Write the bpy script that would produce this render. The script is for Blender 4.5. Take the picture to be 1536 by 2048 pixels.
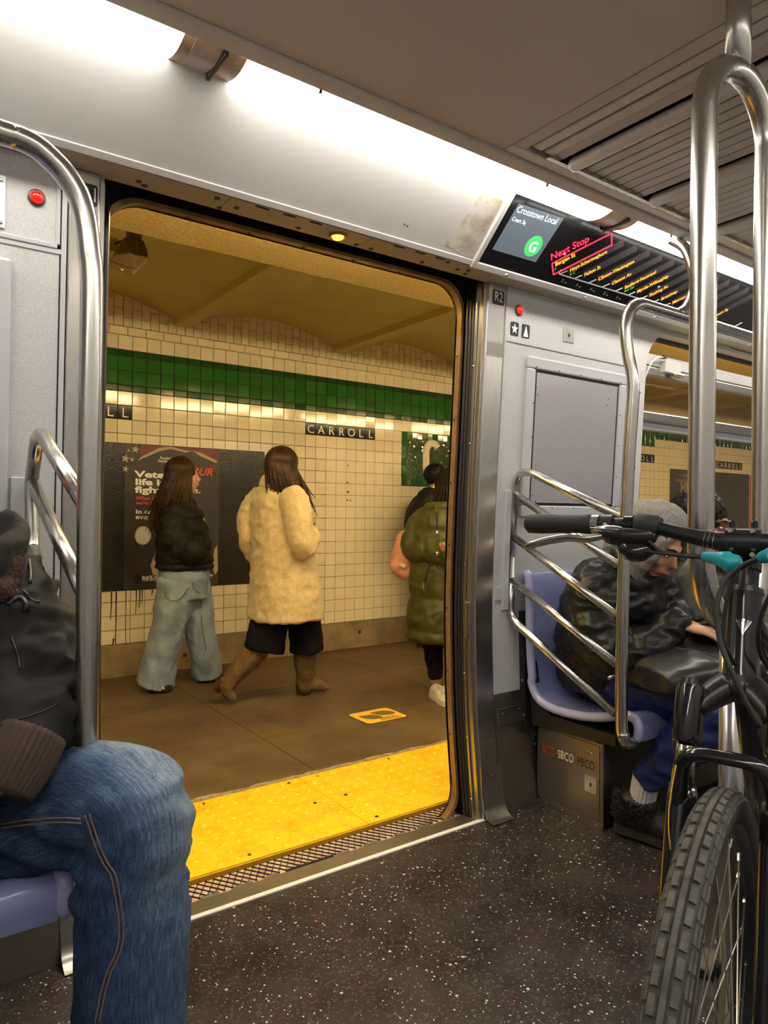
import bpy, math, random
import numpy as np
from mathutils import Vector, Matrix, noise

for o in list(bpy.data.objects):
    bpy.data.objects.remove(o, do_unlink=True)
scene = bpy.context.scene
COL = scene.collection
random.seed(7)
RNG = np.random.default_rng(7)

# ------------------------------------------------------------------ camera
FOC, YAW, ROLL, CAMH = 1405.0, math.radians(35.66), math.radians(0.55), 1.18
cam_data = bpy.data.cameras.new('camera')
cam_data.sensor_fit = 'VERTICAL'
cam_data.sensor_height = 36.0
cam_data.lens = FOC / 2048.0 * 36.0
cam_data.clip_start = 0.02
cam = bpy.data.objects.new('camera', cam_data)
COL.objects.link(cam)
cam.location = (0, 0, CAMH)
FW = np.array([math.sin(YAW), math.cos(YAW), 0.0])
RT = np.array([math.cos(YAW), -math.sin(YAW), 0.0])
UP = np.array([0, 0, 1.0])
_c, _s = math.cos(ROLL), math.sin(ROLL)
_u = _c * RT + _s * UP
_v = -_s * RT + _c * UP
cam.matrix_world = Matrix((
    (_u[0], _v[0], -FW[0], 0.0), (_u[1], _v[1], -FW[1], 0.0),
    (_u[2], _v[2], -FW[2], CAMH), (0, 0, 0, 1)))
scene.camera = cam

# ------------------------------------------------------------------ world, exposure
world = bpy.data.worlds.new('world')
scene.world = world
world.use_nodes = True
world.node_tree.nodes['Background'].inputs[0].default_value = (0.02, 0.018, 0.014, 1)
world.node_tree.nodes['Background'].inputs[1].default_value = 1.0
scene.view_settings.view_transform = 'Standard'
scene.view_settings.look = 'None'
scene.view_settings.gamma = 1.0
scene.view_settings.use_curve_mapping = False
scene.view_settings.exposure = 0.74

TRAIN_LAMP = 13.0          # emission of the car's fluorescent strips
PLATFORM_LAMP = 41.0       # emission of the platform tubes
WARM = (1.0, 0.78, 0.39)

# ------------------------------------------------------------------ measuring helper
def at(x, y, X=None, Y=None, Z=None, D=None):
    """point seen at photo pixel (x, y) that lies on the given plane or at depth D"""
    u = (x - 768) / FOC
    v = -(y - 1024) / FOC
    a = _c * u - _s * v
    b = _s * u + _c * v
    d = FW + a * RT + b * UP
    if X is not None: t = X / d[0]
    elif Y is not None: t = Y / d[1]
    elif Z is not None: t = (Z - CAMH) / d[2]
    else: t = D
    return np.array([0, 0, CAMH]) + t * d

WZ = [-.3, 0, .11, .4, .74, .88, 1.23, 1.7, 2.08, 2.3]
WYY = [1.95, 1.955, 1.970, 2.003, 2.018, 2.018, 2.005, 1.978, 1.957, 1.945]
def wy(z):                 # the car side bows gently outwards at the waist
    return float(np.interp(z, WZ, WYY))

# ------------------------------------------------------------------ materials
def ramp(nt, fac, stops):
    r = nt.nodes.new('ShaderNodeValToRGB')
    e = r.color_ramp.elements
    while len(e) < len(stops): e.new(0.5)
    for i, (p, c) in enumerate(stops):
        e[i].position = p
        e[i].color = (c[0], c[1], c[2], 1)
    nt.links.new(fac, r.inputs[0])
    return r.outputs[0]

def mat(name, col, rough=0.5, metal=0.0, var=None, bump=None, emit=None, spec=None, coat=0.0,
        rnd=0.0, stretch=None, sheen=0.0):
    """var=(scale, darker colour, lo, hi), bump=(scale, strength), rnd = per-object brightness spread"""
    m = bpy.data.materials.new(name)
    m.use_nodes = True
    nt = m.node_tree
    b = nt.nodes['Principled BSDF']
    b.inputs['Base Color'].default_value = (*col, 1)
    b.inputs['Roughness'].default_value = rough
    b.inputs['Metallic'].default_value = metal
    if spec is not None: b.inputs['Specular IOR Level'].default_value = spec
    if coat: b.inputs['Coat Weight'].default_value = coat; b.inputs['Coat Roughness'].default_value = 0.08
    if sheen: b.inputs['Sheen Weight'].default_value = sheen
    tc = None
    def coords():
        nonlocal tc
        if tc is None:
            t = nt.nodes.new('ShaderNodeTexCoord')
            mp = nt.nodes.new('ShaderNodeMapping')
            nt.links.new(t.outputs['Object'], mp.inputs[0])
            if stretch: mp.inputs['Scale'].default_value = stretch
            tc = mp.outputs[0]
        return tc
    out = None
    if var:
        n = nt.nodes.new('ShaderNodeTexNoise')
        n.inputs['Scale'].default_value = var[0]
        n.inputs['Detail'].default_value = 6
        n.inputs['Roughness'].default_value = 0.65
        nt.links.new(coords(), n.inputs['Vector'])
        out = ramp(nt, n.outputs['Fac'], [(var[2], var[1]), (var[3], col)])
        nt.links.new(out, b.inputs['Base Color'])
    if rnd:
        oi = nt.nodes.new('ShaderNodeObjectInfo')
        mr = nt.nodes.new('ShaderNodeMapRange')
        mr.inputs[3].default_value = 1 - rnd
        mr.inputs[4].default_value = 1 + rnd * 0.4
        nt.links.new(oi.outputs['Random'], mr.inputs[0])
        hs = nt.nodes.new('ShaderNodeHueSaturation')
        nt.links.new(mr.outputs[0], hs.inputs['Value'])
        if out: nt.links.new(out, hs.inputs['Color'])
        else: hs.inputs['Color'].default_value = (*col, 1)
        nt.links.new(hs.outputs[0], b.inputs['Base Color'])
    if bump:
        n2 = nt.nodes.new('ShaderNodeTexNoise')
        n2.inputs['Scale'].default_value = bump[0]
        n2.inputs['Detail'].default_value = 4
        nt.links.new(coords(), n2.inputs['Vector'])
        bp = nt.nodes.new('ShaderNodeBump')
        bp.inputs['Strength'].default_value = bump[1]
        bp.inputs['Distance'].default_value = bump[2] if len(bump) > 2 else 0.01
        nt.links.new(n2.outputs['Fac'], bp.inputs['Height'])
        nt.links.new(bp.outputs[0], b.inputs['Normal'])
    if emit:
        b.inputs['Emission Color'].default_value = (*emit[0], 1)
        b.inputs['Emission Strength'].default_value = emit[1]
    return m

def speck_floor():
    m = bpy.data.materials.new('speckled_black_floor')
    m.use_nodes = True
    nt = m.node_tree
    b = nt.nodes['Principled BSDF']
    t = nt.nodes.new('ShaderNodeTexCoord')
    def flecks(scale, thr, seed):
        mp = nt.nodes.new('ShaderNodeMapping')
        mp.inputs['Location'].default_value = (seed, seed * 2.3, 0)
        nt.links.new(t.outputs['Object'], mp.inputs[0])
        v = nt.nodes.new('ShaderNodeTexVoronoi')
        v.inputs['Scale'].default_value = scale
        nt.links.new(mp.outputs[0], v.inputs['Vector'])
        sep = nt.nodes.new('ShaderNodeSeparateColor')
        nt.links.new(v.outputs['Color'], sep.inputs[0])
        # cell kept when its random value is high, radius varies with it
        a = nt.nodes.new('ShaderNodeMath'); a.operation = 'MULTIPLY_ADD'
        nt.links.new(sep.outputs[0], a.inputs[0]); a.inputs[1].default_value = thr[0]; a.inputs[2].default_value = thr[1]
        c = nt.nodes.new('ShaderNodeMath'); c.operation = 'LESS_THAN'
        nt.links.new(v.outputs['Distance'], c.inputs[0]); nt.links.new(a.outputs[0], c.inputs[1])
        return c.outputs[0]
    n = nt.nodes.new('ShaderNodeTexNoise'); n.inputs['Scale'].default_value = 5; n.inputs['Detail'].default_value = 5
    nt.links.new(t.outputs['Object'], n.inputs['Vector'])
    col = ramp(nt, n.outputs['Fac'], [(.35, (.020, .016, .015)), (.7, (.044, .036, .034))])
    for scale, thr, seed, cc in ((95, (1.3, -.82), 1.3, (.11, .028, .026)), (140, (1.1, -.50), 4.1, (.085, .072, .066)),
                                 (62, (1.6, -1.30), 2.2, (.55, .52, .48)), (115, (1.6, -1.27), 7.7, (.62, .6, .56))):
        f = flecks(scale, thr, seed)
        mx = nt.nodes.new('ShaderNodeMix'); mx.data_type = 'RGBA'
        nt.links.new(f, mx.inputs[0]); nt.links.new(col, mx.inputs[6]); mx.inputs[7].default_value = (*cc, 1)
        col = mx.outputs[2]
    nt.links.new(col, b.inputs['Base Color'])
    r = nt.nodes.new('ShaderNodeTexNoise'); r.inputs['Scale'].default_value = 9; r.inputs['Detail'].default_value = 6
    nt.links.new(t.outputs['Object'], r.inputs['Vector'])
    rr = ramp(nt, r.outputs['Fac'], [(.3, (.26,) * 3), (.75, (.48,) * 3)])
    nt.links.new(rr, b.inputs['Roughness'])
    return m

def brushed(name, col, rough=0.3, stretch=(40, 40, 1.2), amt=0.03):
    m = bpy.data.materials.new(name)
    m.use_nodes = True
    nt = m.node_tree
    b = nt.nodes['Principled BSDF']
    b.inputs['Metallic'].default_value = 1
    t = nt.nodes.new('ShaderNodeTexCoord')
    mp = nt.nodes.new('ShaderNodeMapping'); mp.inputs['Scale'].default_value = stretch
    nt.links.new(t.outputs['Object'], mp.inputs[0])
    n = nt.nodes.new('ShaderNodeTexNoise'); n.inputs['Scale'].default_value = 6; n.inputs['Detail'].default_value = 5
    nt.links.new(mp.outputs[0], n.inputs['Vector'])
    c2 = tuple(x * 0.93 for x in col)
    nt.links.new(ramp(nt, n.outputs['Fac'], [(.3, c2), (.7, col)]), b.inputs['Base Color'])
    nt.links.new(ramp(nt, n.outputs['Fac'], [(.3, (rough + amt,) * 3), (.7, (max(rough - amt, .05),) * 3)]), b.inputs['Roughness'])
    return m

def glass_thin(name, tint=(1, 1, 1), rough=0.0, ior=1.5):
    m = bpy.data.materials.new(name)
    m.use_nodes = True
    nt = m.node_tree
    nt.nodes.clear()
    o = nt.nodes.new('ShaderNodeOutputMaterial')
    tr = nt.nodes.new('ShaderNodeBsdfTransparent'); tr.inputs[0].default_value = (*tint, 1)
    gl = nt.nodes.new('ShaderNodeBsdfGlossy'); gl.inputs['Roughness'].default_value = rough
    lw = nt.nodes.new('ShaderNodeLayerWeight')
    pw_ = nt.nodes.new('ShaderNodeMath'); pw_.operation = 'POWER'; pw_.inputs[1].default_value = 5
    nt.links.new(lw.outputs['Facing'], pw_.inputs[0])
    fr = nt.nodes.new('ShaderNodeMath'); fr.operation = 'MULTIPLY_ADD'; fr.inputs[1].default_value = .9; fr.inputs[2].default_value = .045
    nt.links.new(pw_.outputs[0], fr.inputs[0])
    mx = nt.nodes.new('ShaderNodeMixShader')
    nt.links.new(fr.outputs[0], mx.inputs[0]); nt.links.new(tr.outputs[0], mx.inputs[1]); nt.links.new(gl.outputs[0], mx.inputs[2])
    nt.links.new(mx.outputs[0], o.inputs[0])
    return m

def emitter(name, col, strength):
    m = bpy.data.materials.new(name)
    m.use_nodes = True
    b = m.node_tree.nodes['Principled BSDF']
    b.inputs['Base Color'].default_value = (*[min(1, c * .6) for c in col], 1)
    b.inputs['Emission Color'].default_value = (*col, 1)
    b.inputs['Emission Strength'].default_value = strength
    return m

M = {}
M['floor'] = speck_floor()
M['steel'] = brushed('brushed_stainless', (.55, .53, .49), .30, (14, 14, .5))
M['steel_h'] = brushed('brushed_stainless_across', (.50, .48, .44), .36, (.5, 14, 14))
M['steel_dark'] = brushed('scuffed_steel_box', (.36, .33, .28), .42, (1, 1, 8))
M['tube'] = brushed('polished_tube', (.62, .60, .56), .25, (12, 12, 1), .04)
M['panel'] = mat('speckled_grey_panel', (.60, .59, .585), .42, var=(260, (.45, .445, .44), .35, .65))
M['panel_trim'] = mat('grey_trim', (.50, .50, .515), .35)
M['cove'] = mat('off_white_cove', (.62, .61, .59), .33, var=(1.5, (.56, .55, .53), .3, .6))
M['cove_stain'] = mat('stained_cove', (.62, .60, .55), .5, var=(9, (.42, .36, .24), .42, .60))
M['ceiling'] = mat('ceiling_paint', (.56, .50, .45), .55, bump=(220, .12, .004))
M['slat'] = mat('grille_slat_paint', (.58, .54, .50), .30)
M['black'] = mat('black_rubber', (.012, .011, .010), .5)
M['blackgap'] = mat('dark_recess', (.01, .009, .008), .9)
M['bronze'] = mat('worn_bronze_frame', (.40, .25, .12), .38, .55, var=(14, (.22, .13, .06), .3, .65))
M['soffit'] = mat('door_header_paint', (.42, .36, .28), .42)
M['seat'] = mat('periwinkle_seat', (.27, .29, .55), .24, coat=.25)
M['seat_rim'] = mat('periwinkle_rim', (.38, .39, .62), .24, coat=.25)
M['screw'] = mat('screw_head', (.55, .53, .5), .25, 1)
M['darkscrew'] = mat('dark_screw', (.09, .08, .07), .4, .8)
M['red_lens'] = mat('red_lens', (.5, .004, .003), .08, emit=((1, .015, .01), .7), coat=.8)
M['amber'] = emitter('amber_lens', (1, .55, .02), 7.0)
M['white'] = mat('white_print', (.85, .85, .85), .5)
M['ink'] = mat('black_print', (.015, .015, .017), .35)
M['redprint'] = mat('red_print', (.42, .04, .03), .5)
M['cream_print'] = mat('cream_print', (.85, .76, .45), .5)
M['glass'] = glass_thin('window_glass', (.93, .93, .90))
M['smoke_panel'] = mat('lilac_grey_card', (.40, .37, .39), .16, var=(180, (.34, .32, .34), .3, .7), coat=.6)
M['screen_black'] = mat('display_glass', (.012, .012, .014), .10, coat=.5)
M['screen_grey'] = emitter('lcd_grey', (.10, .125, .15), .62)
M['lcd_white'] = emitter('lcd_white', (.85, .9, 1), 1.1)
M['lcd_green'] = emitter('lcd_green', (.06, .50, .13), .8)
M['led_red'] = emitter('led_red', (1, .02, .06), 1.6)
M['led_amber'] = emitter('led_amber', (1, .36, .02), 1.5)
M['led_green'] = emitter('led_green', (.10, .55, .02), .8)
M['name_strip'] = mat('display_strip', (.045, .038, .040), .35)
M['line_white'] = mat('printed_line', (.55, .57, .55), .5)
M['diffuser'] = emitter('lamp_diffuser', (1.0, .95, .865), TRAIN_LAMP)
M['lens_clear'] = mat('clear_lens_end', (.62, .52, .40), .15, var=(30, (.42, .33, .22), .35, .7))
M['lens_grey'] = mat('lens_cap_grey', (.50, .46, .48), .18, coat=.4)
# platform
M['grout'] = mat('dark_grout', (.17, .13, .07), .9)
M['cream_tile'] = mat('cream_glazed_tile', (.80, .71, .54), .10, rnd=.10, coat=.3)
M['cream_brick'] = mat('cream_glazed_brick', (.74, .64, .46), .22, rnd=.10)
M['green_tile'] = mat('green_glazed_tile', (.022, .135, .022), .08, rnd=.22, coat=.4)
M['green_trim'] = mat('dark_green_glazed_tile', (.012, .070, .016), .08, rnd=.25, coat=.4)
M['letter_tile'] = mat('black_letter_tile', (.014, .014, .02), .08, coat=.4)
M['letter'] = mat('cream_letter', (.78, .70, .52), .2)
M['mosaic_green'] = mat('mosaic_green', (.030, .080, .025), .07, rnd=.4, coat=.4)
M['wallbase'] = mat('stained_concrete_base', (.30, .23, .13), .8, var=(7, (.16, .12, .06), .3, .65), bump=(40, .3))
M['slab'] = mat('platform_concrete', (.150, .102, .046), .55, var=(2.3, (.058, .038, .016), .30, .68), bump=(90, .25, .004))
M['edgecon'] = mat('crumbled_concrete_edge', (.42, .33, .20), .85, var=(28, (.22, .16, .08), .35, .65), bump=(60, .8, .012))
M['vault'] = mat('ochre_vault_paint', (.56, .48, .175), .5, var=(1.6, (.46, .38, .12), .3, .65))
M['girder'] = mat('ochre_girder_paint', (.80, .65, .28), .55, var=(60, (.60, .46, .18), .35, .62), bump=(50, .5, .01))
M['tactile'] = mat('tactile_yellow', (.95, .60, .012), .45, var=(10, (.80, .44, .010), .30, .52), bump=(160, .2, .003))
M['tactile_side'] = mat('tactile_edge', (.55, .31, .02), .6)
M['signyellow'] = mat('floor_sign_yellow', (.92, .55, .05), .5, var=(40, (.7, .38, .02), .25, .45))
M['signolive'] = mat('floor_sign_olive', (.16, .12, .03), .6)
M['poster_black'] = mat('painted_black_board', (.010, .009, .009), .25, var=(60, (.022, .020, .019), .62, .4), bump=(70, .35, .006))
M['poster'] = mat('poster_charcoal', (.040, .034, .030), .42, var=(5, (.028, .023, .020), .35, .6))
M['poster_red'] = mat('poster_red', (.16, .022, .026), .45)
M['poster_cream'] = mat('poster_cream', (.42, .33, .22), .5)
M['poster_orange'] = mat('poster_orange', (.75, .09, .05), .5)
M['drip'] = mat('black_paint_drip', (.012, .010, .009), .35)
M['threshold'] = mat('rusty_tread_plate', (.68, .52, .42), .45, .15, var=(16, (.46, .28, .19), .35, .6))
M['sillwhite'] = mat('sill_strip', (.86, .85, .80), .3)
M['speaker'] = mat('speaker_brown', (.17, .115, .055), .5, var=(30, (.12, .08, .038), .3, .7))
M['platform_tube'] = emitter('platform_lamp', WARM, PLATFORM_LAMP)

# ------------------------------------------------------------------ mesh helpers
def frame_of(t):
    t = t / (np.linalg.norm(t) + 1e-9)
    a = np.array([0, 0, 1.0]) if abs(t[2]) < .9 else np.array([1.0, 0, 0])
    s = np.cross(a, t); s /= np.linalg.norm(s)
    return t, s, np.cross(t, s)

class MB:
    def __init__(self):
        self.v = []; self.f = []
    def add(self, vs, fs):
        n = len(self.v)
        self.v.extend([tuple(map(float, p)) for p in vs])
        self.f.extend([tuple(i + n for i in q) for q in fs])
        return self
    def box(self, x0, x1, y0, y1, z0, z1):
        vs = [(x, y, z) for z in (z0, z1) for y in (y0, y1) for x in (x0, x1)]
        return self.add(vs, [(0, 2, 3, 1), (4, 5, 7, 6), (0, 1, 5, 4), (1, 3, 7, 5), (3, 2, 6, 7), (2, 0, 4, 6)])
    def obox(self, c, ax, ay, az, hx, hy, hz):
        c = np.array(c, float); ax, ay, az = (np.array(q, float) for q in (ax, ay, az))
        vs = [c + ax * sx * hx + ay * sy * hy + az * sz * hz for sz in (-1, 1) for sy in (-1, 1) for sx in (-1, 1)]
        return self.add(vs, [(0, 2, 3, 1), (4, 5, 7, 6), (0, 1, 5, 4), (1, 3, 7, 5), (3, 2, 6, 7), (2, 0, 4, 6)])
    def wallbox(self, x0, x1, z0, z1, d0, d1, n=None):
        """slab hugging the bowed car side: inner face wy(z)-d0, outer wy(z)-d1"""
        n = n or max(1, int((z1 - z0) / .12))
        vs = []
        for i in range(n + 1):
            z = z0 + (z1 - z0) * i / n
            y = wy(z)
            vs += [(x0, y - d0, z), (x1, y - d0, z), (x1, y - d1, z), (x0, y - d1, z)]
        fs = [(0, 1, 2, 3)[::-1], tuple(4 * n + k for k in range(4))]
        for i in range(n):
            for k in range(4):
                a, b = 4 * i + k, 4 * i + (k + 1) % 4
                fs.append((a, b, b + 4, a + 4))
        return self.add(vs, fs)
    def rings(self, R, closed=True, cap=True):
        n = len(R[0]); vs = [p for r in R for p in r]; fs = []
        for i in range(len(R) - 1):
            for k in range(n if closed else n - 1):
                a = i * n + k; b = i * n + (k + 1) % n
                fs.append((a, b, b + n, a + n))
        if cap and closed:
            fs.append(tuple(range(n))[::-1]); fs.append(tuple((len(R) - 1) * n + k for k in range(n)))
        return self.add(vs, fs)
    def tube(self, path, r, seg=12, cap=True, flat=None, round_ends=False):
        """sweep along path; r scalar or list; flat=(vector, factor) squashes the section along vector"""
        P = [np.array(p, float) for p in path]
        rr = list(r) if hasattr(r, '__len__') else [r] * len(P)
        if round_ends:
            t0 = P[0] - P[1]; t0 /= np.linalg.norm(t0) + 1e-9
            t1 = P[-1] - P[-2]; t1 /= np.linalg.norm(t1) + 1e-9
            pre, post, rp, rq = [], [], [], []
            for a in (85, 60, 30):
                q = math.radians(a)
                pre.append(P[0] + t0 * rr[0] * math.sin(q)); rp.append(rr[0] * math.cos(q))
                post.insert(0, P[-1] + t1 * rr[-1] * math.sin(q)); rq.insert(0, rr[-1] * math.cos(q))
            P = pre + P + post; rr = rp + rr + rq
        T = []
        for i in range(len(P)):
            d = P[min(i + 1, len(P) - 1)] - P[max(i - 1, 0)]
            T.append(d / (np.linalg.norm(d) + 1e-9))
        _, s, b = frame_of(T[0])
        R = []
        for i in range(len(P)):
            t = T[i]
            s = s - t * (s @ t); s /= np.linalg.norm(s) + 1e-9
            b = np.cross(t, s)
            ring = []
            for k in range(seg):
                a = 2 * math.pi * k / seg
                o = (s * math.cos(a) + b * math.sin(a)) * rr[i]
                if flat is not None:
                    w = np.array(flat[0], float); w /= np.linalg.norm(w)
                    fct = flat[1][i] if hasattr(flat[1], '__len__') and len(flat[1]) == len(P) else flat[1]
                    o = o - w * (o @ w) * (1 - fct)
                ring.append(P[i] + o)
            R.append(ring)
        return self.rings(R, True, cap)
    def lathe(self, c, axis, prof, seg=24):
        """prof: list of (distance along axis, radius)"""
        t, s, b = frame_of(np.array(axis, float))
        c = np.array(c, float)
        R = [[c + t * h + (s * math.cos(2 * math.pi * k / seg) + b * math.sin(2 * math.pi * k / seg)) * max(r, 1e-5)
              for k in range(seg)] for h, r in prof]
        return self.rings(R)
    def dome(self, c, n, r, h, seg=10):
        return self.lathe(c, n, [(0, r), (h * .55, r * .85), (h * .9, r * .45), (h, r * .03)], seg)
    def poly(self, pts2, mapf, d0, d1):
        """extruded polygon: mapf(u, v, depth) -> 3D"""
        n = len(pts2)
        vs = [mapf(u, v, d0) for u, v in pts2] + [mapf(u, v, d1) for u, v in pts2]
        fs = [tuple(range(n)), tuple(range(n, 2 * n))[::-1]]
        for k in range(n):
            fs.append((k, (k + 1) % n, n + (k + 1) % n, n + k)[::-1])
        return self.add(vs, fs)
    def mesh(self, name):
        me = bpy.data.meshes.new(name)
        me.from_pydata(self.v, [], self.f)
        me.validate()
        return me
    def build(self, name, m, parent=None, smooth=False, bevel=0, kind=None, label=None):
        o = link(name, self.mesh(name), m, parent)
        finish(o, smooth, bevel)
        if kind: o['kind'] = kind
        if label: o['label'] = label
        return o

def fix_normals(me):
    import bmesh
    bm = bmesh.new(); bm.from_mesh(me)
    bmesh.ops.recalc_face_normals(bm, faces=bm.faces)
    bm.to_mesh(me); bm.free()

def link(name, me, m, parent=None):
    fix_normals(me)
    o = bpy.data.objects.new(name, me)
    COL.objects.link(o)
    if m is not None:
        me.materials.append(M[m] if isinstance(m, str) else m)
    setpar(o, parent)
    return o

def setpar(o, parent):
    if parent is not None:
        o.parent = parent
        if parent.type == 'EMPTY':          # meshes are modelled in place, so only an Empty's offset is undone
            o.matrix_parent_inverse = Matrix.Translation(-parent.location)

def finish(o, smooth=False, bevel=0):
    if smooth:
        o.data.polygons.foreach_set('use_smooth', [True] * len(o.data.polygons))
        if smooth == 'auto':
            try: o.data.set_sharp_from_angle(angle=math.radians(38))
            except Exception: pass
    if bevel:
        b = o.modifiers.new('bevel', 'BEVEL'); b.width = bevel; b.segments = 2; b.limit_method = 'ANGLE'
        b.angle_limit = math.radians(40)

def thing(name, label, cat, loc=(0, 0, 0), group=None):
    o = bpy.data.objects.new(name, None)
    o.empty_display_size = .05
    COL.objects.link(o)
    o.location = [float(q) for q in loc]
    return tag(o, label, cat, group)

def tag(o, label, cat, group=None):
    o['label'] = label; o['category'] = cat
    if group: o['group'] = group
    return o

def struct(o):
    o['kind'] = 'structure'
    return o

def place_copy(me, name, m, parent, loc, rot=None):
    """cheap repeated piece sharing mesh data"""
    o = bpy.data.objects.new(name, me)
    COL.objects.link(o)
    mw = Matrix.Translation(Vector([float(q) for q in loc])) @ (rot if rot is not None else Matrix())
    setpar(o, parent)
    o.matrix_basis = mw
    return o

def arc(c, u, v, r, a0, a1, n=8):
    c, u, v = (np.array(q, float) for q in (c, u, v))
    return [c + (u * math.cos(a0 + (a1 - a0) * i / n) + v * math.sin(a0 + (a1 - a0) * i / n)) * r for i in range(n + 1)]

def smooth_path(pts, n=6):
    P = [np.array(p, float) for p in pts]
    P = [2 * P[0] - P[1]] + P + [2 * P[-1] - P[-2]]
    out = []
    for i in range(1, len(P) - 2):
        p0, p1, p2, p3 = P[i - 1:i + 3]
        for k in range(n):
            t = k / n
            out.append(.5 * ((2 * p1) + (-p0 + p2) * t + (2 * p0 - 5 * p1 + 4 * p2 - p3) * t * t + (-p0 + 3 * p1 - 3 * p2 + p3) * t ** 3))
    out.append(P[-2])
    return out

def fillet(pts, r, n=6):
    """polyline with rounded corners"""
    P = [np.array(p, float) for p in pts]
    rr = r if hasattr(r, '__len__') else [r] * len(P)
    out = [P[0]]
    for i in range(1, len(P) - 1):
        a = P[i - 1] - P[i]; b = P[i + 1] - P[i]
        la, lb = np.linalg.norm(a), np.linalg.norm(b)
        a /= la; b /= lb
        ang = math.acos(max(-1, min(1, a @ b)))
        d = min(rr[i] / math.tan(ang / 2), la * .49, lb * .49)
        p0, p2 = P[i] + a * d, P[i] + b * d
        for k in range(n + 1):
            t = k / n
            out.append((1 - t) ** 2 * p0 + 2 * t * (1 - t) * P[i] + t * t * p2)
    out.append(P[-1])
    return out

def text_mesh(txt, size, mapf, thick=.0012, align='LEFT', shear=0.0, sx=1.0, bold=0.0):
    """lettering as mesh; mapf(u, v, depth) places it"""
    cu = bpy.data.curves.new('txt', 'FONT')
    cu.body = txt; cu.size = size; cu.align_x = align; cu.shear = shear
    cu.resolution_u = 3
    cu.offset = bold * size
    ob = bpy.data.objects.new('txt', cu)
    COL.objects.link(ob)
    dg = bpy.context.evaluated_depsgraph_get()
    me = bpy.data.meshes.new_from_object(ob.evaluated_get(dg))
    bpy.data.objects.remove(ob, do_unlink=True)
    bpy.data.curves.remove(cu)
    vs = np.array([v.co[:] for v in me.vertices]) if len(me.vertices) else np.zeros((0, 3))
    fs = [tuple(p.vertices) for p in me.polygons]
    bpy.data.meshes.remove(me)
    b = MB()
    b.add([mapf(v[0] * sx, v[1], thick) for v in vs], fs)
    return b

def rrect(x0, x1, z0, z1, r, n=6):
    out = []
    for cx, cz, a in ((x1 - r, z1 - r, 0), (x0 + r, z1 - r, 90), (x0 + r, z0 + r, 180), (x1 - r, z0 + r, 270)):
        for k in range(n + 1):
            q = math.radians(a + 90 * k / n)
            out.append((cx + r * math.cos(q), cz + r * math.sin(q)))
    return out

def plate_with_hole(ox0, ox1, oz0, oz1, hole, mapf, d0, d1):
    """rectangular plate pierced by the closed polygon 'hole' (counter-clockwise)"""
    cx = sum(p[0] for p in hole) / len(hole); cz = sum(p[1] for p in hole) / len(hole)
    outer = []
    for (x, z) in hole:
        dx, dz = x - cx, z - cz
        t = min([((ox1 - cx) / dx) if dx > 1e-9 else 1e9, ((ox0 - cx) / dx) if dx < -1e-9 else 1e9,
                 ((oz1 - cz) / dz) if dz > 1e-9 else 1e9, ((oz0 - cz) / dz) if dz < -1e-9 else 1e9])
        outer.append((cx + dx * t, cz + dz * t))
    # snap the outline points nearest to the corners on to the corners
    for c in ((ox0, oz0), (ox0, oz1), (ox1, oz0), (ox1, oz1)):
        i = min(range(len(outer)), key=lambda k: (outer[k][0] - c[0]) ** 2 + (outer[k][1] - c[1]) ** 2)
        outer[i] = c
    b = MB(); n = len(hole)
    R = [[mapf(x, z, d1) for x, z in outer], [mapf(x, z, d0) for x, z in outer],
         [mapf(x, z, d0) for x, z in hole], [mapf(x, z, d1) for x, z in hole]]
    R.append(R[0])
    b.rings(R, True, False)
    return b

def wallmap(x, z, d):       # d = distance towards the car's inside
    return (x, wy(z) - d, z)
# ================================================================== CAR STRUCTURE
CX0, CX1 = -2.6, 6.4            # car interior extent
OPY = -0.64                     # opposite wall
DX0, DX1 = .487, 1.89           # door pocket opening
CEIL = 2.26

o = struct(MB().box(CX0, CX1, OPY, 1.955, -.06, 0).build('floor', 'floor'))
# cove base where floor meets wall at the left
sill = struct(MB().box(DX0 - .02, DX1 + .02, 1.972, 2.045, -.05, .002).build('trim_1', 'steel_h', bevel=.002))
MB().box(DX0 - .02, DX1 + .02, 1.955, 1.973, -.05, .004).build('sill_strip', 'sillwhite', sill)
# tread plate outside the sill with raised diamond lattice
tp = struct(MB().box(.50, 1.86, 2.045, 2.150, -.05, -.006).build('trim_2', 'threshold'))
b = MB()
for k in range(-4, 52):
    x = .50 + k * .0270
    for sgn in (1, -1):
        xa, xb = (x, x + .06) if sgn > 0 else (x + .06, x)
        p0, p1 = np.array([xa, 2.060, -.004]), np.array([xb, 2.148, -.004])
        # clip to the plate
        def clip(p, q):
            for (lim, s) in ((.502, 1), (1.855, -1)):
                if (p[0] - lim) * s < 0 and (q[0] - lim) * s < 0: return None
                if (p[0] - lim) * s < 0: p = p + (q - p) * ((lim - p[0]) / (q[0] - p[0]))
                if (q[0] - lim) * s < 0: q = p + (q - p) * ((lim - p[0]) / (q[0] - p[0]))
            return p, q
        r = clip(p0, p1)
        if r is None: continue
        d = r[1] - r[0]; L = np.linalg.norm(d)
        if L < 1e-4: continue
        d /= L
        b.obox((r[0] + r[1]) / 2, d, np.cross([0, 0, 1], d), (0, 0, 1), L / 2, .0008, .0022)
b.build('diamond_lattice', 'black', tp, kind='stuff')
for k, (xa, xb) in enumerate(((.80, .86), (.91, .97), (1.02, 1.06), (1.09, 1.27), (1.285, 1.335), (1.40, 1.46), (1.53, 1.58), (1.64, 1.70))):
    MB().box(xa, xb, 2.046, 2.053, -.006, .0045).build('rail_clip', 'steel_h' if k != 3 else 'black', tp)
struct(MB().box(DX0 - .1, DX1 + .1, 2.152, 2.176, -.7, -.10).build('trim_3', 'blackgap'))

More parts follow.
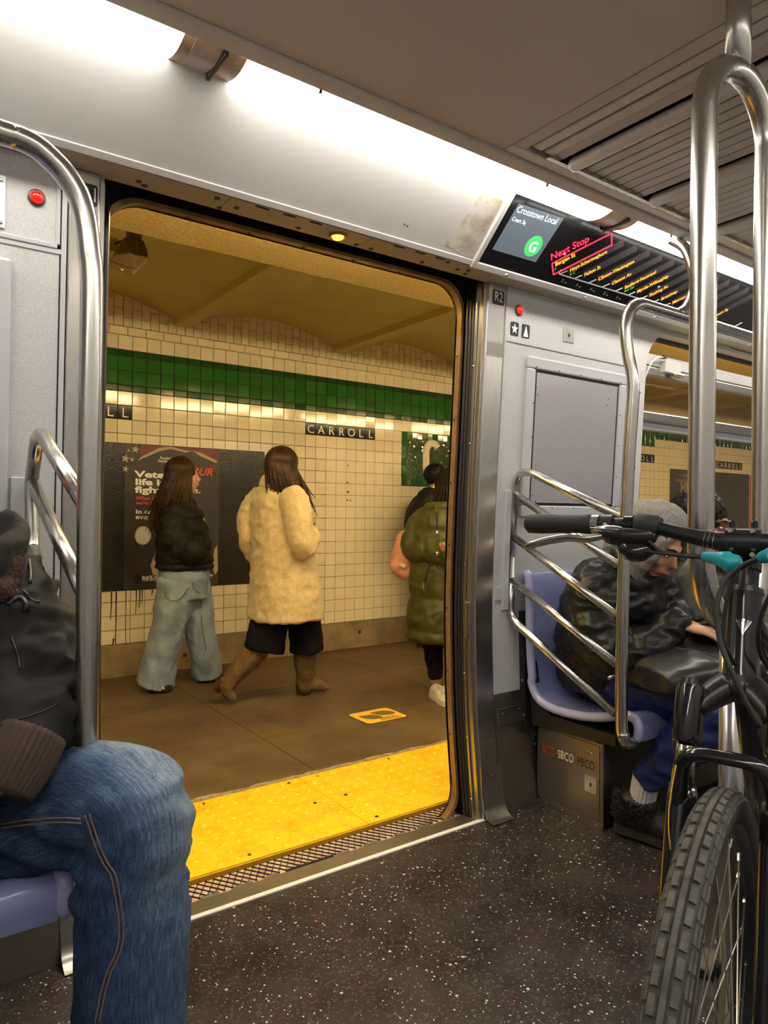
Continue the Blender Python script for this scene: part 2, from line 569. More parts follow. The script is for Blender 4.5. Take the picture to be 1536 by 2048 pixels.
# ---- ceiling: panel, lip, grille
ceil = struct(MB().box(CX0, 1.495, OPY + .55, 1.495, CEIL, CEIL + .03).build('ceiling', 'ceiling'))
MB().box(CX0, CX1, OPY, 1.88, CEIL + .09, CEIL + .15).build('roof_board', 'ceiling', ceil)
MB().box(CX0, CX1, 1.497, 1.548, CEIL - .012, CEIL + .05).build('lip_strip', 'ceiling', ceil, bevel=.004)
MB().box(1.4985, CX1, 1.455, 1.495, CEIL - .003, CEIL + .04).build('border_strip', 'slat', ceil, bevel=.003)
MB().box(1.4985, 1.545, OPY + .55, 1.452, CEIL - .003, CEIL + .03).build('border_strip', 'ceiling', ceil, bevel=.003)
for xa in (1.552, 1.602):
    MB().box(xa, xa + .038, OPY + .55, 1.43, CEIL - .004, CEIL + .02).build('border_strip', 'slat', ceil, bevel=.004)
MB().box(1.545, CX1, OPY + .55, 1.455, CEIL + .055, CEIL + .06).build('grille_backing', 'blackgap', ceil)
MB().box(1.62, CX1, 1.425, 1.440, CEIL - .014, CEIL + .02).build('grille_frame', 'tube', ceil)
slat_me = None
sb = MB()
# sloped slat section, runs along Y
L0, L1 = OPY + .57, 1.424
sec = [(-.0165, .001), (.0165, -.003), (.0165, .000), (-.0165, .004)]
sb.rings([[(x, L0, z) for x, z in sec], [(x, L1, z) for x, z in sec]])
slat_me = sb.mesh('grille_slat'); slat_me.materials.append(M['slat']); fix_normals(slat_me)
gap_shade = MB().box(-.016, .016, L0, L1, .0035, .030).mesh('slat_gap_shade'); gap_shade.materials.append(M['blackgap']); fix_normals(gap_shade)  # black block above each slat, colours in the shadow between slats
xs = 1.662
tubes_x = []
k = 0
while xs < 4.4:
    if k % 9 == 1:
        tubes_x.append(xs + .004); xs += .052
    else:
        sl_ = place_copy(slat_me, 'grille_slat', None, ceil, (xs, 0, CEIL)); place_copy(gap_shade, 'slat_gap_shade', None, ceil, (xs, 0, CEIL)); xs += .0455
    k += 1
for x in tubes_x:
    t = MB().tube([(x, 1.405, CEIL - .016), (x, OPY + .6, CEIL - .016)], .021, 14, True, round_ends=True).build('grille_rib', 'slat', ceil, smooth=True)
MB().box(4.4, CX1, OPY + .55, 1.424, CEIL, CEIL + .03).build('ceiling_board', 'ceiling', ceil)

# ---- cove (ad panel) above the door, with lip
COVE0, COVE1 = np.array([0, 1.857, 2.075]), np.array([0, 1.667, 2.262])
e2 = (COVE1 - COVE0); LC = np.linalg.norm(e2); e2 /= LC
cn = np.array([0, -e2[2], e2[1]])          # faces inwards and down
if cn[2] > 0: cn = -cn
def covemap(x, s, d):
    p = COVE0 + e2 * s + cn * d
    return (x, p[1], p[2])
def cove_piece(x0, x1, s0, s1, d0, d1):
    return MB().poly([(x0, s0), (x1, s0), (x1, s1), (x0, s1)], covemap, d0, d1)
wall_top = struct(cove_piece(CX0, 1.705, .0, LC, 0, -.02).build('wall_header', 'cove'))
cove_piece(CX0, 1.705, -.012, .008, .004, -.02).build('cove_lip', 'cove', wall_top, bevel=.002)
# water-stained repair near the display
b = MB()
b.poly([(1.56, .03), (1.66, .012), (1.700, .012), (1.700, .225), (1.60, .235), (1.585, .15)], covemap, .0006, -.0005)
b.build('water_stain', 'cove_stain', wall_top)
b = MB()
for (x, s) in ((1.375, .055), (1.388, .053)):
    b.dome(covemap(x, s, 0), cn, .003, .0015, 8)
b.build('rivet_pair', 'darkscrew', wall_top)
# panel behind the cove closing it off to the outer skin
MB().box(CX0, CX1, 1.90, 2.12, 2.11, 2.36).build('header_beam', 'blackgap', wall_top)

# ---- soffit of the door header (seen from below)
sof = struct(MB().box(CX0, CX1, 1.859, 1.975, 2.068, 2.085).build('trim_4', 'soffit'))
for xa, xb in ((.50, .80), (.802, 1.13), (1.132, 1.29), (1.292, 1.60), (1.602, 1.83)):
    MB().box(xa, xb, 1.872, 1.968, 2.0655, 2.0685).build('soffit_plate', 'soffit', sof, bevel=.0008)
b = MB()
for x, y in ((.56, 1.93), (.58, 1.945), (.77, 1.90), (.80, 1.955), (.84, 1.925), (1.055, 1.945), (1.275, 1.95), (1.335, 1.95), (1.55, 1.945), (1.625, 1.89), (1.70, 1.925), (1.74, 1.91), (1.755, 1.945)):
    b.lathe((x, y, 2.066), (0, 0, -1), [(0, .0085), (.0025, .0085), (.0025, .006), (.001, .003)], 12)
b.build('header_screws', 'darkscrew', sof, kind='stuff')
for x in (.88, .97, 1.06, 1.38, 1.47, 1.56):
    MB().box(x, x + .042, 1.876, 1.884, 2.0645, 2.0658).build('vent_slot', 'blackgap', sof)
# amber door lamp
t = thing('door_lamp', 'glowing amber round lamp under the door header', 'lamp', (1.185, 1.92, 2.066))
MB().lathe((1.185, 1.92, 2.0655), (0, 0, -1), [(0, .030), (.006, .030), (.008, .026), (.006, .020)], 24).build('bezel', 'bronze', t, smooth='auto')
MB().dome((1.185, 1.92, 2.060), (0, 0, -1), .0195, .010, 20).build('lens', 'amber', t, smooth=True)

# ---- door outer frame with rounded corners (bronze), black leaf edges in the pockets
FX_L, FX_R, FZ_T = .508, 1.850, 2.066
def fmap(x, z, d): return (x, wy(min(max(z, 0), 2.1)) + d, z)
def dense(pts):            # extra points on the long straight runs so the frame can bow with the wall
    out = []
    for i in range(len(pts)):
        p, q = pts[i], pts[(i + 1) % len(pts)]
        n = max(1, int(math.hypot(q[0] - p[0], q[1] - p[1]) / .12))
        out += [(p[0] + (q[0] - p[0]) * k / n, p[1] + (q[1] - p[1]) * k / n) for k in range(n)]
    return out
hin = dense(rrect(FX_L, FX_R, -.012, FZ_T, .115, 8))
hout = [(x + (.012 if x > 1.18 else -.012) * (abs(x - 1.18) > .5), z + .012 * (z > 1.9) - .008 * (z < .1)) for x, z in hin]
ob = plate_with_hole(.42, 1.97, -.3, 2.2, hin, fmap, .130, .142).build('wall_door_skin', 'blackgap')
struct(ob)
b = MB()
R = [[fmap(x, z, .103) for x, z in hin], [fmap(x, z, .103) for x, z in hout], [fmap(x, z, .138) for x, z in hout], [fmap(x, z, .138) for x, z in hin]]
R.append(R[0]); b.rings(R, True, False)
dfr = struct(b.build('trim_5', 'bronze', smooth='auto'))
b = MB()
for z in (.3, .55, .8, 1.05, 1.3, 1.55, 1.8):
    b.dome(fmap(FX_R - .001, z, .120), (-1, 0, 0), .0055, .003, 8)
for x in (.75, .95, 1.15, 1.35, 1.55):
    b.dome(fmap(x, FZ_T - .001, .120), (0, 0, -1), .006, .003, 8)
b.build('frame_rivets', 'darkscrew', dfr, kind='stuff')
def leaf(name, x0, x1, label):
    t = thing(name, label, 'door', (x0, 2.03, 0))
    MB().wallbox(x0, x1, .004, 2.06, -.058, -.088, 16).build('leaf', 'blackgap', t)
    s = 1 if x0 > 1 else -1
    xe = x0 if s > 0 else x1
    for k, dd in enumerate((.055, .068, .082)):
        MB().tube([(xe - s * .004 * k, wy(z) + dd, z) for z in np.linspace(.006, 2.05, 14)], .0075, 10).build('edge_seal', 'black', t, smooth=True)
    return t
leaf('door_leaf', 1.872, 2.5, 'slid-back door leaf with black rubber edge, beside the R2 post')
leaf('door_leaf', -.1, .500, 'slid-back door leaf in the dark pocket behind the left post')
struct(MB().box(CX0, 6.4, 2.121, 2.123, 2.09, 2.36).build('wall_skin', 'blackgap'))

# ---- stainless door posts
def post(x0, x1, inner, nm):
    p = struct(MB().wallbox(x0, x1, .0, 2.068, 0, -.055, 24).build(nm, 'steel', smooth='auto', bevel=.004))
    s = 1 if inner == 'L' else -1
    xi = x0 if s > 0 else x1
    # stepped jamb strip on the doorway side
    MB().wallbox(min(xi, xi - s * .012), max(xi, xi - s * .012), 0, 2.066, -.012, -.036, 24).build('jamb_strip', 'steel', p, smooth='auto')
    MB().wallbox(min(xi, xi - s * .020), max(xi, xi - s * .020), 0, 2.066, -.038, -.052, 24).build('jamb_strip', 'steel', p, smooth='auto')
    b = MB()
    for z in (.07, .30, .55, .82, .98, 1.2, 1.45, 1.75, 1.97):
        b.dome((xi - s * .0205, wy(z) + .045, z), (-s, 0, 0), .0045, .002, 8)
    b.build('jamb_screws', 'screw', p, kind='stuff')
    # curled kick foot
    ring = []
    for i in range(9):
        a = math.radians(90 * i / 8)
        ring.append((wy(.02) - .003 - .055 * (1 - math.cos(a)) , .062 * (1 - math.sin(a)) + .004))
    prof = [(wy(.19) - .006, .195), (wy(.1) - .004, .09)] + [(y, z) for y, z in ring]
    bb = MB(); R = []
    for x in (x0 - .004, x1 + .012):
        R.append([(x, y, z) for y, z in prof] + [(x, y + .0035, z - .001) for y, z in reversed(prof)])
    bb.rings(R); bb.build('kick_foot', 'steel', p, smooth='auto')
    MB().dome(((x0 + x1) / 2, wy(.16) - .008, .16), (0, -1, 0), .005, .003, 8).build('foot_screw', 'screw', p)
    return p
pr_ = post(1.89, 1.985, 'L', 'trim_6')
pl_ = post(.392, .470, 'R', 'trim_7')
MB().wallbox(1.862, 1.888, .69, .83, -.020, -.040, 2).build('latch_plate', 'steel', pr_, bevel=.002)

# ---- side wall, right of the door
wr = struct(MB().wallbox(1.9855, 2.86, -.02, .46, 0, -.010).build('wall_right', 'steel_dark', smooth='auto'))
MB().wallbox(1.988, 2.765, .46, 1.858, .0, -.010).build('wall_panel', 'panel', wr, smooth='auto')
MB().wallbox(1.988, 2.765, 1.868, 2.067, .0, -.010).build('wall_panel', 'panel', wr, smooth='auto')
MB().wallbox(1.990, 2.765, 1.8575, 1.868, .004, -.02).build('panel_joint', 'panel_trim', wr)
MB().wallbox(1.986, 1.9945, .46, 2.067, .004, -.02).build('panel_edge', 'panel_trim', wr)
MB().wallbox(2.0, 2.14, .335, .40, .005, -.01, 2).build('kick_strap', 'steel_dark', wr, bevel=.001)
MB().wallbox(2.768, 2.776, .46, 2.067, .003, -.02).build('panel_joint', 'panel_trim', wr)
b = MB()
for x, z in ((2.025, .38), (2.115, .385)): b.dome(wallmap(x, z, .005), (0, -1, 0), .005, .003, 8)
for x, z in ((2.875, 1.75), (2.87, 1.40), (2.86, 1.1)): b.dome(wallmap(x, z, .004), (0, -1, 0), .008, .004, 10)
b.build('wall_screws', 'screw', wr, kind='stuff')
# framed blank card panel
fr = thing('card_frame', 'grey metal frame holding a blank lilac-grey card panel', 'frame', (2.43, 1.98, 1.17))
FX0, FX1, FZ0, FZ1 = 2.112, 2.762, 1.165, 1.815
fw = .048
for (x0, x1, z0, z1) in ((FX0, FX1, FZ1 - fw, FZ1), (FX0, FX1, FZ0, FZ0 + fw), (FX0, FX0 + fw, FZ0 + fw, FZ1 - fw), (FX1 - fw, FX1, FZ0 + fw, FZ1 - fw)):
    MB().wallbox(x0, x1, z0, z1, .016, -.002).build('frame_bar', 'panel_trim', fr, bevel=.006)
MB().wallbox(FX0 + fw - .002, FX1 - fw + .002, FZ0 + fw - .002, FZ1 - fw + .002, .007, -.002).build('gasket', 'black', fr)
MB().wallbox(FX0 + fw + .012, FX1 - fw - .012, FZ0 + fw + .012, FZ1 - fw - .012, .010, -.002).build('card', 'smoke_panel', fr)
b = MB()
for k in range(5):
    t = k / 4
    for x, z in ((FX0 + fw + t * (FX1 - FX0 - 2 * fw), FZ1 - fw + .008), (FX0 + fw + t * (FX1 - FX0 - 2 * fw), FZ0 + fw - .008), (FX1 - fw + .008, FZ0 + fw + t * (FZ1 - FZ0 - 2 * fw)), (FX0 + fw - .008, FZ0 + fw + t * (FZ1 - FZ0 - 2 * fw))):
        b.dome(wallmap(x, z, .016), (0, -1, 0), .0035, .002, 6)
for x, z in ((.07, .09), (.09, .065), (.07, .50), (.06, .53), (.52, .50), (.53, .53), (.47, .09), (.49, .065)):
    b.dome(wallmap(FX0 + x, FZ0 + z, .010), (0, -1, 0), .004, .001, 6)
b.build('frame_screws', 'darkscrew', fr, kind='stuff')

# window surround, right
WX0, WX1, WZ0, WZ1 = 2.915, 4.45, .98, 2.045
hole = rrect(WX0, WX1, WZ0, WZ1, .17, 8)
win = struct(plate_with_hole(2.776, 4.60, .46, 2.12, hole, wallmap, .004, -.06).build('window_1', 'cove', smooth='auto'))
# inner dark gasket, glass, hopper bar, rail
b = MB()
h2 = rrect(WX0 + .016, WX1 - .016, WZ0 + .016, WZ1 - .016, .155, 8)
R = [[wallmap(x, z, -.05) for x, z in hole], [wallmap(x, z, -.05) for x, z in h2], [wallmap(x, z, -.075) for x, z in h2], [wallmap(x, z, -.075) for x, z in hole]]
R.append(R[0]); b.rings(R, True, False); b.build('window_gasket', 'black', win)
MB().wallbox(WX0 - .01, WX1 + .01, WZ0 - .01, 1.60, -.062, -.067).build('window_pane', 'glass', win)
MB().wallbox(WX0 - .01, WX1 + .01, 1.665, WZ1 + .01, -.070, -.075).build('window_pane', 'glass', win)
MB().wallbox(WX0 + .004, WX1 - .004, 1.628, 1.675, -.020, -.075, 2).build('window_bar', 'steel_h', win, bevel=.006)
MB().wallbox(WX0 + .004, WX1 - .004, 1.592, 1.628, -.040, -.075, 2).build('window_bar', 'panel_trim', win, bevel=.004)
MB().wallbox(WX0 + .03, WX1 - .03, 1.895, 1.950, -.024, -.07, 2).build('window_bar', 'cove', win, bevel=.004)
MB().wallbox(WX0 + .012, WX1 - .012, 1.845, 1.888, -.020, -.07, 2).build('window_bar', 'steel_h', win, bevel=.005)
lt = thing('window_latch', 'white metal window latch with looped wire on the upper window bar', 'latch', wallmap(3.12, 1.88, -.01))
MB().wallbox(3.07, 3.20, 1.868, 1.925, .006, -.03, 2).build('latch_body', 'cove', lt, bevel=.004)
MB().wallbox(3.13, 3.215, 1.855, 1.868, .02, -.01, 2).build('latch_tongue', 'tube', lt, bevel=.003)
MB().wallbox(3.05, 3.075, 1.93, 1.945, .008, -.01, 2).build('latch_bolt', 'darkscrew', lt)
MB().tube(smooth_path([wallmap(2.93, 1.82, -.012), wallmap(2.96, 1.89, -.005), wallmap(3.01, 1.93, -.002), wallmap(3.07, 1.935, 0)], 6), .0045, 8).build('latch_wire', 'cove', lt, smooth=True)
# warning sticker
st = thing('warning_sticker', 'small white sticker with lines of black print above the window', 'sticker', wallmap(3.72, 2.09, .004))
stq = MB().wallbox(3.655, 3.86, 2.062, 2.118, .006, .0045, 1).build('sheet', 'ink', st)
MB().wallbox(3.66, 3.855, 2.066, 2.10, .0066, .006, 1).build('white_field', 'white', st)
b = MB()
for k, z in enumerate((2.075, 2.087)):
    b.wallbox(3.668, 3.842 - .03 * k, z - .003, z + .003, .0072, .0066, 1)
b.build('print_line', 'ink', st)
# wall below window (behind the bench) and far right wall
MB().wallbox(2.86, 4.60, -.02, .46, 0, -.10).build('wall_base', 'steel_dark', wr)
MB().wallbox(4.60, CX1, -.02, 2.12, 0, -.10).build('wall_panel', 'panel', wr)

# ---- side wall, left of the door
wl = struct(MB().wallbox(CX0, .391, -.02, .46, 0, -.010).build('wall_left', 'steel_dark', smooth='auto'))
MB().wallbox(CX0, .372, .46, 1.838, 0, -.010).build('wall_panel', 'panel', wl, smooth='auto')
MB().wallbox(CX0, .362, 1.862, 2.067, 0, -.010).build('wall_panel', 'panel', wl, smooth='auto')
MB().wallbox(CX0, .376, 1.838, 1.850, .003, -.02).build('panel_joint', 'panel_trim', wl)
MB().wallbox(CX0, .366, 1.850, 1.862, .006, -.02).build('panel_joint', 'panel_trim', wl, bevel=.002)
MB().wallbox(.362, .372, 1.862, 2.067, .004, -.02).build('panel_edge', 'panel_trim', wl)
MB().wallbox(.376, .388, .46, 2.067, .004, -.02).build('panel_edge', 'panel_trim', wl)
fl = thing('map_frame', 'edge of a grey map frame on the wall at the far left', 'frame', (.0, 1.97, 1.0))
MB().wallbox(.228, .262, .95, 1.80, .018, 0).build('frame_bar', 'panel_trim', fl, bevel=.008)
MB().wallbox(-.55, .228, 1.765, 1.80, .018, 0).build('frame_bar', 'panel_trim', fl, bevel=.008)
MB().wallbox(-.55, .228, .95, .985, .018, 0).build('frame_bar', 'panel_trim', fl, bevel=.008)
MB().wallbox(-.585, -.55, .95, 1.80, .018, 0).build('frame_bar', 'panel_trim', fl, bevel=.008)
MB().wallbox(-.55, .228, .985, 1.765, .008, 0).build('card', 'smoke_panel', fl)
wp = thing('notice_plate', 'riveted white metal plate beside the left red lamp', 'plate', wallmap(.2, 1.94, 0))
MB().wallbox(.0, .246, 1.872, 2.0, .006, 0, 2).build('plate', 'white', wp, bevel=.003)
b = MB()
for x in (.015, .236):
    for z in (1.885, 1.987): b.dome(wallmap(x, z, .006), (0, -1, 0), .006, .003, 10)
b.build('plate_rivets', 'screw', wp, kind='stuff')

def red_lamp(x, z, label):
    t = thing('indicator_lamp', label, 'lamp', wallmap(x, z, 0))
    MB().lathe(wallmap(x, z, 0), (0, -1, 0), [(0, .021), (.004, .021), (.006, .017)], 20).build('bezel', 'darkscrew', t, smooth='auto')
    MB().dome(wallmap(x, z, .005), (0, -1, 0), .0165, .014, 16).build('lens', 'red_lens', t, smooth=True)
red_lamp(.316, 1.967, 'round red indicator lamp on the wall left of the doorway')
red_lamp(2.057, 1.986, 'round red indicator lamp right of the doorway under the R2 sign')

def sticker(name, x0, x1, z0, z1, label, cat='sign', txt=None, shape=None, ts=.04, toff=.0):
    t = thing(name, label, cat, wallmap(x0, z0, 0))
    pts = rrect(x0, x1, z0, z1, .006, 4)
    MB().poly(pts, wallmap, .0015, -.001).build('plate', 'ink', t)
    if txt:
        mf = lambda u, v, d: wallmap((x0 + x1) / 2 + u + toff, z0 + (z1 - z0) * .22 + v, .0015 + d)
        text_mesh(txt, ts, mf, .0006, 'CENTER', sx=.78).build('lettering', 'white', t)
    if shape:
        MB().poly([((x0 + x1) / 2 + u, (z0 + z1) / 2 + v) for u, v in shape], wallmap, .0026, .001).build('symbol', 'white', t)
sticker('door_sign', 1.912, 1.974, 1.988, 2.044, 'black sign reading R2 on the right door post', txt='R2', ts=.054)
sticker('door_sign', .404, .462, 1.980, 2.036, 'black sign reading R1 on the left door post, half hidden by a tube', txt='R1', ts=.052, toff=.010)
star = [(.019 * math.sin(math.radians(36 * k)) * (1 if k % 2 == 0 else .42), .021 * math.cos(math.radians(36 * k)) * (1 if k % 2 == 0 else .42)) for k in range(10)]
sticker('symbol_sticker', 2.016, 2.061, 1.884, 1.938, 'small black sticker with white star under red lamp', shape=star)
sticker('symbol_sticker', 2.080, 2.125, 1.884, 1.938, 'small black sticker with white triangle right of the star', shape=[(-.014, -.022), (.014, -.022), (.0, .022)])
kp = thing('key_switch', 'small square steel key switch plate right of the triangle sticker', 'switch', wallmap(2.36, 1.92, 0))
MB().wallbox(2.328, 2.396, 1.905, 1.965, .003, 0, 1).build('plate', 'steel', kp, bevel=.001)
MB().poly([(2.362 - .006, 1.935), (2.362, 1.926), (2.362 + .006, 1.935), (2.362, 1.944)], wallmap, .0042, .001).build('key_hole', 'ink', kp)

# ---- fluorescent light fixtures along the cove
def fixture(x0, x1, label, mirror=False):
    t = thing('light_fixture', label, 'light', (x0, 1.6, 2.26), 'fluorescent fixtures along the ceiling edge' if not mirror else 'fluorescent fixtures above the camera side')
    sec = []
    for k in range(9):
        q = k / 8
        y = 1.672 - (1.672 - 1.552) * q
        z = 2.258 - .012 * math.sin(math.pi * q)
        sec.append((y, z))
    my = (lambda y: 2 * .668 - y) if mirror else (lambda y: y)
    def run(a, b_):
        mb = MB()
        top = [(y, z + .004) for y, z in reversed(sec)]
        mb.rings([[(x, my(y), z) for y, z in sec + top] for x in (a, b_)])
        return mb
    run(x0 + .055, x1 - .10).build('diffuser', 'diffuser', t, smooth='auto')
    run(x0 + .006, x0 + .054).build('lens_end', 'lens_clear', t, smooth='auto')
    run(x1 - .099, x1 - .072).build('lens_end', 'lens_clear', t, smooth='auto')
    run(x1 - .071, x1 - .006).build('end_cap', 'lens_grey', t, smooth='auto')
    MB().box(x1 - .0055, x1 + .0055, min(my(1.672), my(1.552)), max(my(1.672), my(1.552)), 2.240, 2.264).build('joint_band', 'darkscrew', t, bevel=.003)
    MB().box(x0, x1, min(my(1.69), my(1.548)), max(my(1.69), my(1.548)), 2.27, 2.30).build('tray', 'ceiling', t)
    for x in (x0 + .25, x1 - .45):
        MB().lathe((x, my(1.549), 2.247), (0, 0, -1), [(-.01, .005), (.004, .005), (.006, .003)], 8).build('clip', 'darkscrew', t)
    return t
for i, lab in enumerate(('lit ceiling-edge light fixture at the upper left corner, before the grey lens cap',
                         'long lit ceiling-edge light fixture above the doorway',
                         'lit ceiling-edge light fixture above the right side of the route display',
                         'lit ceiling-edge light fixture at the far right behind the split pole')):
    fixture(-.90 + 1.55 * i, .65 + 1.55 * i, lab)
for i in range(-1, 4):
    fixture(-.90 + 1.55 * i, .65 + 1.55 * i, 'lit ceiling-edge light fixture on the camera side of the car', True)

# ---- opposite side and ends (behind the camera)
wo = struct(MB().box(CX0, CX1, OPY - .1, OPY, -.02, 2.10).build('wall_opposite', 'panel'))
MB().poly([(CX0, 0), (CX1, 0), (CX1, LC), (CX0, LC)], lambda x, s, d: (x, 2 * .668 - covemap(x, s, d)[1], covemap(x, s, d)[2]), 0, -.02).build('cove', 'cove', wo)
MB().box(CX0, CX1, OPY + .55 - .03, OPY + .56, CEIL - .012, CEIL + .05).build('lip_strip', 'ceiling', wo)
MB().box(CX0, CX1, OPY - .1, -.48, 2.075, 2.36).build('header', 'cove', wo)
struct(MB().box(CX0 - .06, CX0, OPY, 2.0, -.05, 2.36).build('wall_end_left', 'panel'))
struct(MB().box(CX1, CX1 + .06, OPY, 2.0, -.05, 2.36).build('wall_end_right', 'panel'))
# ================================================================== PLATFORM
PWY = 5.113
PX0, PX1 = -1.2, 12.5
TP = .1003; TR = .0992; TX = 2.856; TZ = .23
fp = struct(MB().box(PX0, PX1, 2.18, PWY + .2, -.40, -.012).build('floor_platform', 'edgecon'))
# concrete slabs with open joints
xsj = [PX0, .2, 1.62, 3.02, 4.45, 5.9, 7.3, 8.8, 10.4, PX1]
ysj = [2.755, 3.315, 4.20, PWY]
for i in range(len(xsj) - 1):
    for j in range(3):
        MB().box(xsj[i] + .002, xsj[i + 1] - .002, ysj[j] + .002, ysj[j + 1] - .002, -.02, 0).build('floor_slab', 'slab', fp, bevel=.002)
# crumbled strip between slabs and the warning tiles
b = MB(); n = 260
pts = []
for i in range(n + 1):
    x = PX0 + (PX1 - PX0) * i / n
    w = .028 + .030 * noise.noise(Vector((x * 5, 0, 3))) + .018 * noise.noise(Vector((x * 23, 1, 3)))
    pts.append((x, 2.738 + max(.008, w)))
b.rings([[(x, 2.732, -.004) for x, y in pts], [(x, 2.735, .007 + .003 * noise.noise(Vector((x * 30, 0, 0)))) for x, y in pts], [(x, y, .004) for x, y in pts], [(x, y + .004, -.004) for x, y in pts]], False, False)
b.build('crumbled_edge', 'edgecon', fp)

# tactile warning plates
def tactile(x0, x1):
    b = MB(); b.box(x0 + .0015, x1 - .0015, 2.178, 2.733, -.03, .004)
    nx, ny = int(round((x1 - x0) / .0605)), 9
    for i in range(nx):
        for j in range(ny):
            cx = x0 + (i + .5) * (x1 - x0) / nx; cy = 2.178 + (j + .5) * .555 / ny
            b.lathe((cx, cy, .0038), (0, 0, 1), [(0, .0125), (.003, .0105), (.0045, .007), (.0047, .001)], 10)
    o = b.build('tactile_plate', 'tactile', fp, smooth='auto')
    bb = MB()
    y = 2.184
    while y < 2.73:                                   # fine grip ribs
        bb.box(x0 + .004, x1 - .004, y, y + .0028, .003, .0047); y += .0092
    bb.build('grip_ribs', 'tactile', o, kind='stuff')
    sc = MB()
    for fx in (.08, .5, .92):
        for fy in (.06, .5, .94):
            c = (x0 + (x1 - x0) * fx + .028 * (fy - .5), 2.178 + .555 * fy, .0045)
            sc.lathe(c, (0, 0, 1), [(0, .0075), (.002, .0075), (.002, .004), (.0005, .003)], 12)
    sc.build('plate_screws', 'darkscrew', o, kind='stuff')
xt = -.324
while xt < 11:
    tactile(xt, xt + .915); xt += .915
MB().box(PX0, PX1, 2.172, 2.1785, -.06, -.001).build('edge_strip', 'tactile_side', fp)

# wall: grout bed, concrete base, tiles
pw = struct(MB().box(PX0, PX1, PWY + .006, PWY + .25, 0, 3.3).build('wall_back', 'grout'))
MB().box(PX0, PX1, PWY - .012, PWY + .01, -.01, TZ - .002).build('concrete_base', 'wallbase', pw, bevel=.006)
b = MB()
for x, z in ((1.85, .10), (2.36, .10), (3.41, .13)): b.lathe((x, PWY - .0125, z), (0, -1, 0), [(0, .016), (.003, .012), (.001, .008)], 12)
b.build('base_hole', 'ink', pw)

def tile_mesh(w, h, name, m, d=.007, bv=.0030, g=.0036):
    b = MB(); hw, hh = w / 2 - g / 2, h / 2 - g / 2
    R = [[(x, .008, z) for x, z in ((-hw, -hh), (hw, -hh), (hw, hh), (-hw, hh))],
         [(x, -d + bv * .7, z) for x, z in ((-hw, -hh), (hw, -hh), (hw, hh), (-hw, hh))],
         [(x, -d, z) for x, z in ((-hw + bv, -hh + bv), (hw - bv, -hh + bv), (hw - bv, hh - bv), (-hw + bv, hh - bv))]]
    b.rings(R)
    me = b.mesh(name); fix_normals(me); me.materials.append(M[m]); return me
TM = {}
def tm(w, h, m):
    k = (round(w, 4), round(h, 4), m)
    if k not in TM: TM[k] = tile_mesh(w, h, m, m)
    return TM[k]
tiles = []        # (distance, kind, w, h, mat, x, z)
def add_tile(kind, w, h, m, x, z): tiles.append([math.hypot(x, PWY), kind, w, h, m, x, z])
def blocked(x, z):
    if x < 2.485 and .605 < z < 1.652: return True            # left advertising board
    if 3.85 < x < 6.8 and 1.425 < z < 1.915: return True        # mosaic name panel
    return False
names = [(1.463 - 7 * TP, 'CARROLL'), (TX, 'CARROLL'), (7.73 - 7 * TP, 'CARROLL'), (9.86 - 7 * TP, 'CARROLL')]
letters = []
for ix in range(-42, 97):
    x = TX + (ix + .5) * TP
    if x < .2 or x > PX1: continue
    for r in range(18):
        z = TZ + (r + .5) * TR
        if blocked(x, z): continue
        nm = None
        if r == 16:
            for nx, s in names:
                k = (x - nx) / TP
                if 0 <= k < 7: nm = s[int(k)]
        if nm: letters.append((x, z, nm))
        else: add_tile('cream_tile', TP, TR, 'cream_tile', x, z)
    zg = 2.016
    rows = [(.047, 'green_trim'), (.100, 'green_tile'), (.100, 'green_tile'), (.047, 'green_trim')]
    if x > 7.73: rows = [(.098, 'cream_tile')] + [(.05, 'green_trim'), (.1, 'green_tile'), (.046, 'green_trim')]
    for h, m in rows:
        add_tile(m, TP, h, m, x, zg + h / 2); zg += h
    add_tile('cream_tile', TP, .102, 'cream_tile', x, zg + .051)
# bricks above: one lying course then upright running bond
zb0 = 2.413
x = .2; 
while x < PX1:
    add_tile('cream_brick', .128, .060, 'cream_brick', x, zb0 + .030); x += .128
k = 0; x = .2
while x < 5.6:
    z = zb0 + .06 - (.064 if k % 2 else 0)
    while z < 2.80:
        h = .128; z0 = max(z, zb0 + .061)
        if z + h - z0 > .02: add_tile('cream_brick', .064, z + h - z0, 'cream_brick', x, (z + h + z0) / 2)
        z += h
    x += .064; k += 1
MB().box(5.6, PX1, PWY - .006, PWY + .01, 2.474, 2.95).build('upper_wall', 'cream_brick', pw)
tiles.sort(key=lambda t: t[0])
count = {}
rest = {}
for d, kind, w, h, m, x, z in tiles:
    count[kind] = count.get(kind, 0) + 1
    rx, rz = random.gauss(0, .006), random.gauss(0, .006)
    if count[kind] <= 300:
        rot = Matrix.Rotation(rx, 4, 'X') @ Matrix.Rotation(rz, 4, 'Z')
        place_copy(tm(w, h, m), kind, None, pw, (x, PWY, z), rot)
    else:
        rb = rest.setdefault(m, MB())
        hw, hh = w / 2 - .0018, h / 2 - .0018
        yo = lambda dx, dz: PWY - .007 + rz * dx - rx * dz
        vs = [(x + dx, yo(dx, dz), z + dz) for dx, dz in ((-hw, -hh), (hw, -hh), (hw, hh), (-hw, hh))]
        vs += [(vx, PWY + .008, vz) for vx, vy, vz in vs]
        rb.add(vs, [(0, 1, 2, 3), (0, 4, 5, 1), (1, 5, 6, 2), (2, 6, 7, 3), (3, 7, 4, 0)])
for m, rb in rest.items():
    rb.build('far_tiles', m, pw, kind='stuff')
lt_me = tm(TP, TR, 'letter_tile')
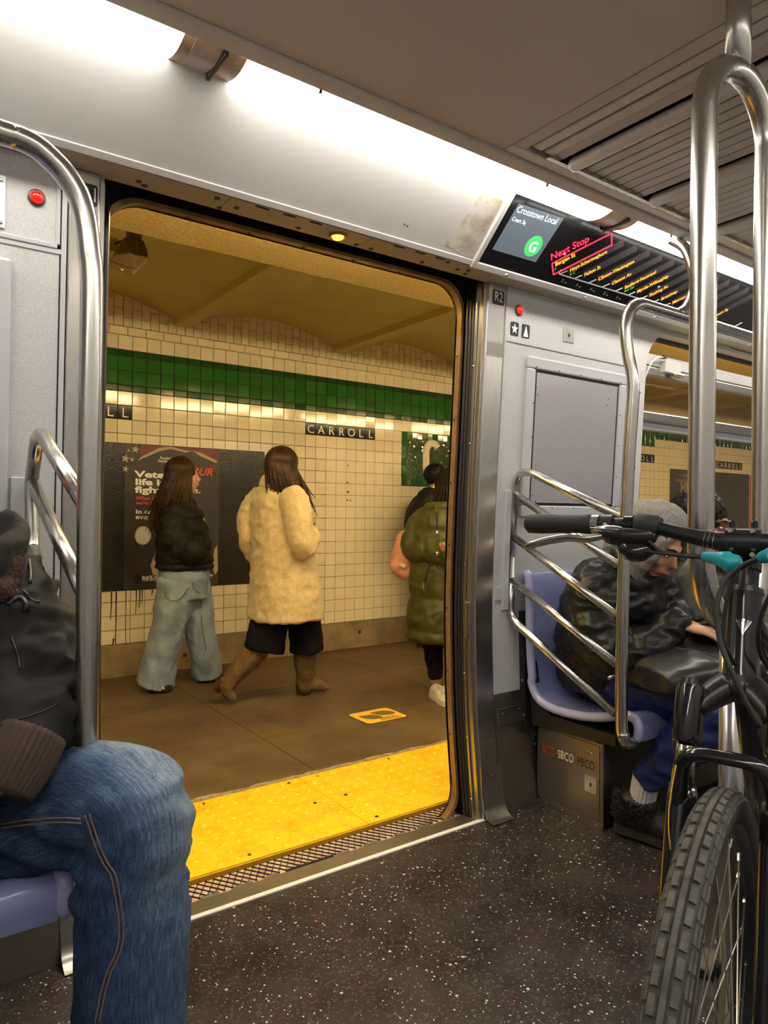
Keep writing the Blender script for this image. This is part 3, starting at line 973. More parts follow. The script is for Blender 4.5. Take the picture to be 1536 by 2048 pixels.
for x, z, ch in letters:
    t = place_copy(lt_me, 'letter_tile', None, pw, (x, PWY, z), Matrix())
    tmx = text_mesh(ch, .098, lambda u, v, d: (x + u, PWY - .0075 - d, z - .036 + v), .0006, 'CENTER', sx=1.02)
    me = tmx.build('letter', 'letter', pw)
    sol = me.modifiers.new('s', 'SOLIDIFY'); sol.thickness = .001

# mosaic station-name panel
mp = thing('mosaic_name_panel', 'green mosaic station name panel with a large cream letter C', 'sign', (4.6, PWY, 1.42))
MX0, MX1, MZ0, MZ1 = 3.85, 5.75, 1.425, 1.915
MB().box(MX0, MX1, PWY - .004, PWY + .006, MZ0, MZ1).build('bed', 'grout', mp)
bt = tm(.061, .061, 'green_tile')
nbx, nbz = 31, 8
for i in range(nbx):
    for zc in (MZ0 + .031, MZ1 - .031): place_copy(bt, 'border_tile', None, mp, (MX0 + .031 + i * .0613, PWY - .002, zc), Matrix.Rotation(random.gauss(0, .02), 4, 'X') @ Matrix.Rotation(random.gauss(0, .02), 4, 'Z'))
for j in range(1, nbz - 1):
    place_copy(bt, 'border_tile', None, mp, (MX0 + .031, PWY - .002, MZ0 + .031 + j * .0612), Matrix.Rotation(random.gauss(0, .02), 4, 'X') @ Matrix.Rotation(random.gauss(0, .02), 4, 'Z'))
    place_copy(bt, 'border_tile', None, mp, (MX1 - .031, PWY - .002, MZ0 + .031 + j * .0612), Matrix.Rotation(random.gauss(0, .02), 4, 'X'))
# big letters drawn as bands of small cream pieces
def arc2(cx, cz, rx, rz, a0, a1, n): return [(cx + rx * math.cos(math.radians(a0 + (a1 - a0) * k / n)), cz + rz * math.sin(math.radians(a0 + (a1 - a0) * k / n))) for k in range(n + 1)]
strokes = [arc2(4.215, 1.74, .075, .085, 35, 180, 14) + [(4.14, 1.74 - .022 * k) for k in range(1, 8)] + arc2(4.215, 1.585, .075, .085, 180, 325, 14),
           [(4.42 + .1 * k / 12, 1.50 + .325 * k / 12) for k in range(13)], [(4.52 + .1 * k / 12, 1.825 - .325 * k / 12) for k in range(13)]]
for grp in ((0,), (1, 2)):
    lb = MB()
    for st_ in grp:
        s = strokes[st_]
        for k in range(len(s) - 1):
            p, q = np.array(s[k]), np.array(s[k + 1]); d = (q - p); L = np.linalg.norm(d); d /= L; nrm = np.array([-d[1], d[0]])
            for w0 in (-.026, 0, .026):
                c = (p + q) / 2 + nrm * w0
                lb.obox((c[0], PWY - .0085, c[1]), (d[0], 0, d[1]), (0, 1, 0), (nrm[0], 0, nrm[1]), L * .46, .003, .0118)
    lb.build('mosaic_letter', 'letter', mp, kind='stuff')
gb = MB()
z = MZ0 + .066
while z < MZ1 - .066:
    x = MX0 + .066
    while x < MX1 - .066:
        gx, gz = random.gauss(0, .03), random.gauss(0, .03)
        h = .0072
        y0 = PWY - .0065
        gb.add([(x - h, y0 - gx * h - gz * h, z - h), (x + h, y0 + gx * h - gz * h, z - h), (x + h, y0 + gx * h + gz * h, z + h), (x - h, y0 - gx * h + gz * h, z + h)], [(0, 1, 2, 3)])
        x += .0165
    z += .0165
gb.build('mosaic_pieces', 'mosaic_green', mp, kind='stuff')

# advertising boards
ab = thing('advertising_board', 'long black painted advertising board on the tiled wall behind the walkers', 'board', (1.6, PWY, .6))
MB().box(.2, 2.485, PWY - .016, PWY + .006, .607, 1.650).build('board', 'poster_black', ab, bevel=.003)
ps = thing('poster', 'dark charcoal veterans poster with white headline and red flag at its top', 'poster', (1.75, PWY - .017, .61))
PO0, PO1, PZ0, PZ1 = 1.401, 2.103, .614, 1.640
psm = lambda u, v, d: (PO0 + u, PWY - .0165 - d, PZ0 + v)
MB().poly([(0, 0), (PO1 - PO0, 0), (PO1 - PO0, PZ1 - PZ0), (0, PZ1 - PZ0)], psm, .0015, 0).build('sheet', 'poster', ps)
def pt(txt, px, py, size, m, sx=1, sh=0, bold=.015):
    p = at(px, py, Y=PWY - .018)
    text_mesh(txt, size, lambda u, v, d: (p[0] + u, PWY - .0180 - d, p[2] + v), .0012, 'LEFT', sh, sx, bold).build('headline' if size > .06 else 'print_line', m, ps)
pt('Veter', 270, 954, .064, 'white', 1.75, 0, .035); pt('life is', 270, 969.5, .064, 'white', 1.65, 0, .035); pt('fight', 270, 985, .064, 'white', 1.7, 0, .035)
pt('n', 385, 972, .064, 'white', 1.6); pt('n.', 385, 986, .064, 'white', 1.4)
pt('OUR', 378, 950, .085, 'poster_orange', 1.0, .3)
pt('When the b', 271, 999.5, .038, 'poster_orange', 1.05, .25); pt("we're here", 271, 1009, .038, 'poster_orange', 1.05, .25)
pt('In cri', 271, 1027, .040, 'white', 1.5, 0, .03); pt('BVSJ', 271, 1038, .030, 'white', 1.6, 0, .02)
pt('Funded by the', 320, 918, .026, 'white'); pt('Suicide Pre', 316, 924, .026, 'white')
pt('BLACK VETERANS', 284, 1157, .025, 'white'); pt('FOR SOCIAL JUS', 284, 1162, .025, 'white'); pt('everyday', 400, 1153, .028, 'white')
def star2(px, py, r):
    p = at(px, py, Y=PWY - .018)
    pts = [(p[0] - PO0 + r * (1 if k % 2 == 0 else .4) * math.sin(math.radians(36 * k + 10)), p[2] - PZ0 + r * (1 if k % 2 == 0 else .4) * math.cos(math.radians(36 * k + 10))) for k in range(10)]
    MB().poly(pts, psm, .003, .001).build('star', 'poster_cream', ps)
star2(251, 917, .032); star2(271, 899, .030); star2(264, 919, .018); star2(251, 938, .026); star2(257, 901, .012)
def ppoly(pix, m, nm, d=.0028):
    q = [at(x, y, Y=PWY - .018) for x, y in pix]
    MB().poly([(p[0] - PO0, p[2] - PZ0) for p in q], psm, d, .001).build(nm, m, ps)
ppoly([(281, 889.5), (433, 899), (434, 926), (400, 906), (370, 902), (342, 895), (318, 899), (281, 914)], 'poster_red', 'flag_stripe')
ppoly([(282, 914), (318, 896), (342, 893), (370, 901), (385, 903), (370, 905), (342, 898), (320, 902), (275, 921)], 'poster_cream', 'flag_stripe', .0036)
ppoly([(386, 902), (400, 905), (433, 921), (433, 927), (398, 911)], 'poster_cream', 'flag_stripe', .0036)
ppoly([(410, 922), (433, 934), (431, 945)], 'poster_red', 'flag_stripe', .0036)
ppoly([(301, 1130), (309, 1110), (316, 1104), (322, 1150), (306, 1150)], 'poster_cream', 'figure_print')
ppoly([(401, 1033), (409, 1036), (412, 1060), (406, 1080), (400, 1060)], 'poster_cream', 'figure_print')
ppoly([(434, 1090), (429, 1098), (424, 1130), (430, 1150), (436, 1140)], 'poster_cream', 'figure_print')
ppoly([(267, 1150), (278, 1146), (284, 1156), (280, 1168), (268, 1166)], 'ink', 'logo_blob')
# plain ring where the code stood
c = at(286, 1071, Y=PWY - .018)
MB().poly([(c[0] - PO0 + .058 * math.cos(a), c[2] - PZ0 + .068 * math.sin(a)) for a in np.linspace(0, 2 * math.pi, 28, endpoint=False)], psm, .0028, .001).build('round_print', 'poster_cream', ps)
MB().poly([(c[0] - PO0 + .050 * math.cos(a), c[2] - PZ0 + .060 * math.sin(a)) for a in np.linspace(0, 2 * math.pi, 28, endpoint=False)], psm, .0034, .001).build('round_print', 'line_white', ps)
# paint drips under the board
dr = thing('paint_drip', 'black paint drips running down the tiles below the advertising board', 'paint', (1.4, PWY, .6))
for px, y0, y1, w in ((223, 1184, 1240, .006), (233, 1184, 1288, .004), (252, 1182, 1336, .003), (273, 1180, 1228, .0045), (280, 1180, 1215, .006), (285, 1180, 1208, .004), (305, 1180, 1190, .006), (313, 1180, 1246, .0035), (227, 1277, 1290, .007)):
    p0, p1 = at(px, y0, Y=PWY - .009), at(px - 2, y1, Y=PWY - .009)
    MB().tube([p0, (p0 + p1) / 2 + np.array([.002, 0, 0]), p1], [w * .9, w * .6, w * .45], 6).build('drip', 'drip', dr)
# chips and marks on the tiles
mk = MB()
for px, py, r in ((696, 931, .011), (695, 965, .014), (696, 984, .016), (695, 1000, .012), (701, 1001, .012), (630, 1022, .012), (788, 1130, .012)):
    p = at(px, py, Y=PWY - .008); mk.dome(p, (0, -1, 0), r * .8, .003, 7)
mk.build('tile_chips', 'wallbase', pw, kind='stuff')
# boards seen through the car window
b2 = thing('music_poster', 'dark poster reading music history seen through the car window', 'poster', (8.5, PWY, .6))
MB().box(8.10, 10.05, PWY - .016, PWY + .006, .60, 1.762).build('board', 'poster', b2)
text_mesh('MUSIC', .27, lambda u, v, d: (8.32 + u, PWY - .0165 - d, 1.42 + v), .001, sx=.62).build('headline', 'poster_cream', b2)
text_mesh('HISTORY', .24, lambda u, v, d: (8.66 + u, PWY - .0165 - d, 1.26 + v), .001, sx=.55).build('headline', 'poster_cream', b2)
text_mesh('a capturing of', .075, lambda u, v, d: (8.30 + u, PWY - .0165 - d, 1.67 + v), .001).build('print_line', 'poster_cream', b2)
text_mesh('musical moments', .075, lambda u, v, d: (8.22 + u, PWY - .0165 - d, 1.60 + v), .001).build('print_line', 'poster_cream', b2)
MB().box(10.08, 10.12, PWY - .03, PWY, .6, 1.75).build('edge_bar', 'poster_orange', b2)

# vaulted ceiling with cross beams, and the long girder near the train
vb = struct(MB().box(PX0, PX1, 2.15, PWY + .3, 2.97, 3.05).build('ceiling_platform', 'vault'))
beams = [-.93, .43, 1.80, 3.17, 4.54, 5.9, 7.27, 8.64]
b = MB()
for i in range(len(beams) - 1):
    x0, x1 = beams[i], beams[i + 1]
    sec = []
    for k in range(17):
        q = k / 16
        sec.append((x0 + (x1 - x0) * q, 2.555 + .155 * math.sin(math.pi * q) ** .85))
    sec2 = [(x, z + .02) for x, z in reversed(sec)]
    MB().rings([[(x, y, z) for x, z in sec + sec2] for y in (3.1, PWY + .02)]).build('vault_bay', 'vault', vb, smooth='auto')
for x in beams:
    bb = MB()
    sec = [(-.055, 0), (.055, 0), (.075, .10), (-.075, .10)]
    bb.rings([[(x + u, y, 2.535 + w) for u, w in sec] for y in (3.1, PWY + .01)])
    bb.build('cross_beam', 'vault', vb, bevel=.004)
# chipped girder underside
b = MB(); bot = []
for i in range(181):
    x = PX0 + (PX1 - PX0) * i / 180
    bot.append((x, 3.165 + .012 * noise.noise(Vector((x * 9, 5, 0)))))
b.rings([[(x, 2.14, 2.40) for x, y in bot], [(x, y, 2.40) for x, y in bot], [(x, y + .008, 2.415) for x, y in bot], [(x, 3.17, 2.75) for x, y in bot]], False, False)
b.build('girder', 'girder', vb)
# platform lamps hung under the girder, beside the train
for i in range(7):
    x0 = -1.0 + 1.75 * i
    t = thing('platform_light', 'long warm fluorescent light hung under the platform girder', 'light', (x0, 2.45, 2.35), 'platform fluorescent lights')
    MB().box(x0, x0 + 1.5, 2.39, 2.51, 2.378, 2.40).build('housing', 'girder', t)
    for y in (2.42, 2.48):
        MB().tube([(x0 + .03, y, 2.360), (x0 + 1.47, y, 2.360)], .016, 10).build('lamp_tube', 'platform_tube', t, smooth=True)
struct(MB().box(PX0 - .1, PX0, 2.1, PWY + .3, -.4, 3.1).build('wall_platform_left', 'vault'))
struct(MB().box(PX1, PX1 + .1, 2.1, PWY + .3, -.4, 3.1).build('wall_platform_right', 'vault'))

# public address loudspeaker
sp = thing('loudspeaker', 'brown boxy loudspeaker hanging from the platform ceiling at the left', 'speaker', (1.0, 3.6, 2.45))
def spk(px, py, Y): return at(px, py, Y=Y)
F = [spk(221, 537, 3.50), spk(244, 521, 3.42), spk(296, 521, 3.42), spk(279, 549, 3.45), spk(266, 553, 3.46), spk(238, 549, 3.48)]
fA = [spk(219, 534, 3.52), spk(238, 518, 3.44), spk(297, 527, 3.42), spk(268, 555, 3.46)]
# front grille (bottom) quad and top body, tapering upward
low = [spk(218, 536, 3.56), spk(268, 553, 3.42), spk(297, 520, 3.50), spk(245, 512, 3.66)]
midr = [p + np.array([0, 0, .035]) for p in low]
topr = [spk(247, 475, 3.58), spk(250, 474, 3.54), spk(288, 482, 3.58), spk(284, 480, 3.66)]
b = MB(); b.rings([[p for p in midr], [p for p in topr]]); b.build('cabinet', 'speaker', sp, bevel=.006)
b = MB(); b.rings([[p for p in low], [p + np.array([0, 0, .032]) for p in low]]); b.build('front_grille', 'speaker', sp, bevel=.008)
cc = sum(low[:2]) / 2
MB().obox((low[0] + low[1]) / 2 + np.array([0.004, -.004, .012]), (low[1] - low[0]) / np.linalg.norm(low[1] - low[0]), (0, 0, 1), np.cross((low[1] - low[0]) / np.linalg.norm(low[1] - low[0]), (0, 0, 1)), .010, .004, .002).build('badge', 'cream_print', sp)
tc = sum(topr) / 4
MB().box(tc[0] - .03, tc[0] + .03, tc[1] - .03, tc[1] + .03, tc[2] - .01, 2.66).build('bracket', 'speaker', sp)
pl = spk(228, 487, 3.62)
MB().box(pl[0] - .05, pl[0] + .02, pl[1], pl[1] + .01, pl[2] - .04, pl[2] + .03).build('mount_plate', 'vault', sp)
MB().tube([pl, tc], .008, 8).build('mount_arm', 'speaker', sp)

# yellow floor sign with shoe prints
fs = thing('floor_sign', 'yellow rounded floor decal with two olive shoe prints', 'sign', (2.35, 3.32, 0))
fm = lambda u, v, d: (2.215 + u, 3.212 + v, .0004 + d)
MB().poly(rrect(-.006, .284, -.006, .224, .03, 5), fm, .0006, 0).build('border', 'ink', fs)
MB().poly(rrect(0, .278, 0, .218, .028, 5), fm, .0012, 0).build('sheet', 'signyellow', fs)
def sole(cx, cy, ang, L):
    pts = []
    for k in range(24):
        a = 2 * math.pi * k / 24
        u = L * .5 * math.cos(a); w = (.034 + .008 * math.cos(a) - .010 * math.cos(2 * a + .3)) * math.sin(a)
        ca, sa = math.cos(ang), math.sin(ang)
        pts.append((cx + u * ca - w * sa, cy + u * sa + w * ca))
    MB().poly(pts, fm, .0017, .0005).build('shoe_print', 'signolive', fs)
sole(.085, .105, math.radians(-38), .14); sole(.19, .135, math.radians(-30), .15)
for k in range(3):
    MB().poly([(.10 + .01 * k, .018 + .018 * k), (.24 - .012 * k, .018 + .018 * k), (.24 - .012 * k, .025 + .018 * k), (.10 + .01 * k, .025 + .018 * k)], fm, .0017, .0005).build('print_line', 'signolive', fs)
# ================================================================== ROUTE DISPLAY
dsp = thing('route_display', 'long black overhead route display listing next stops above the right wall', 'display', (1.72, 1.86, 2.075))
def dm(x, s, d): return covemap(1.71 + x, s, d)
DL = 1.93
MB().poly([(.012, .006), (DL, .006), (DL, .264), (.012, .264)], dm, .004, -.02).build('glass', 'screen_black', dsp)
MB().poly([(-.004, -.004), (.016, -.004), (.016, .270), (-.004, .270)], dm, .012, -.02).build('end_frame', 'cove', dsp, bevel=.003)
MB().poly([(-.004, -.018), (DL, -.018), (DL, .008), (-.004, .008)], dm, .010, -.02).build('bottom_frame', 'cove', dsp, bevel=.004)
MB().poly([(DL, -.018), (DL + .02, -.018), (DL + .02, .270), (DL, .270)], dm, .012, -.02).build('end_frame', 'cove', dsp, bevel=.003)
b = MB()
for x in (.17, .62, 1.1, 1.55): b.lathe(dm(x, -.012, .008), cn + np.array([0, 0, -.6]), [(0, .010), (.003, .009), (.004, .006)], 12)
for x, s in ((.385, .125), (.555, .15), (1.0, .12)): b.dome(dm(x, s, .004), cn, .006, .004, 8)
b.build('display_screws', 'screw', dsp, kind='stuff')
scr = MB().poly([(.050, .064), (.272, .066), (.279, .242), (.053, .236)], dm, .0052, .003).build('lcd_panel', 'screen_grey', dsp)
def dtext(txt, x, s, size, m, ang=0, sx=1, nm='lettering', par=None, al='LEFT', bold=0, d=.0062):
    ca, sa = math.cos(math.radians(ang)), math.sin(math.radians(ang))
    mf = lambda u, v, dd: dm(x + u * ca - v * sa, s + u * sa + v * ca, d)
    o = text_mesh(txt, size, mf, 0, al, 0, sx, bold).build(nm, m, par or dsp)
    return o
dtext('Crosstown Local', .058, .208, .033, 'lcd_white', 1.5, .88, par=scr)
dtext('Court Sq', .060, .177, .021, 'lcd_white', 1.5, .85, par=scr)
circ = [(.218 + .038 * math.cos(a), .118 + .040 * math.sin(a)) for a in np.linspace(0, 2 * math.pi, 32, endpoint=False)]
MB().poly(circ, dm, .0060, .004).build('route_disc', 'lcd_green', scr)
dtext('G', .218, .098, .054, 'lcd_white', 0, 1.0, par=scr, al='CENTER', bold=.02, d=.0068)
A = 42
ca, sa = math.cos(math.radians(A)), math.sin(math.radians(A))
dtext('Next Stop', .336, .088, .043, 'led_red', A, .92, bold=.012)
# red box round the next stop
q0, q1 = np.array([.352, .080]), np.array([.352 + .258 * ca, .080 + .258 * sa])
off = np.array([.0395, -.0385])
def bar2(p, q, w, m, nm='rule'):
    d = (q - p); L = np.linalg.norm(d); d = d / L; nr = np.array([-d[1], d[0]]) * w / 2
    MB().poly([tuple(p - nr), tuple(q - nr), tuple(q + nr), tuple(p + nr)], dm, .0062, .004).build(nm, m, dsp)
bar2(q0, q1, .0045, 'led_red'); bar2(q0 + off, q1 + off, .0045, 'led_red'); bar2(q0, q0 + off, .0045, 'led_red'); bar2(q1, q1 + off, .0045, 'led_red')
dtext('Bergen St', .374, .073, .025, 'led_amber', A, .9, bold=.012)
dtext('F', .384, .058, .017, 'led_green', A, .9)
stops = [('Hoyt-Schermerhorn', 'A C'), ('Fulton St', ''), ('Clinton-Washington', ''), ('Classon Av', ''), ('Bedford-Nostrand', 'B44 SBS'), ('Myrtle-Willoughby', ''), ('Flushing Av', ''), ('Broadway', ''), ('Metropolitan Av', 'L'), ('Nassau Av', ''), ('Greenpoint Av', ''), ('21 St', ''), ('Court Sq', 'E M')]
for i, (s1, s2) in enumerate(stops):
    x0 = .462 + .0868 * i
    colr = 'led_red' if s1 == '21 St' else 'led_amber'
    # faint printed strip behind each name
    p = np.array([x0 - .006, .070]); q = p + np.array([ca, sa]) * .245; nr = np.array([-sa, ca]) * .020
    if q[1] + nr[1] < .262:
        MB().poly([tuple(p - nr * .6), tuple(q - nr * .6), tuple(q + nr), tuple(p + nr)], dm, .0046, .003).build('name_strip', 'name_strip', dsp)
    dtext(s1, x0, .070, .0235, colr, A, .86, bold=.010)
    if s2: dtext(s2, x0 + .012, .056, .016, 'led_green', A, .9)
    bar2(np.array([x0 - .042, .050]), np.array([x0 - .014, .072]), .0035, 'line_white', 'tick')
    if i < 11:
        dtext(str(i + 2), x0 - .014, .024, .019, 'line_white', -4, .85, 'minute_number')
        dtext('min', x0 + (.004 if i < 8 else .012), .024, .011, 'line_white', -4, .85, 'minute_unit')
bar2(np.array([.416, .050]), np.array([1.50, .050]), .0042, 'line_white', 'route_line')
bar2(np.array([.414, .050]), np.array([.414, .068]), .0042, 'line_white', 'route_line')
bar2(np.array([1.62, .050]), np.array([1.70, .050]), .0042, 'line_white', 'route_line')
bar2(np.array([1.70, .050]), np.array([1.74, .085]), .0042, 'line_white', 'route_line')
# second cove panel further along
MB().poly([(3.66, 0), (CX1, 0), (CX1, LC), (3.66, LC)], covemap, 0, -.02).build('cove_panel', 'cove', wall_top)

# ================================================================== GRAB RAILS
def stub(c, n, r, h, nm, par):
    MB().lathe(c, n, [(0, r), (h, r)], 18).build(nm, 'tube', par, smooth='auto', bevel=.002)
# right seat-end screen
ws = thing('seat_screen', 'stainless seat-end rail with sloping bars beside the hooded passenger', 'handrail', (2.08, 1.48, .4))
XR = 2.078; YS = 1.478
def wr_(Y, Z): return np.array([XR, 1.478 + (Y - 1.50) * .985, 1.18 + (Z - 1.18) * .985])
top = 1.915
stan = [np.array([XR, YS - .002, .415]), np.array([XR, YS + .006, .49]), np.array([XR, YS + .004, .90]), np.array([XR, YS - .006, 1.18]), np.array([XR, YS - .016, 1.40]), np.array([XR + .004, YS - .026, 1.62]), np.array([XR - .004, YS - .012, 1.72]), np.array([XR - .012, YS - .004, 1.80])]
bend = arc((XR - .012 + .10, YS - .004, 1.815), (-1, 0, 0), (0, 0, 1), .10, 0, math.pi / 2, 8)
rail_end = [np.array([XR + .3, YS - .004, top]), np.array([5.9, YS - .004, top])]
MB().tube(smooth_path(stan, 5)[:-1] + bend + rail_end, .0212, 18).build('stanchion', 'tube', ws, smooth=True)
# foot of the stanchion curls to the seat front
MB().tube(smooth_path([np.array([XR, YS - .002, .43]), np.array([XR + .004, YS - .004, .405]), np.array([XR + .03, YS - .006, .392]), np.array([XR + .075, YS - .006, .392])], 5), .0210, 16).build('stanchion_foot', 'tube', ws, smooth=True)
RB = .0158
loop = fillet([wr_(1.531, .478), wr_(2.040, .748), wr_(2.040, 1.0), wr_(2.015, 1.375), wr_(1.516, 1.169)], [0, .09, 0.001, .075, 0], 8)
MB().tube(loop, RB, 14).build('rail_loop', 'tube', ws, smooth=True)
for a, c in (((2.022, 1.259), (1.524, 1.0)), ((2.03, 1.085), (1.528, .822)), ((2.036, .908), (1.529, .653))):
    MB().tube([wr_(*a), wr_(*c)], RB * .97, 14).build('slanting_bar', 'tube', ws, smooth=True)
MB().wallbox(2.028, 2.062, .79, 1.27, .012, -.002, 3).build('wall_bracket', 'panel_trim', ws, bevel=.003)
MB().wallbox(1.992, 2.07, .83, .885, .006, -.002, 1).build('wall_bracket', 'panel_trim', ws, bevel=.002)
# ceiling hook joining the rail
hk = [np.array([2.50, 1.58, 2.255]), np.array([2.50, 1.52, 2.20]), np.array([2.50, 1.485, 2.10]), np.array([2.485, YS - .004, 2.03]), np.array([2.44, YS - .004, 1.955]), np.array([2.38, YS - .004, 1.918])]
MB().tube(smooth_path(hk, 6), .0205, 16).build('ceiling_hanger', 'tube', ws, smooth=True)

# left seat-end screen
wl_ = thing('seat_screen', 'stainless seat-end rail and tall bent tube beside the passenger in jeans', 'handrail', (.33, 1.43, .4))
YL = 1.43; XL = .3265
bl = [at(x_, y_, Y=YL) for x_, y_ in ((178, 500), (173, 455), (166, 420), (154, 386), (130, 348), (104, 320), (72, 293), (30, 273), (0, 264))]
zt = bl[-1][2]
bl.append(np.array([bl[-1][0] - .25, YL, zt + .012])); bl.append(np.array([-1.8, YL, zt + .012]))
stl = [np.array([XL, YL, .41]), np.array([XL, YL, .9]), np.array([XL, YL, 1.3]), np.array([XL + .002, YL, 1.6])] + bl
MB().tube(smooth_path(stl, 6), .0217, 20).build('stanchion', 'tube', wl_, smooth=True)
XB = .312
L2 = fillet([np.array([XL, YL + .02, .80]), at(66, 1095, X=XB) * [1, 1, 1], at(62, 960, X=XB) + [0, .0, .0], at(78, 862, X=XB), np.array([XL, YL + .02, 1.19])], [0, .02, .001, .075, 0], 8)
MB().tube([at(66, 1250, X=XB) + [0, -.0, 0]] + fillet([at(66, 1180, X=XB), at(63, 965, X=XB), at(76, 858, X=XB), np.array([XL, YL + .018, 1.185])], [0, .001, .07, 0], 8), .0165, 14).build('rail_loop', 'tube', wl_, smooth=True)
MB().tube([at(66, 968, X=XB), np.array([XL, YL + .018, 1.01])], .0160, 14).build('slanting_bar', 'tube', wl_, smooth=True)
MB().tube([at(66, 1098, X=XB), np.array([XL, YL + .018, .80])], .0160, 14).build('slanting_bar', 'tube', wl_, smooth=True)
MB().wallbox(.268, .300, .75, 1.26, .012, -.002, 3).build('wall_bracket', 'panel_trim', wl_, bevel=.003)

# split floor-to-ceiling pole
PX, PY, PRD = 1.452, .768, .0250
po = thing('grab_pole', 'tall stainless pole that splits into a double loop, behind the bicycle', 'pole', (PX, PY, 0))
MB().tube([(PX, PY, 2.105), (PX, PY, 2.345)], PRD, 22).build('pole_top', 'tube', po, smooth=True)
MB().tube([(PX, PY, 0), (PX, PY, .965)], PRD, 22).build('pole_base', 'tube', po, smooth=True)
h = .125
lp = [(PX - h * math.sin(q), PY, 1.12 - .165 * math.cos(q)) for q in np.linspace(0.02, math.pi / 2, 10)]
lp += [(PX - h, PY, z) for z in (1.3, 1.6, 1.85)]
lp += [(PX - h * math.cos(q), PY, 1.985 + h * math.sin(q)) for q in np.linspace(0, math.pi, 19)]
lp += [(PX + h, PY, z) for z in (1.85, 1.6, 1.3)]
lp += [(PX + h * math.sin(q), PY, 1.12 - .165 * math.cos(q)) for q in np.linspace(math.pi / 2, 0.02, 10)]
MB().tube(lp, PRD, 22).build('pole_loop', 'tube', po, smooth=True)
MB().lathe((PX, PY, 0), (0, 0, 1), [(0, .05), (.006, .05), (.012, .032), (.02, .028)], 24).build('floor_flange', 'tube', po, smooth='auto')

# ================================================================== BENCHES
PROF = [(1.992, .935), (1.984, .925), (1.978, .86), (1.972, .70), (1.962, .56), (1.94, .475), (1.90, .432), (1.82, .415), (1.70, .420), (1.60, .440), (1.535, .462), (1.495, .470), (1.468, .462), (1.455, .438), (1.457, .405)]
def bench(name, label, x0, x1, endx, pitch=.50):
    t = thing(name, label, 'bench', ((x0 + x1) / 2, 1.7, 0))
    P = smooth_path([np.array([0, y, z]) for y, z in PROF], 3)
    nx = int((x1 - x0) / .05)
    R = []
    for i in range(nx + 1):
        x = x0 + (x1 - x0) * i / nx
        q = math.cos(2 * math.pi * (x - endx) / pitch)
        ring = []
        for k, p in enumerate(P):
            dip = .012 * q * math.sin(math.pi * k / (len(P) - 1))
            ring.append((x, p[1] - dip * .5 * (p[2] > .5), p[2] + dip * (p[2] < .5)))
        back = [(x, y + (.018 if z > .48 else .004), z - (.018 if z < .5 else 0)) for (_, y, z) in ring[::-1]]
        R.append(ring + back)
    MB().rings(R).build('seat_shell', 'seat', t, smooth='auto')
    s = 1 if abs(endx - x0) < .01 else -1
    rim = [np.array([endx - s * .012, y - (.012 if z > .5 else 0), z + (.004 if z < .5 else 0)]) for (_, y, z) in P]
    MB().tube(rim, .0175, 12, round_ends=True).build('end_rim', 'seat_rim', t, smooth=True)
    MB().wallbox(min(endx - s * .018, endx + s * .03), max(endx - s * .018, endx + s * .03), .29, .78, .028, -.0, 4).build('end_bracket', 'black', t)
    b = MB(); xb0, xb1 = sorted((endx + s * .002, endx + s * .03))
    b.rings([[(x, y, z) for y, z in ((1.96, .58), (1.93, .42), (1.86, .385), (1.56, .385), (1.56, .345), (1.955, .325), (1.985, .58))] for x in (xb0, xb1)])
    b.build('end_bracket', 'black', t)
    MB().box(min(x0, x1) + .05, max(x0, x1) - .02, 1.56, 1.95, .335, .384).build('seat_support', 'black', t)
    b = MB()
    for z in (.36, .50): b.dome((endx - s * .019, wy(z) - .015, z), (-s, 0, 0), .006, .003, 8)
    b.build('bracket_bolts', 'screw', t, kind='stuff')
    return t
bench('bench', 'periwinkle moulded bench under the window with the hooded passenger', 2.150, 5.6, 2.150)
left_bench = bench('bench', 'periwinkle moulded bench at the left under the passenger in jeans', -2.0, .285, .285)

# equipment box under the right bench
eb = thing('equipment_box', 'scuffed steel box under the bench lettered BCO SBCO PBCO', 'box', (2.3, 1.8, 0))
BX = 2.193
MB().box(BX, 3.0, 1.642, 1.95, .012, .325).build('box_body', 'steel_dark', eb, bevel=.006)
bm_ = lambda u, v, d: (BX - d, 2.012 - u, v)
MB().poly(rrect(.052, .355, .028, .312, .012, 4), bm_, .0035, 0).build('access_door', 'steel_dark', eb, bevel=.001)
MB().poly([(.0, .0), (.372, .0), (.372, .022), (.0, .022)], bm_, .003, -.002).build('kick_angle', 'steel_dark', eb)
MB().poly([(.0, .0), (.030, .0), (.030, .32), (.0, .32)], bm_, .002, -.002).build('edge_angle', 'steel_dark', eb)
lb_ = MB().poly(rrect(.070, .345, .205, .262, .010, 4), bm_, .0048, .002).build('name_plate', 'steel_dark', eb)
for tx, u0, mm in (('BCO', .076, 'redprint'), ('SBCO', .158, 'cream_print'), ('PBCO', .254, 'ink')):
    text_mesh(tx, .046, lambda u, v, d: bm_(u0 + u, .215 + v, .0052), 0, sx=.68, bold=.008).build('lettering', mm, lb_)
MB().poly(rrect(.290, .346, .128, .190, .004, 3), bm_, .006, .002).build('lock_plate', 'steel', eb)
MB().poly([(.312, .158), (.318, .149), (.324, .158), (.318, .168)], bm_, .0072, .004).build('key_hole', 'ink', eb)
b = MB()
for u, v in ((.012, .05), (.012, .10), (.012, .15), (.012, .20), (.012, .245), (.012, .29), (.040, .275), (.040, .235), (.30, .278), (.318, .276), (.10, .012), (.18, .012), (.26, .012), (.345, .012)):
    b.dome(bm_(u, v, .003), (-1, 0, 0), .0052, .003, 8)
b.build('box_screws', 'screw', eb, kind='stuff')
pg = MB()
for i in range(14):
    for j in range(9):
        pg.box(2.50 + i * .012, 2.507 + i * .012, 1.639, 1.643, .20 + j * .012, .207 + j * .012)
pg.build('vent_holes', 'ink', eb, kind='stuff')
eb2 = left_bench
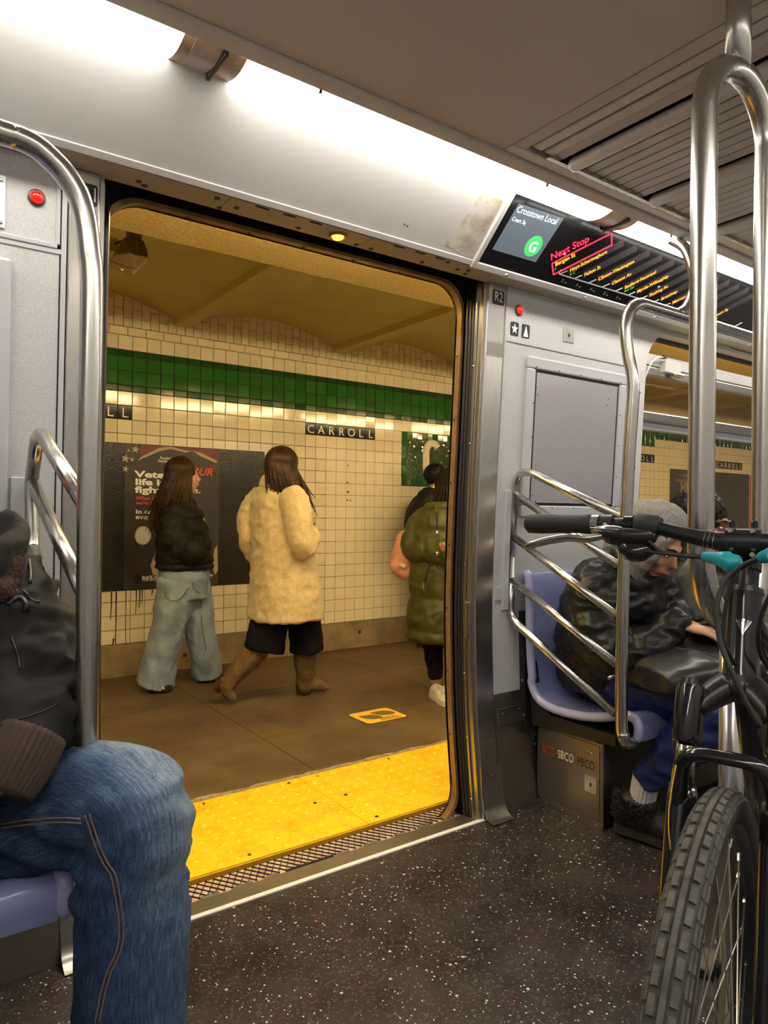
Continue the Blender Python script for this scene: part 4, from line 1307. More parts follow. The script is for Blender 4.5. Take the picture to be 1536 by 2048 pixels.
MB().poly(rrect(1.545, 1.90, .03, .36, .04, 5), lambda u, v, d: (.06 - d, u, v), .0, .06).build('leg_plate', 'steel_dark', eb2, bevel=.004)
MB().dome((.061, 1.60, .13), (1, 0, 0), .008, .004, 10).build('leg_bolt', 'screw', eb2)

# ================================================================== BICYCLE
M['bike_black'] = mat('gloss_black_frame', (.010, .010, .011), .16, coat=.6)
M['bike_satin'] = mat('satin_black_alloy', (.012, .012, .013), .34)
M['grip'] = mat('black_rubber_grip', (.014, .013, .013), .62, bump=(300, .3, .002))
M['tyre'] = mat('dusty_tyre_rubber', (.115, .105, .088), .8, var=(26, (.055, .050, .043), .35, .62), bump=(160, .3, .003))
M['tyre_side'] = mat('tyre_sidewall', (.030, .028, .025), .6)
M['chrome'] = mat('chrome', (.78, .77, .76), .08, 1)
M['alloy'] = mat('polished_alloy', (.62, .60, .57), .2, 1)
M['teal_tape'] = mat('teal_tape', (.005, .30, .36), .38)
M['yellow_line'] = mat('yellow_cable', (.75, .45, .02), .4)
bk = thing('bicycle', 'black mountain bicycle with front suspension fork standing by the pole', 'bicycle', (.949, .528, 0))
BA = np.array([.949, .528, 0.0]); BD = np.array([-.9424, -.3345, 0]); BB = np.array([-.3345, .9424, 0])
def bp(s, w, z): return BA - BD * s + BB * w + np.array([0, 0, z])
WR = .39
def wheel(s0, nm):
    c = bp(s0, 0, WR)
    def ringm(prof, seg=96):
        b = MB(); R = []
        for k in range(seg):
            a = 2 * math.pi * k / seg
            u = -BD * math.cos(a) + np.array([0, 0, 1]) * math.sin(a)
            R.append([c + u * r + BB * w for r, w in prof])
        R.append(R[0]); b.rings(R, True, False); return b
    w = ringm([(WR - .048, -.0165), (WR - .036, -.0235), (WR - .020, -.0265), (WR - .010, -.0225), (WR - .004, -.012), (WR - .0028, 0), (WR - .004, .012), (WR - .010, .0225), (WR - .020, .0265), (WR - .036, .0235), (WR - .048, .0165)]).build(nm, 'tyre_side', bk, smooth=True, label='dusty black tyre with blocky tread' if s0 == 0 else None)
    tb = MB()
    N = 84
    for k in range(N):
        for row, (wc, hw, rad, tilt) in enumerate(((-.0195, .0052, WR - .0125, -.95), (-.0105, .0042, WR - .0042, -.38), (.0105, .0042, WR - .0042, .38), (.0195, .0052, WR - .0125, .95))):
            a = 2 * math.pi * (k + (.5 if row in (1, 3) else 0)) / N
            u = -BD * math.cos(a) + np.array([0, 0, 1]) * math.sin(a)
            tn = BD * math.sin(a) + np.array([0, 0, 1]) * math.cos(a)
            n = u * math.cos(tilt) + BB * math.sin(tilt); sd = np.cross(tn, n)
            L = math.pi * 2 * WR / N * (.40 if row in (0, 3) else .36)
            tb.obox(c + u * rad + BB * wc, tn, sd, n, L, hw, .0034)
    tb.build('tread_blocks', 'tyre', w, kind='stuff')
    ringm([(WR - .0035, -.0045), (WR - .0002, -.0032), (WR - .0002, .0032), (WR - .0035, .0045)]).build('tread_rib', 'tyre', w, smooth=True)
    ringm([(WR - .045, -.017), (WR - .045, .017), (WR - .055, .0165), (WR - .064, .008), (WR - .066, 0), (WR - .064, -.008), (WR - .055, -.0165)]).build('rim', 'bike_satin', w, smooth='auto')
    sp_ = MB(); ni = MB()
    for k in range(32):
        a = 2 * math.pi * k / 32; side = 1 if k % 2 else -1
        a2 = a + (.42 if (k // 2) % 2 else -.42)
        u = -BD * math.cos(a) + np.array([0, 0, 1]) * math.sin(a); u2 = -BD * math.cos(a2) + np.array([0, 0, 1]) * math.sin(a2)
        p0 = c + u2 * .024 + BB * side * .030; p1 = c + u * (WR - .066) + BB * side * .002
        sp_.tube([p0, p1], .00125, 6); ni.tube([p1 - (p1 - p0) / np.linalg.norm(p1 - p0) * .014, p1 + u * .002], .0026, 8)
    sp_.build('spokes', 'alloy', w, kind='stuff'); ni.build('nipples', 'alloy', w, kind='stuff')
    MB().tube([c - BB * .04, c - BB * .028, c - BB * .022, c + BB * .022, c + BB * .028, c + BB * .04], [.012, .026, .016, .016, .026, .012], 16).build('hub', 'bike_satin', w, smooth='auto')
    MB().tube([c - BB * .075, c + BB * .075], .006, 10).build('axle', 'alloy', w)
    return w
wheel(0, 'front_wheel'); wheel(1.13, 'rear_wheel')
CT = .364
def ax_(z, w=0): return bp(.053 + CT * (z - .39), w, z)
def leg(z, w): return bp(.0 + CT * (z - .39) + .010, w, z)
for w in (.067, -.067):
    MB().tube([leg(.375, w * 1.02), leg(.42, w), leg(.58, w), leg(.715, w), leg(.745, w)], [.015, .019, .0215, .0235, .0215], 18).build('fork_leg', 'bike_black', bk, smooth=True)
    MB().tube([leg(.74, w), leg(.83, w)], .0155, 18).build('fork_stanchion', 'chrome', bk, smooth=True)
    MB().tube([leg(.806, w), leg(.811, w), leg(.886, w), leg(.894, w)], [.0215, .0235, .0235, .021], 18).build('crown_cap', 'bike_black', bk, smooth='auto')
    MB().tube([leg(.893, w), leg(.904, w)], [.018, .016], 12).build('cap_dial', 'bike_satin', bk, smooth='auto')
cr = smooth_path([leg(.858, .06), bp(.053 + CT * .485 - .025, .045, .872), ax_(.890, .018), ax_(.893, 0), ax_(.890, -.018), bp(.053 + CT * .485 - .025, -.045, .872), leg(.858, -.06)], 4)
MB().tube(cr, [.020 + .012 * math.sin(math.pi * k / (len(cr) - 1)) ** 2 for k in range(len(cr))], 14, flat=((0, 0, 1), .85)).build('fork_crown', 'bike_satin', bk, smooth=True)
am = bp(.01 + CT * .42 - .072, 0, .815)
ar = smooth_path([leg(.68, .070), leg(.735, .069) + BD * .018, bp(CT * .41 - .055, .054, .804), am, bp(CT * .41 - .055, -.054, .804), leg(.735, -.069) + BD * .018, leg(.68, -.070)], 5)
MB().tube(ar, .0135, 10, flat=((0, 0, 1), .8)).build('fork_arch', 'bike_black', bk, smooth=True)
MB().tube([ax_(.905), ax_(.915), ax_(1.035), ax_(1.045)], [.029, .0272, .0272, .029], 24).build('head_tube', 'bike_black', bk, smooth='auto')
MB().tube([ax_(.898), ax_(.908)], .0295, 24).build('headset_cup', 'bike_satin', bk, smooth='auto')
MB().tube([ax_(1.043), ax_(1.052), ax_(1.056)], [.030, .0285, .020], 24).build('headset_cup', 'bike_satin', bk, smooth='auto')
MB().tube([ax_(1.05), ax_(1.085)], .0205, 20).build('spacer_stack', 'bike_satin', bk, smooth='auto')
HB = bp(.053 + CT * .745 - .062, 0, 1.135)
MB().tube([ax_(1.083), ax_(1.132)], .0235, 20).build('stem', 'bike_satin', bk, smooth='auto')
MB().tube([ax_(1.11), HB - BD * .012], [.021, .018], 16).build('stem_arm', 'bike_satin', bk, smooth='auto')
MB().tube([HB - BB * .027, HB + BB * .027], .0225, 18).build('stem_clamp', 'bike_satin', bk, smooth='auto')
for w in (-.017, .017):
    for dz in (-.020, .020):
        MB().tube([HB + BB * w + np.array([0, 0, dz]) + BD * -.004, HB + BB * w + np.array([0, 0, dz]) + BD * .026], .0042, 8).build('clamp_bolt', 'alloy', bk, smooth='auto')
    MB().lathe(HB + BB * w + np.array([0, 0, .024]), (0, 0, 1), [(0, .006), (.010, .006), (.012, .004)], 10).build('clamp_stud', 'bike_black', bk, smooth='auto')
# badge of rays on the head tube
hd = (ax_(1.0) - ax_(.98)); hd /= np.linalg.norm(hd)
fcam = np.array([0, 0, CAMH]) - ax_(.985); fcam -= hd * (fcam @ hd); fcam /= np.linalg.norm(fcam)
sdv = np.cross(hd, fcam)
bd_ = MB()
def shield(u, v):   # wrap on the tube
    a = u / .0275
    return ax_(.985) + hd * v + (fcam * math.cos(a) + sdv * math.sin(a)) * .0281
for k in range(7):
    t = (k - 3) / 3
    top_w = .0028
    u1 = .0115 * t; v1 = .012 - .002 * abs(t); u0 = .0026 * t; v0 = -.016 + .008 * abs(t)
    n_ = len(bd_.v)
    bd_.add([shield(u0 - .0004, v0), shield(u0 + .0004, v0), shield(u1 + .0013, v1), shield(u1 - .0013, v1)], [(0, 1, 2, 3)])
bd_.build('head_badge', 'chrome', bk, label='silver shield badge of fanned rays')
# handlebar
def hb(w, dz=None, ds=None):
    q = abs(w)
    rise = .026 * min(1, max(0, (q - .04) / .12)) ** 1.2 - .010 * max(0, q - .2)
    sweep = .050 * max(0, q - .05)
    return HB + BB * w - BD * sweep + np.array([0, 0, rise])
wsn = np.linspace(-.40, .40, 41)
MB().tube([hb(w) for w in wsn], [.0125 + .0052 * max(0, 1 - (abs(w) / .11)) for w in wsn], 18).build('handlebar', 'bike_satin', bk, smooth=True)
for w in (.045, .052, .059):
    MB().tube([hb(w - .0006), hb(w + .0006)], .0166, 18).build('bar_mark', 'alloy', bk, smooth='auto')
for sgn in (1, -1):
    g = [hb(sgn * w) for w in (.262, .268, .285, .33, .365, .395, .402)]
    MB().tube(g, [.0175, .0195, .018, .0185, .0205, .0195, .013], 18).build('grip', 'grip', bk, smooth=True)
    MB().tube([hb(sgn * .248), hb(sgn * .262)], .0185, 16).build('grip_collar', 'alloy', bk, smooth='auto')
    c0 = hb(sgn * .232)
    MB().tube([hb(sgn * .222), hb(sgn * .243)], .0190, 16).build('lever_clamp', 'bike_satin', bk, smooth='auto')
    dn = BD * .78 + np.array([0, 0, -.62]); dn /= np.linalg.norm(dn)
    bod = [c0 + dn * .012, c0 + dn * .030 - BB * sgn * .010, c0 + dn * .036 - BB * sgn * .035, c0 + dn * .034 - BB * sgn * .075]
    MB().tube(smooth_path(bod, 4), [.015 + .004 * math.sin(k) for k in np.linspace(0, 3, 13)], 12, flat=(dn, .8), round_ends=True).build('brake_body', 'bike_satin', bk, smooth=True)
    cap_ = [c0 + dn * .030 + BB * sgn * .014 + [0, 0, .010], c0 + dn * .036 - BB * sgn * .02 + [0, 0, .014], c0 + dn * .036 - BB * sgn * .055 + [0, 0, .008]]
    MB().tube(smooth_path(cap_, 4), [.009, .013, .015, .015, .014, .013, .012, .010, .008], 12, flat=((0, 0, 1), .5), round_ends=True).build('lever_cap', 'alloy', bk, smooth=True)
    lv = [c0 + dn * .036, c0 + dn * .046 + BB * sgn * .032, c0 + dn * .048 + BB * sgn * .065 + [0, 0, .003], c0 + dn * .052 + BB * sgn * .100, c0 + dn * .058 + BB * sgn * .128 + [0, 0, -.004], c0 + dn * .056 + BB * sgn * .146 + [0, 0, -.012]]
    LP = smooth_path(lv, 5)
    MB().tube(LP, [.0062 + .0030 * math.sin(3.0 * k / len(LP)) for k in range(len(LP))], 12, flat=(dn, .55), round_ends=True).build('brake_lever', 'alloy', bk, smooth=True)
    sh = [c0 - BB * sgn * .03 + dn * .020 + [0, 0, -.018], c0 - BB * sgn * .055 + dn * .03 + [0, 0, -.030], c0 - BB * sgn * .085 + dn * .025 + [0, 0, -.028]]
    MB().tube(smooth_path(sh, 4), [.013, .017, .019, .020, .020, .019, .018, .015, .011], 12, round_ends=True).build('shifter_pod', 'bike_black', bk, smooth=True)
    MB().tube([hb(sgn * .185), hb(sgn * .20)], .0165, 14).build('shifter_clamp', 'bike_black', bk, smooth='auto')
MB().tube([hb(.138), hb(.142), hb(.176), hb(.180)], [.019, .0225, .0225, .019], 20).build('bar_mount', 'grip', bk, smooth='auto')
MB().tube([hb(.150) + [0, 0, -.02] + BD * .012, hb(.165) + [0, 0, -.036] + BD * .018], .012, 12, round_ends=True).build('mount_buckle', 'bike_black', bk, smooth=True)
# cables
def cable(pts, r, nm, m='grip'):
    MB().tube(smooth_path(pts, 7), r, 8).build(nm, m, bk, smooth=True)
c1 = hb(.15) + BD * .030 + np.array([0, 0, -.026])
ct_ = at(1410, 1113, D=1.20); ct2 = at(1478, 1122, D=1.14)
cable([c1, at(1330, 1106, D=1.245), ct_, ct2], .0036, 'brake_cable')
cable([at(1250, 1096, D=1.285), at(1330, 1108, D=1.24), ct_ + [0, 0, -.003]], .0028, 'gear_cable')
MB().tube([ct_, at(1432, 1116, D=1.175), at(1450, 1120, D=1.155), at(1462, 1128, D=1.15), at(1482, 1124, D=1.14)], [.009, .011, .0155, .0175, .011], 10, flat=((0, 0, 1), 1.0)).build('cable_tape', 'teal_tape', bk, smooth='auto')
MB().tube([at(1522, 1116, D=1.10), at(1545, 1110, D=1.08)], [.009, .013], 10).build('cable_tape', 'teal_tape', bk, smooth='auto')
cable([at(1545, 1108, D=1.08), at(1515, 1118, D=1.10), at(1480, 1135, D=1.12), at(1448, 1165, D=1.125), at(1434, 1215, D=1.11), at(1440, 1280, D=1.09), at(1462, 1340, D=1.06), at(1495, 1410, D=1.04), at(1522, 1455, D=1.03)], .0042, 'brake_hose')
cable([at(1470, 1145, D=1.15), at(1455, 1195, D=1.15), at(1446, 1260, D=1.15), at(1450, 1292, D=1.15), at(1470, 1330, D=1.17)], .0036, 'gear_cable')
cable([at(1540, 1190, D=1.10), at(1525, 1225, D=1.11), at(1516, 1270, D=1.12), at(1522, 1310, D=1.14), at(1545, 1345, D=1.16)], .0038, 'gear_cable')
cable([at(1352, 1530, D=1.065), at(1340, 1600, D=1.05), at(1337, 1650, D=1.04), at(1341, 1700, D=1.03)], .0009, 'cable_guide', 'yellow_line')
# frame
BBK = bp(.70, 0, .33); STT = bp(.86, 0, .80)
def ft(a, b_, r0, r1, nm): MB().tube([a, (np.array(a) + np.array(b_)) / 2, b_], [r0, (r0 + r1) / 2, r1], 16).build(nm, 'bike_black', bk, smooth=True)
ft(ax_(.962), BBK, .024, .022, 'down_tube'); ft(ax_(1.022), STT, .019, .016, 'top_tube'); ft(BBK, bp(.88, 0, .85), .017, .0165, 'seat_tube')
RA = bp(1.13, 0, WR)
for w in (.05, -.05):
    ft(BBK + BB * w * .5, RA + BB * w * 1.2, .011, .008, 'chain_stay'); ft(STT + BB * w * .4, RA + BB * w * 1.2, .009, .008, 'seat_stay')
MB().tube([bp(.875, 0, .84), bp(.925, 0, .99)], .0145, 12).build('seat_post', 'bike_satin', bk, smooth=True)
sd_ = [bp(.82, 0, 1.005), bp(.86, 0, 1.01), bp(.93, 0, 1.015), bp(1.0, 0, 1.025), bp(1.06, 0, 1.035)]
MB().tube(smooth_path(sd_, 4), [.018, .02, .022, .025, .03, .036, .044, .054, .062, .068, .072, .075, .076, .075, .07, .06, .045], 16, flat=((0, 0, 1), .42), round_ends=True).build('saddle', 'grip', bk, smooth=True)
MB().tube([BBK - BB * .07, BBK + BB * .07], .018, 14).build('bottom_bracket', 'bike_satin', bk)
MB().tube([BBK + BB * -.055, BBK - BB * .062], .09, 28).build('chainring', 'bike_satin', bk, smooth='auto')
for sgn in (1, -1):
    e = BBK + BB * sgn * .08 + BD * sgn * .12 + np.array([0, 0, -.12 * sgn])
    MB().tube([BBK + BB * sgn * .07, e], [.014, .011], 10, flat=(BB, .7)).build('crank_arm', 'bike_satin', bk, smooth='auto')
    MB().obox(e + BB * sgn * .055, BB, BD, (0, 0, 1), .05, .045, .012).build('pedal', 'bike_satin', bk, bevel=.004)
# ================================================================== PEOPLE
from mathutils.bvhtree import BVHTree
def nv(v):
    v = np.array(v, float); return v / (np.linalg.norm(v) + 1e-9)
def ellip(b, c, axes, rad, nu=12, nw=18):
    c = np.array(c, float); R = []
    for i in range(nu + 1):
        a = math.pi * (i + .02 if i == 0 else (i - .02 if i == nu else i)) / nu
        R.append([c + axes[2] * rad[2] * math.cos(a) + (axes[0] * rad[0] * math.cos(2 * math.pi * k / nw) + axes[1] * rad[1] * math.sin(2 * math.pi * k / nw)) * math.sin(a) for k in range(nw)])
    b.rings(R); return b
def blob_mesh(b, voxel, smooth=4, fac=.5):
    """weld overlapping closed shapes into one continuous skin"""
    me = b.mesh('tmp'); fix_normals(me)
    ob = bpy.data.objects.new('tmp', me); COL.objects.link(ob)
    r = ob.modifiers.new('r', 'REMESH'); r.mode = 'VOXEL'; r.voxel_size = voxel; r.use_smooth_shade = True
    if smooth:
        s = ob.modifiers.new('s', 'SMOOTH'); s.factor = fac; s.iterations = smooth
    dg = bpy.context.evaluated_depsgraph_get()
    out = bpy.data.meshes.new_from_object(ob.evaluated_get(dg))
    bpy.data.objects.remove(ob, do_unlink=True); bpy.data.meshes.remove(me)
    out.materials.clear()
    return out
def get_co(me):
    a = np.empty(len(me.vertices) * 3); me.vertices.foreach_get('co', a); return a.reshape(-1, 3)
def get_no(me):
    a = np.empty(len(me.vertices) * 3); me.vertices.foreach_get('normal', a); return a.reshape(-1, 3)
def put_co(me, co):
    me.vertices.foreach_set('co', co.reshape(-1)); me.update()
def folds(me, amp, scale, seed=0, stretch=(1, 1, 1), ridged=True):
    co, no = get_co(me), get_no(me)
    st = np.array(stretch) * scale
    d = np.empty(len(co))
    for i, p in enumerate(co):
        q = p * st
        n = noise.noise(Vector((q[0] + seed, q[1], q[2]))) + .5 * noise.noise(Vector((q[0] * 2.1, q[1] * 2.1 + seed, q[2] * 2.1)))
        d[i] = (1 - abs(n) * 2.2) if ridged else n
    put_co(me, co + no * (d * amp)[:, None])
def garment(b, name, m, parent, voxel=.009, smooth=4, fold=None, label=None):
    me = blob_mesh(b, voxel, smooth)
    if fold: folds(me, *fold)
    o = bpy.data.objects.new(name, me); COL.objects.link(o)
    me.materials.append(M[m]); setpar(o, parent)
    me.polygons.foreach_set('use_smooth', [True] * len(me.polygons))
    if label: o['label'] = label
    return o
def limb(b, pts, rad, seg=16, quilt=None, n=8, flat=None, open_end=False):
    """tapering tube through joints, optional quilting (pitch, depth)"""
    P = smooth_path(pts, n)
    t = np.linspace(0, len(pts) - 1, len(P))
    r = np.interp(t, range(len(pts)), rad)
    if quilt:
        # resample evenly so each baffle gets its bulge
        seg_l = [0.0]
        for i in range(1, len(P)): seg_l.append(seg_l[-1] + np.linalg.norm(P[i] - P[i - 1]))
        N = max(12, int(seg_l[-1] / quilt[0] * 8))
        sN = np.linspace(0, seg_l[-1], N)
        P2 = np.stack([np.interp(sN, seg_l, [p[k] for p in P]) for k in range(3)], 1)
        r = np.interp(sN, seg_l, r) + quilt[1] * (np.abs(np.sin(np.pi * sN / quilt[0])) ** .6 - .6)
        P = [p for p in P2]
    b.tube(P, list(r), seg, round_ends=not open_end, flat=flat)
    return b
def torso(b, pts, side, front, W, D, quilt=None, seg=28, N=40, expo=2.4):
    """trunk lofted through centre points, half widths W (side) and D (front-back)"""
    P = smooth_path(pts, 8); t = np.linspace(0, 1, len(P)); tt = np.linspace(0, 1, N); ti = np.linspace(0, 1, len(pts))
    side = [nv(s) for s in side] if isinstance(side, list) else [nv(side)] * len(pts)
    front = [nv(s) for s in front] if isinstance(front, list) else [nv(front)] * len(pts)
    L = sum(np.linalg.norm(P[i + 1] - P[i]) for i in range(len(P) - 1))
    R = []
    for q in tt:
        c = np.array([np.interp(q, t, [p[k] for p in P]) for k in range(3)])
        s = np.array([np.interp(q, ti, [v[k] for v in side]) for k in range(3)])
        f = np.array([np.interp(q, ti, [v[k] for v in front]) for k in range(3)])
        w, d = np.interp(q, ti, W), np.interp(q, ti, D)
        if quilt: 
            e = quilt[1] * (abs(math.sin(math.pi * q * L / quilt[0])) ** .6 - .6); w += e; d += e
        ring = []
        for k in range(seg):
            a = 2 * math.pi * k / seg
            ca, sa = math.cos(a), math.sin(a)
            ring.append(c + s * w * math.copysign(abs(ca) ** (2 / expo), ca) + f * d * math.copysign(abs(sa) ** (2 / expo), sa))
        R.append(ring)
    b.rings(R); return b
def head_parts(b, c, f, u, k=1.0, jaw=1.0):
    """head about c (centre between the ears), facing f"""
    f = nv(f); u = nv(np.array(u) - f * (np.array(u) @ f)); r = np.cross(f, u)
    q = lambda x, y, z: c + (r * x + f * y + u * z) * k
    ax = [r, f, u]
    ellip(b, q(0, -.012, .030), ax, [.076 * k, .098 * k, .092 * k], 14, 20)          # cranium
    ellip(b, q(0, .028, -.022), ax, [.064 * k, .066 * k, .088 * k], 12, 18)          # face
    b.tube([q(0, .020, -.055), q(0, .058, -.092), q(0, .072, -.100)], [.052 * k * jaw, .034 * k, .020 * k], 12, round_ends=True)   # jaw, chin
    b.tube([q(0, .088, .028), q(0, .100, .002), q(0, .112, -.018), q(0, .100, -.026)], [.007 * k, .010 * k, .0135 * k, .010 * k], 10, round_ends=True)  # nose
    b.tube([q(-.034, .082, .034), q(0, .094, .036), q(.034, .082, .034)], .010 * k, 8, round_ends=True)   # brow
    b.tube([q(-.022, .084, -.052), q(0, .097, -.050), q(.022, .084, -.052)], .0075 * k, 8, round_ends=True)  # lips
    b.tube([q(-.020, .083, -.064), q(0, .094, -.064), q(.020, .083, -.064)], .0080 * k, 8, round_ends=True)
    for s in (-1, 1):
        ellip(b, q(.076 * s, -.012, -.006), [r, nv(f - r * s * .4), u], [.010 * k, .020 * k, .032 * k], 8, 10)   # ears
        ellip(b, q(.040 * s, .070, -.022), ax, [.020 * k, .018 * k, .022 * k], 8, 10)    # cheeks
    return q
def face_details(c, f, u, k, parent, brow='dark_hair', lips='lip'):
    f = nv(f); u = nv(np.array(u) - f * (np.array(u) @ f)); r = np.cross(f, u)
    q = lambda x, y, z: c + (r * x + f * y + u * z) * k
    for s in (-1, 1):
        b = MB(); ellip(b, q(.030 * s, .084, .010), [r, f, u], [.012 * k, .0065 * k, .0048 * k], 6, 10); e = b.build('eye', 'eye_white', parent, smooth=True)
        b = MB(); ellip(b, q(.030 * s, .0892, .010), [r, f, u], [.0048 * k, .0028 * k, .0046 * k], 6, 8); b.build('iris', 'dark_hair', e, smooth=True)
        MB().tube([q(.014 * s, .097, .036), q(.032 * s, .092, .041), q(.050 * s, .080, .036)], [.004 * k, .0045 * k, .002 * k], 6).build('eyebrow', brow, parent, smooth=True)
    MB().tube(smooth_path([q(-.022, .091, -.057), q(0, .1045, -.055), q(.022, .091, -.057)], 4), [.003 * k, .006 * k, .0075 * k, .006 * k, .0075 * k, .0075 * k, .006 * k, .004 * k, .003 * k], 8, round_ends=True).build('lips', lips, parent, smooth=True)
def hand_parts(b, wrist, d, palm_n, k=1.0, curl=.5, thumb_side=1, spread=.10):
    """palm, four fingers of unequal length and a thumb; d = pointing, palm_n = palm normal"""
    d = nv(d); n = nv(np.array(palm_n) - d * (np.array(palm_n) @ d)); s = np.cross(n, d) * thumb_side
    wrist = np.array(wrist, float)
    kn = wrist + d * .088 * k
    b.tube([wrist - d * .01, wrist + d * .03 * k, wrist + d * .065 * k, kn], [.026 * k, .033 * k, .040 * k, .036 * k], 14, round_ends=True, flat=(n, .42))
    for i, (off, L) in enumerate(((.028, .076), (.0095, .084), (-.0095, .078), (-.028, .062))):
        p = kn + s * off * k - d * .012 * k
        dd = nv(d + s * off / .028 * spread)
        pts = [p]
        c = curl * (.75 + .12 * i)
        for j, fr in enumerate((.45, .32, .25)):
            a = c * (j + .6)
            pts.append(pts[-1] + (dd * math.cos(a) + n * math.sin(a)) * L * fr * k)
        b.tube(smooth_path(pts, 3), list(np.interp(np.linspace(0, 3, 10), [0, 1, 2, 3], [.0092 * k, .0088 * k, .0080 * k, .0066 * k])), 10, round_ends=True)
    t0 = wrist + d * .028 * k + s * .026 * k
    b.tube(smooth_path([t0 - s * .01, t0 + (d * .5 + s * .75 + n * .2) * .034 * k, t0 + (d * 1.1 + s * .95 + n * .5) * .045 * k, t0 + (d * 1.7 + s * .95 + n * .75) * .046 * k], 3), list(np.interp(np.linspace(0, 3, 10), [0, 1, 2, 3], [.014 * k, .0125 * k, .0105 * k, .008 * k])), 10, round_ends=True)
def strands(b, c, f, u, k, n, length, spread=.05, fwd=0.0, seed=1, rad=.006, side_bias=0, down=(0, 0, -1), back=.0):
    """long hair: clumps that leave the crown, follow the skull and hang"""
    rng = np.random.default_rng(seed)
    f = nv(f); u = nv(np.array(u) - f * (np.array(u) @ f)); r = np.cross(f, u)
    down = nv(down)
    for i in range(n):
        az = rng.uniform(-2.15, 2.15) + math.pi            # around the head, open at the face
        el0 = rng.uniform(.9, 1.45)
        pts = []
        dirh = lambda a: f * math.cos(a) + r * math.sin(a)
        for el in (el0, el0 * .62, .25, -.2):
            rr = np.array([.083, .104, .098]) * k
            h = dirh(az)
            p = c + u * (.030 * k + rr[2] * math.sin(el)) + (f * (h @ f) * rr[1] + r * (h @ r) * rr[0]) * math.cos(el) - f * .014 * k
            pts.append(p)
        p = pts[-1]; L = length * rng.uniform(.72, 1.05)
        out = nv(dirh(az)); sw = rng.normal(0, spread, 3)
        for j in range(1, 6):
            t = j / 5
            pts.append(p + down * L * t + out * .02 * math.sin(t * 2.4) + sw * t * t + f * (fwd * t * t) - f * back * t)
        P = smooth_path(pts, 3)
        b.tube(P, [rad * k * (1.0 - .85 * (q / (len(P) - 1)) ** 2) for q in range(len(P))], 6, flat=None)
    return b
def scalp(b, c, f, u, k, g=.006, fr=.0):
    f = nv(f); u = nv(np.array(u) - f * (np.array(u) @ f)); r = np.cross(f, u)
    ellip(b, c + (u * .036 - f * (.020 - fr)) * k, [r, f, u], [(.078 + g) * k, (.096 + g) * k, (.090 + g) * k], 14, 20)
    return b
def shoe(name, m, heel, toe, up, parent, w=.045, h=.075, sole='sole_dark', heelh=.0, collar=True, sole_h=.018):
    heel, toe, up = np.array(heel, float), np.array(toe, float), nv(up)
    d = nv(toe - heel); up = nv(up - d * (up @ d)); s = np.cross(d, up); L = np.linalg.norm(toe - heel)
    b = MB()
    prof = [(0.0, .72, .80), (.10, .86, 1.0), (.3, .86, 1.0), (.48, .90, .86), (.68, 1.05, .60), (.86, 1.0, .48), (.96, .75, .36), (1.0, .35, .2)]
    R = []
    for t, ww, hh in prof:
        ring = []
        for k in range(18):
            a = 2 * math.pi * k / 18
            x = math.cos(a) * w * ww; z = (math.sin(a) * .5 + .5) * h * hh
            ring.append(heel + d * L * t + s * x + up * z)
        R.append(ring)
    b.rings(R)
    o = garment(b, name, m, parent, .007, 3)
    sb_ = MB()
    out = [(t * L, w * ww * 1.06) for t, ww, _ in prof]
    poly = [(x, y) for x, y in out] + [(x, -y) for x, y in reversed(out)]
    sb_.poly(poly, lambda x, y, dd: heel + d * x + s * y + up * dd, -.004, sole_h)
    so = sb_.build('sole', sole, o, smooth='auto')
    return o, (d, s, up, L)
def cast(objs, px, py, lift=.002):
    """where the line of sight at this photo pixel meets the given garments"""
    u_ = (px - 768) / FOC; v_ = -(py - 1024) / FOC
    d = FW + (_c * u_ - _s * v_) * RT + (_s * u_ + _c * v_) * UP
    best = None
    for bv in objs:
        h = bv.ray_cast(Vector((0, 0, CAMH)), Vector(d))
        if h[0] is not None and (best is None or h[3] < best[1]): best = (np.array(h[0]) - nv(d) * lift, h[3])
    return best[0] if best else None
def bvh(o):
    return BVHTree.FromPolygons([v.co[:] for v in o.data.vertices], [p.vertices[:] for p in o.data.polygons])

def skinmat(name, c): return mat(name, c, .45, var=(40, tuple(x * .88 for x in c), .35, .65))
M['skin_warm'] = skinmat('warm_skin', (.55, .30, .19))
M['skin_tan'] = skinmat('tan_skin', (.58, .30, .17))
M['skin_brown'] = skinmat('brown_skin', (.30, .14, .07))
M['lip'] = mat('lip', (.42, .13, .11), .4)
M['eye_white'] = mat('eye_white', (.75, .72, .68), .25)
M['dark_hair'] = mat('dark_hair', (.010, .007, .006), .5, spec=.25)
M['brown_hair'] = mat('brown_hair', (.060, .024, .009), .45, var=(22, (.014, .006, .003), .38, .62), spec=.22)
M['puffer_black'] = mat('black_puffer', (.010, .0095, .0095), .72, spec=.3)
M['leather_black'] = mat('black_leather', (.011, .010, .010), .38, bump=(60, .25, .006), spec=.35)
M['teddy'] = mat('cream_teddy_fleece', (.74, .61, .37), .95, var=(26, (.60, .47, .25), .35, .62), bump=(130, .6, .012), sheen=.3)
M['trouser_black'] = mat('black_trousers', (.006, .006, .011), .9, spec=.2)
M['jeans_light'] = mat('pale_jeans', (.34, .43, .56), .85, var=(7, (.20, .27, .37), .35, .65), bump=(240, .4, .003))
M['jeans_seam'] = mat('jeans_seam', (.16, .19, .21), .9)
M['suede'] = mat('tan_suede', (.20, .125, .048), .9, var=(18, (.12, .07, .025), .35, .65))
M['boot_heel'] = mat('brown_boot_heel', (.09, .028, .014), .4)
M['sole_dark'] = mat('dark_sole', (.018, .016, .015), .6)
M['sole_white'] = mat('white_sole', (.72, .68, .62), .5)
M['sneaker_white'] = mat('white_sneaker', (.74, .68, .62), .6, var=(30, (.6, .54, .48), .4, .6))
M['sneaker_black'] = mat('black_sneaker', (.015, .014, .014), .5)
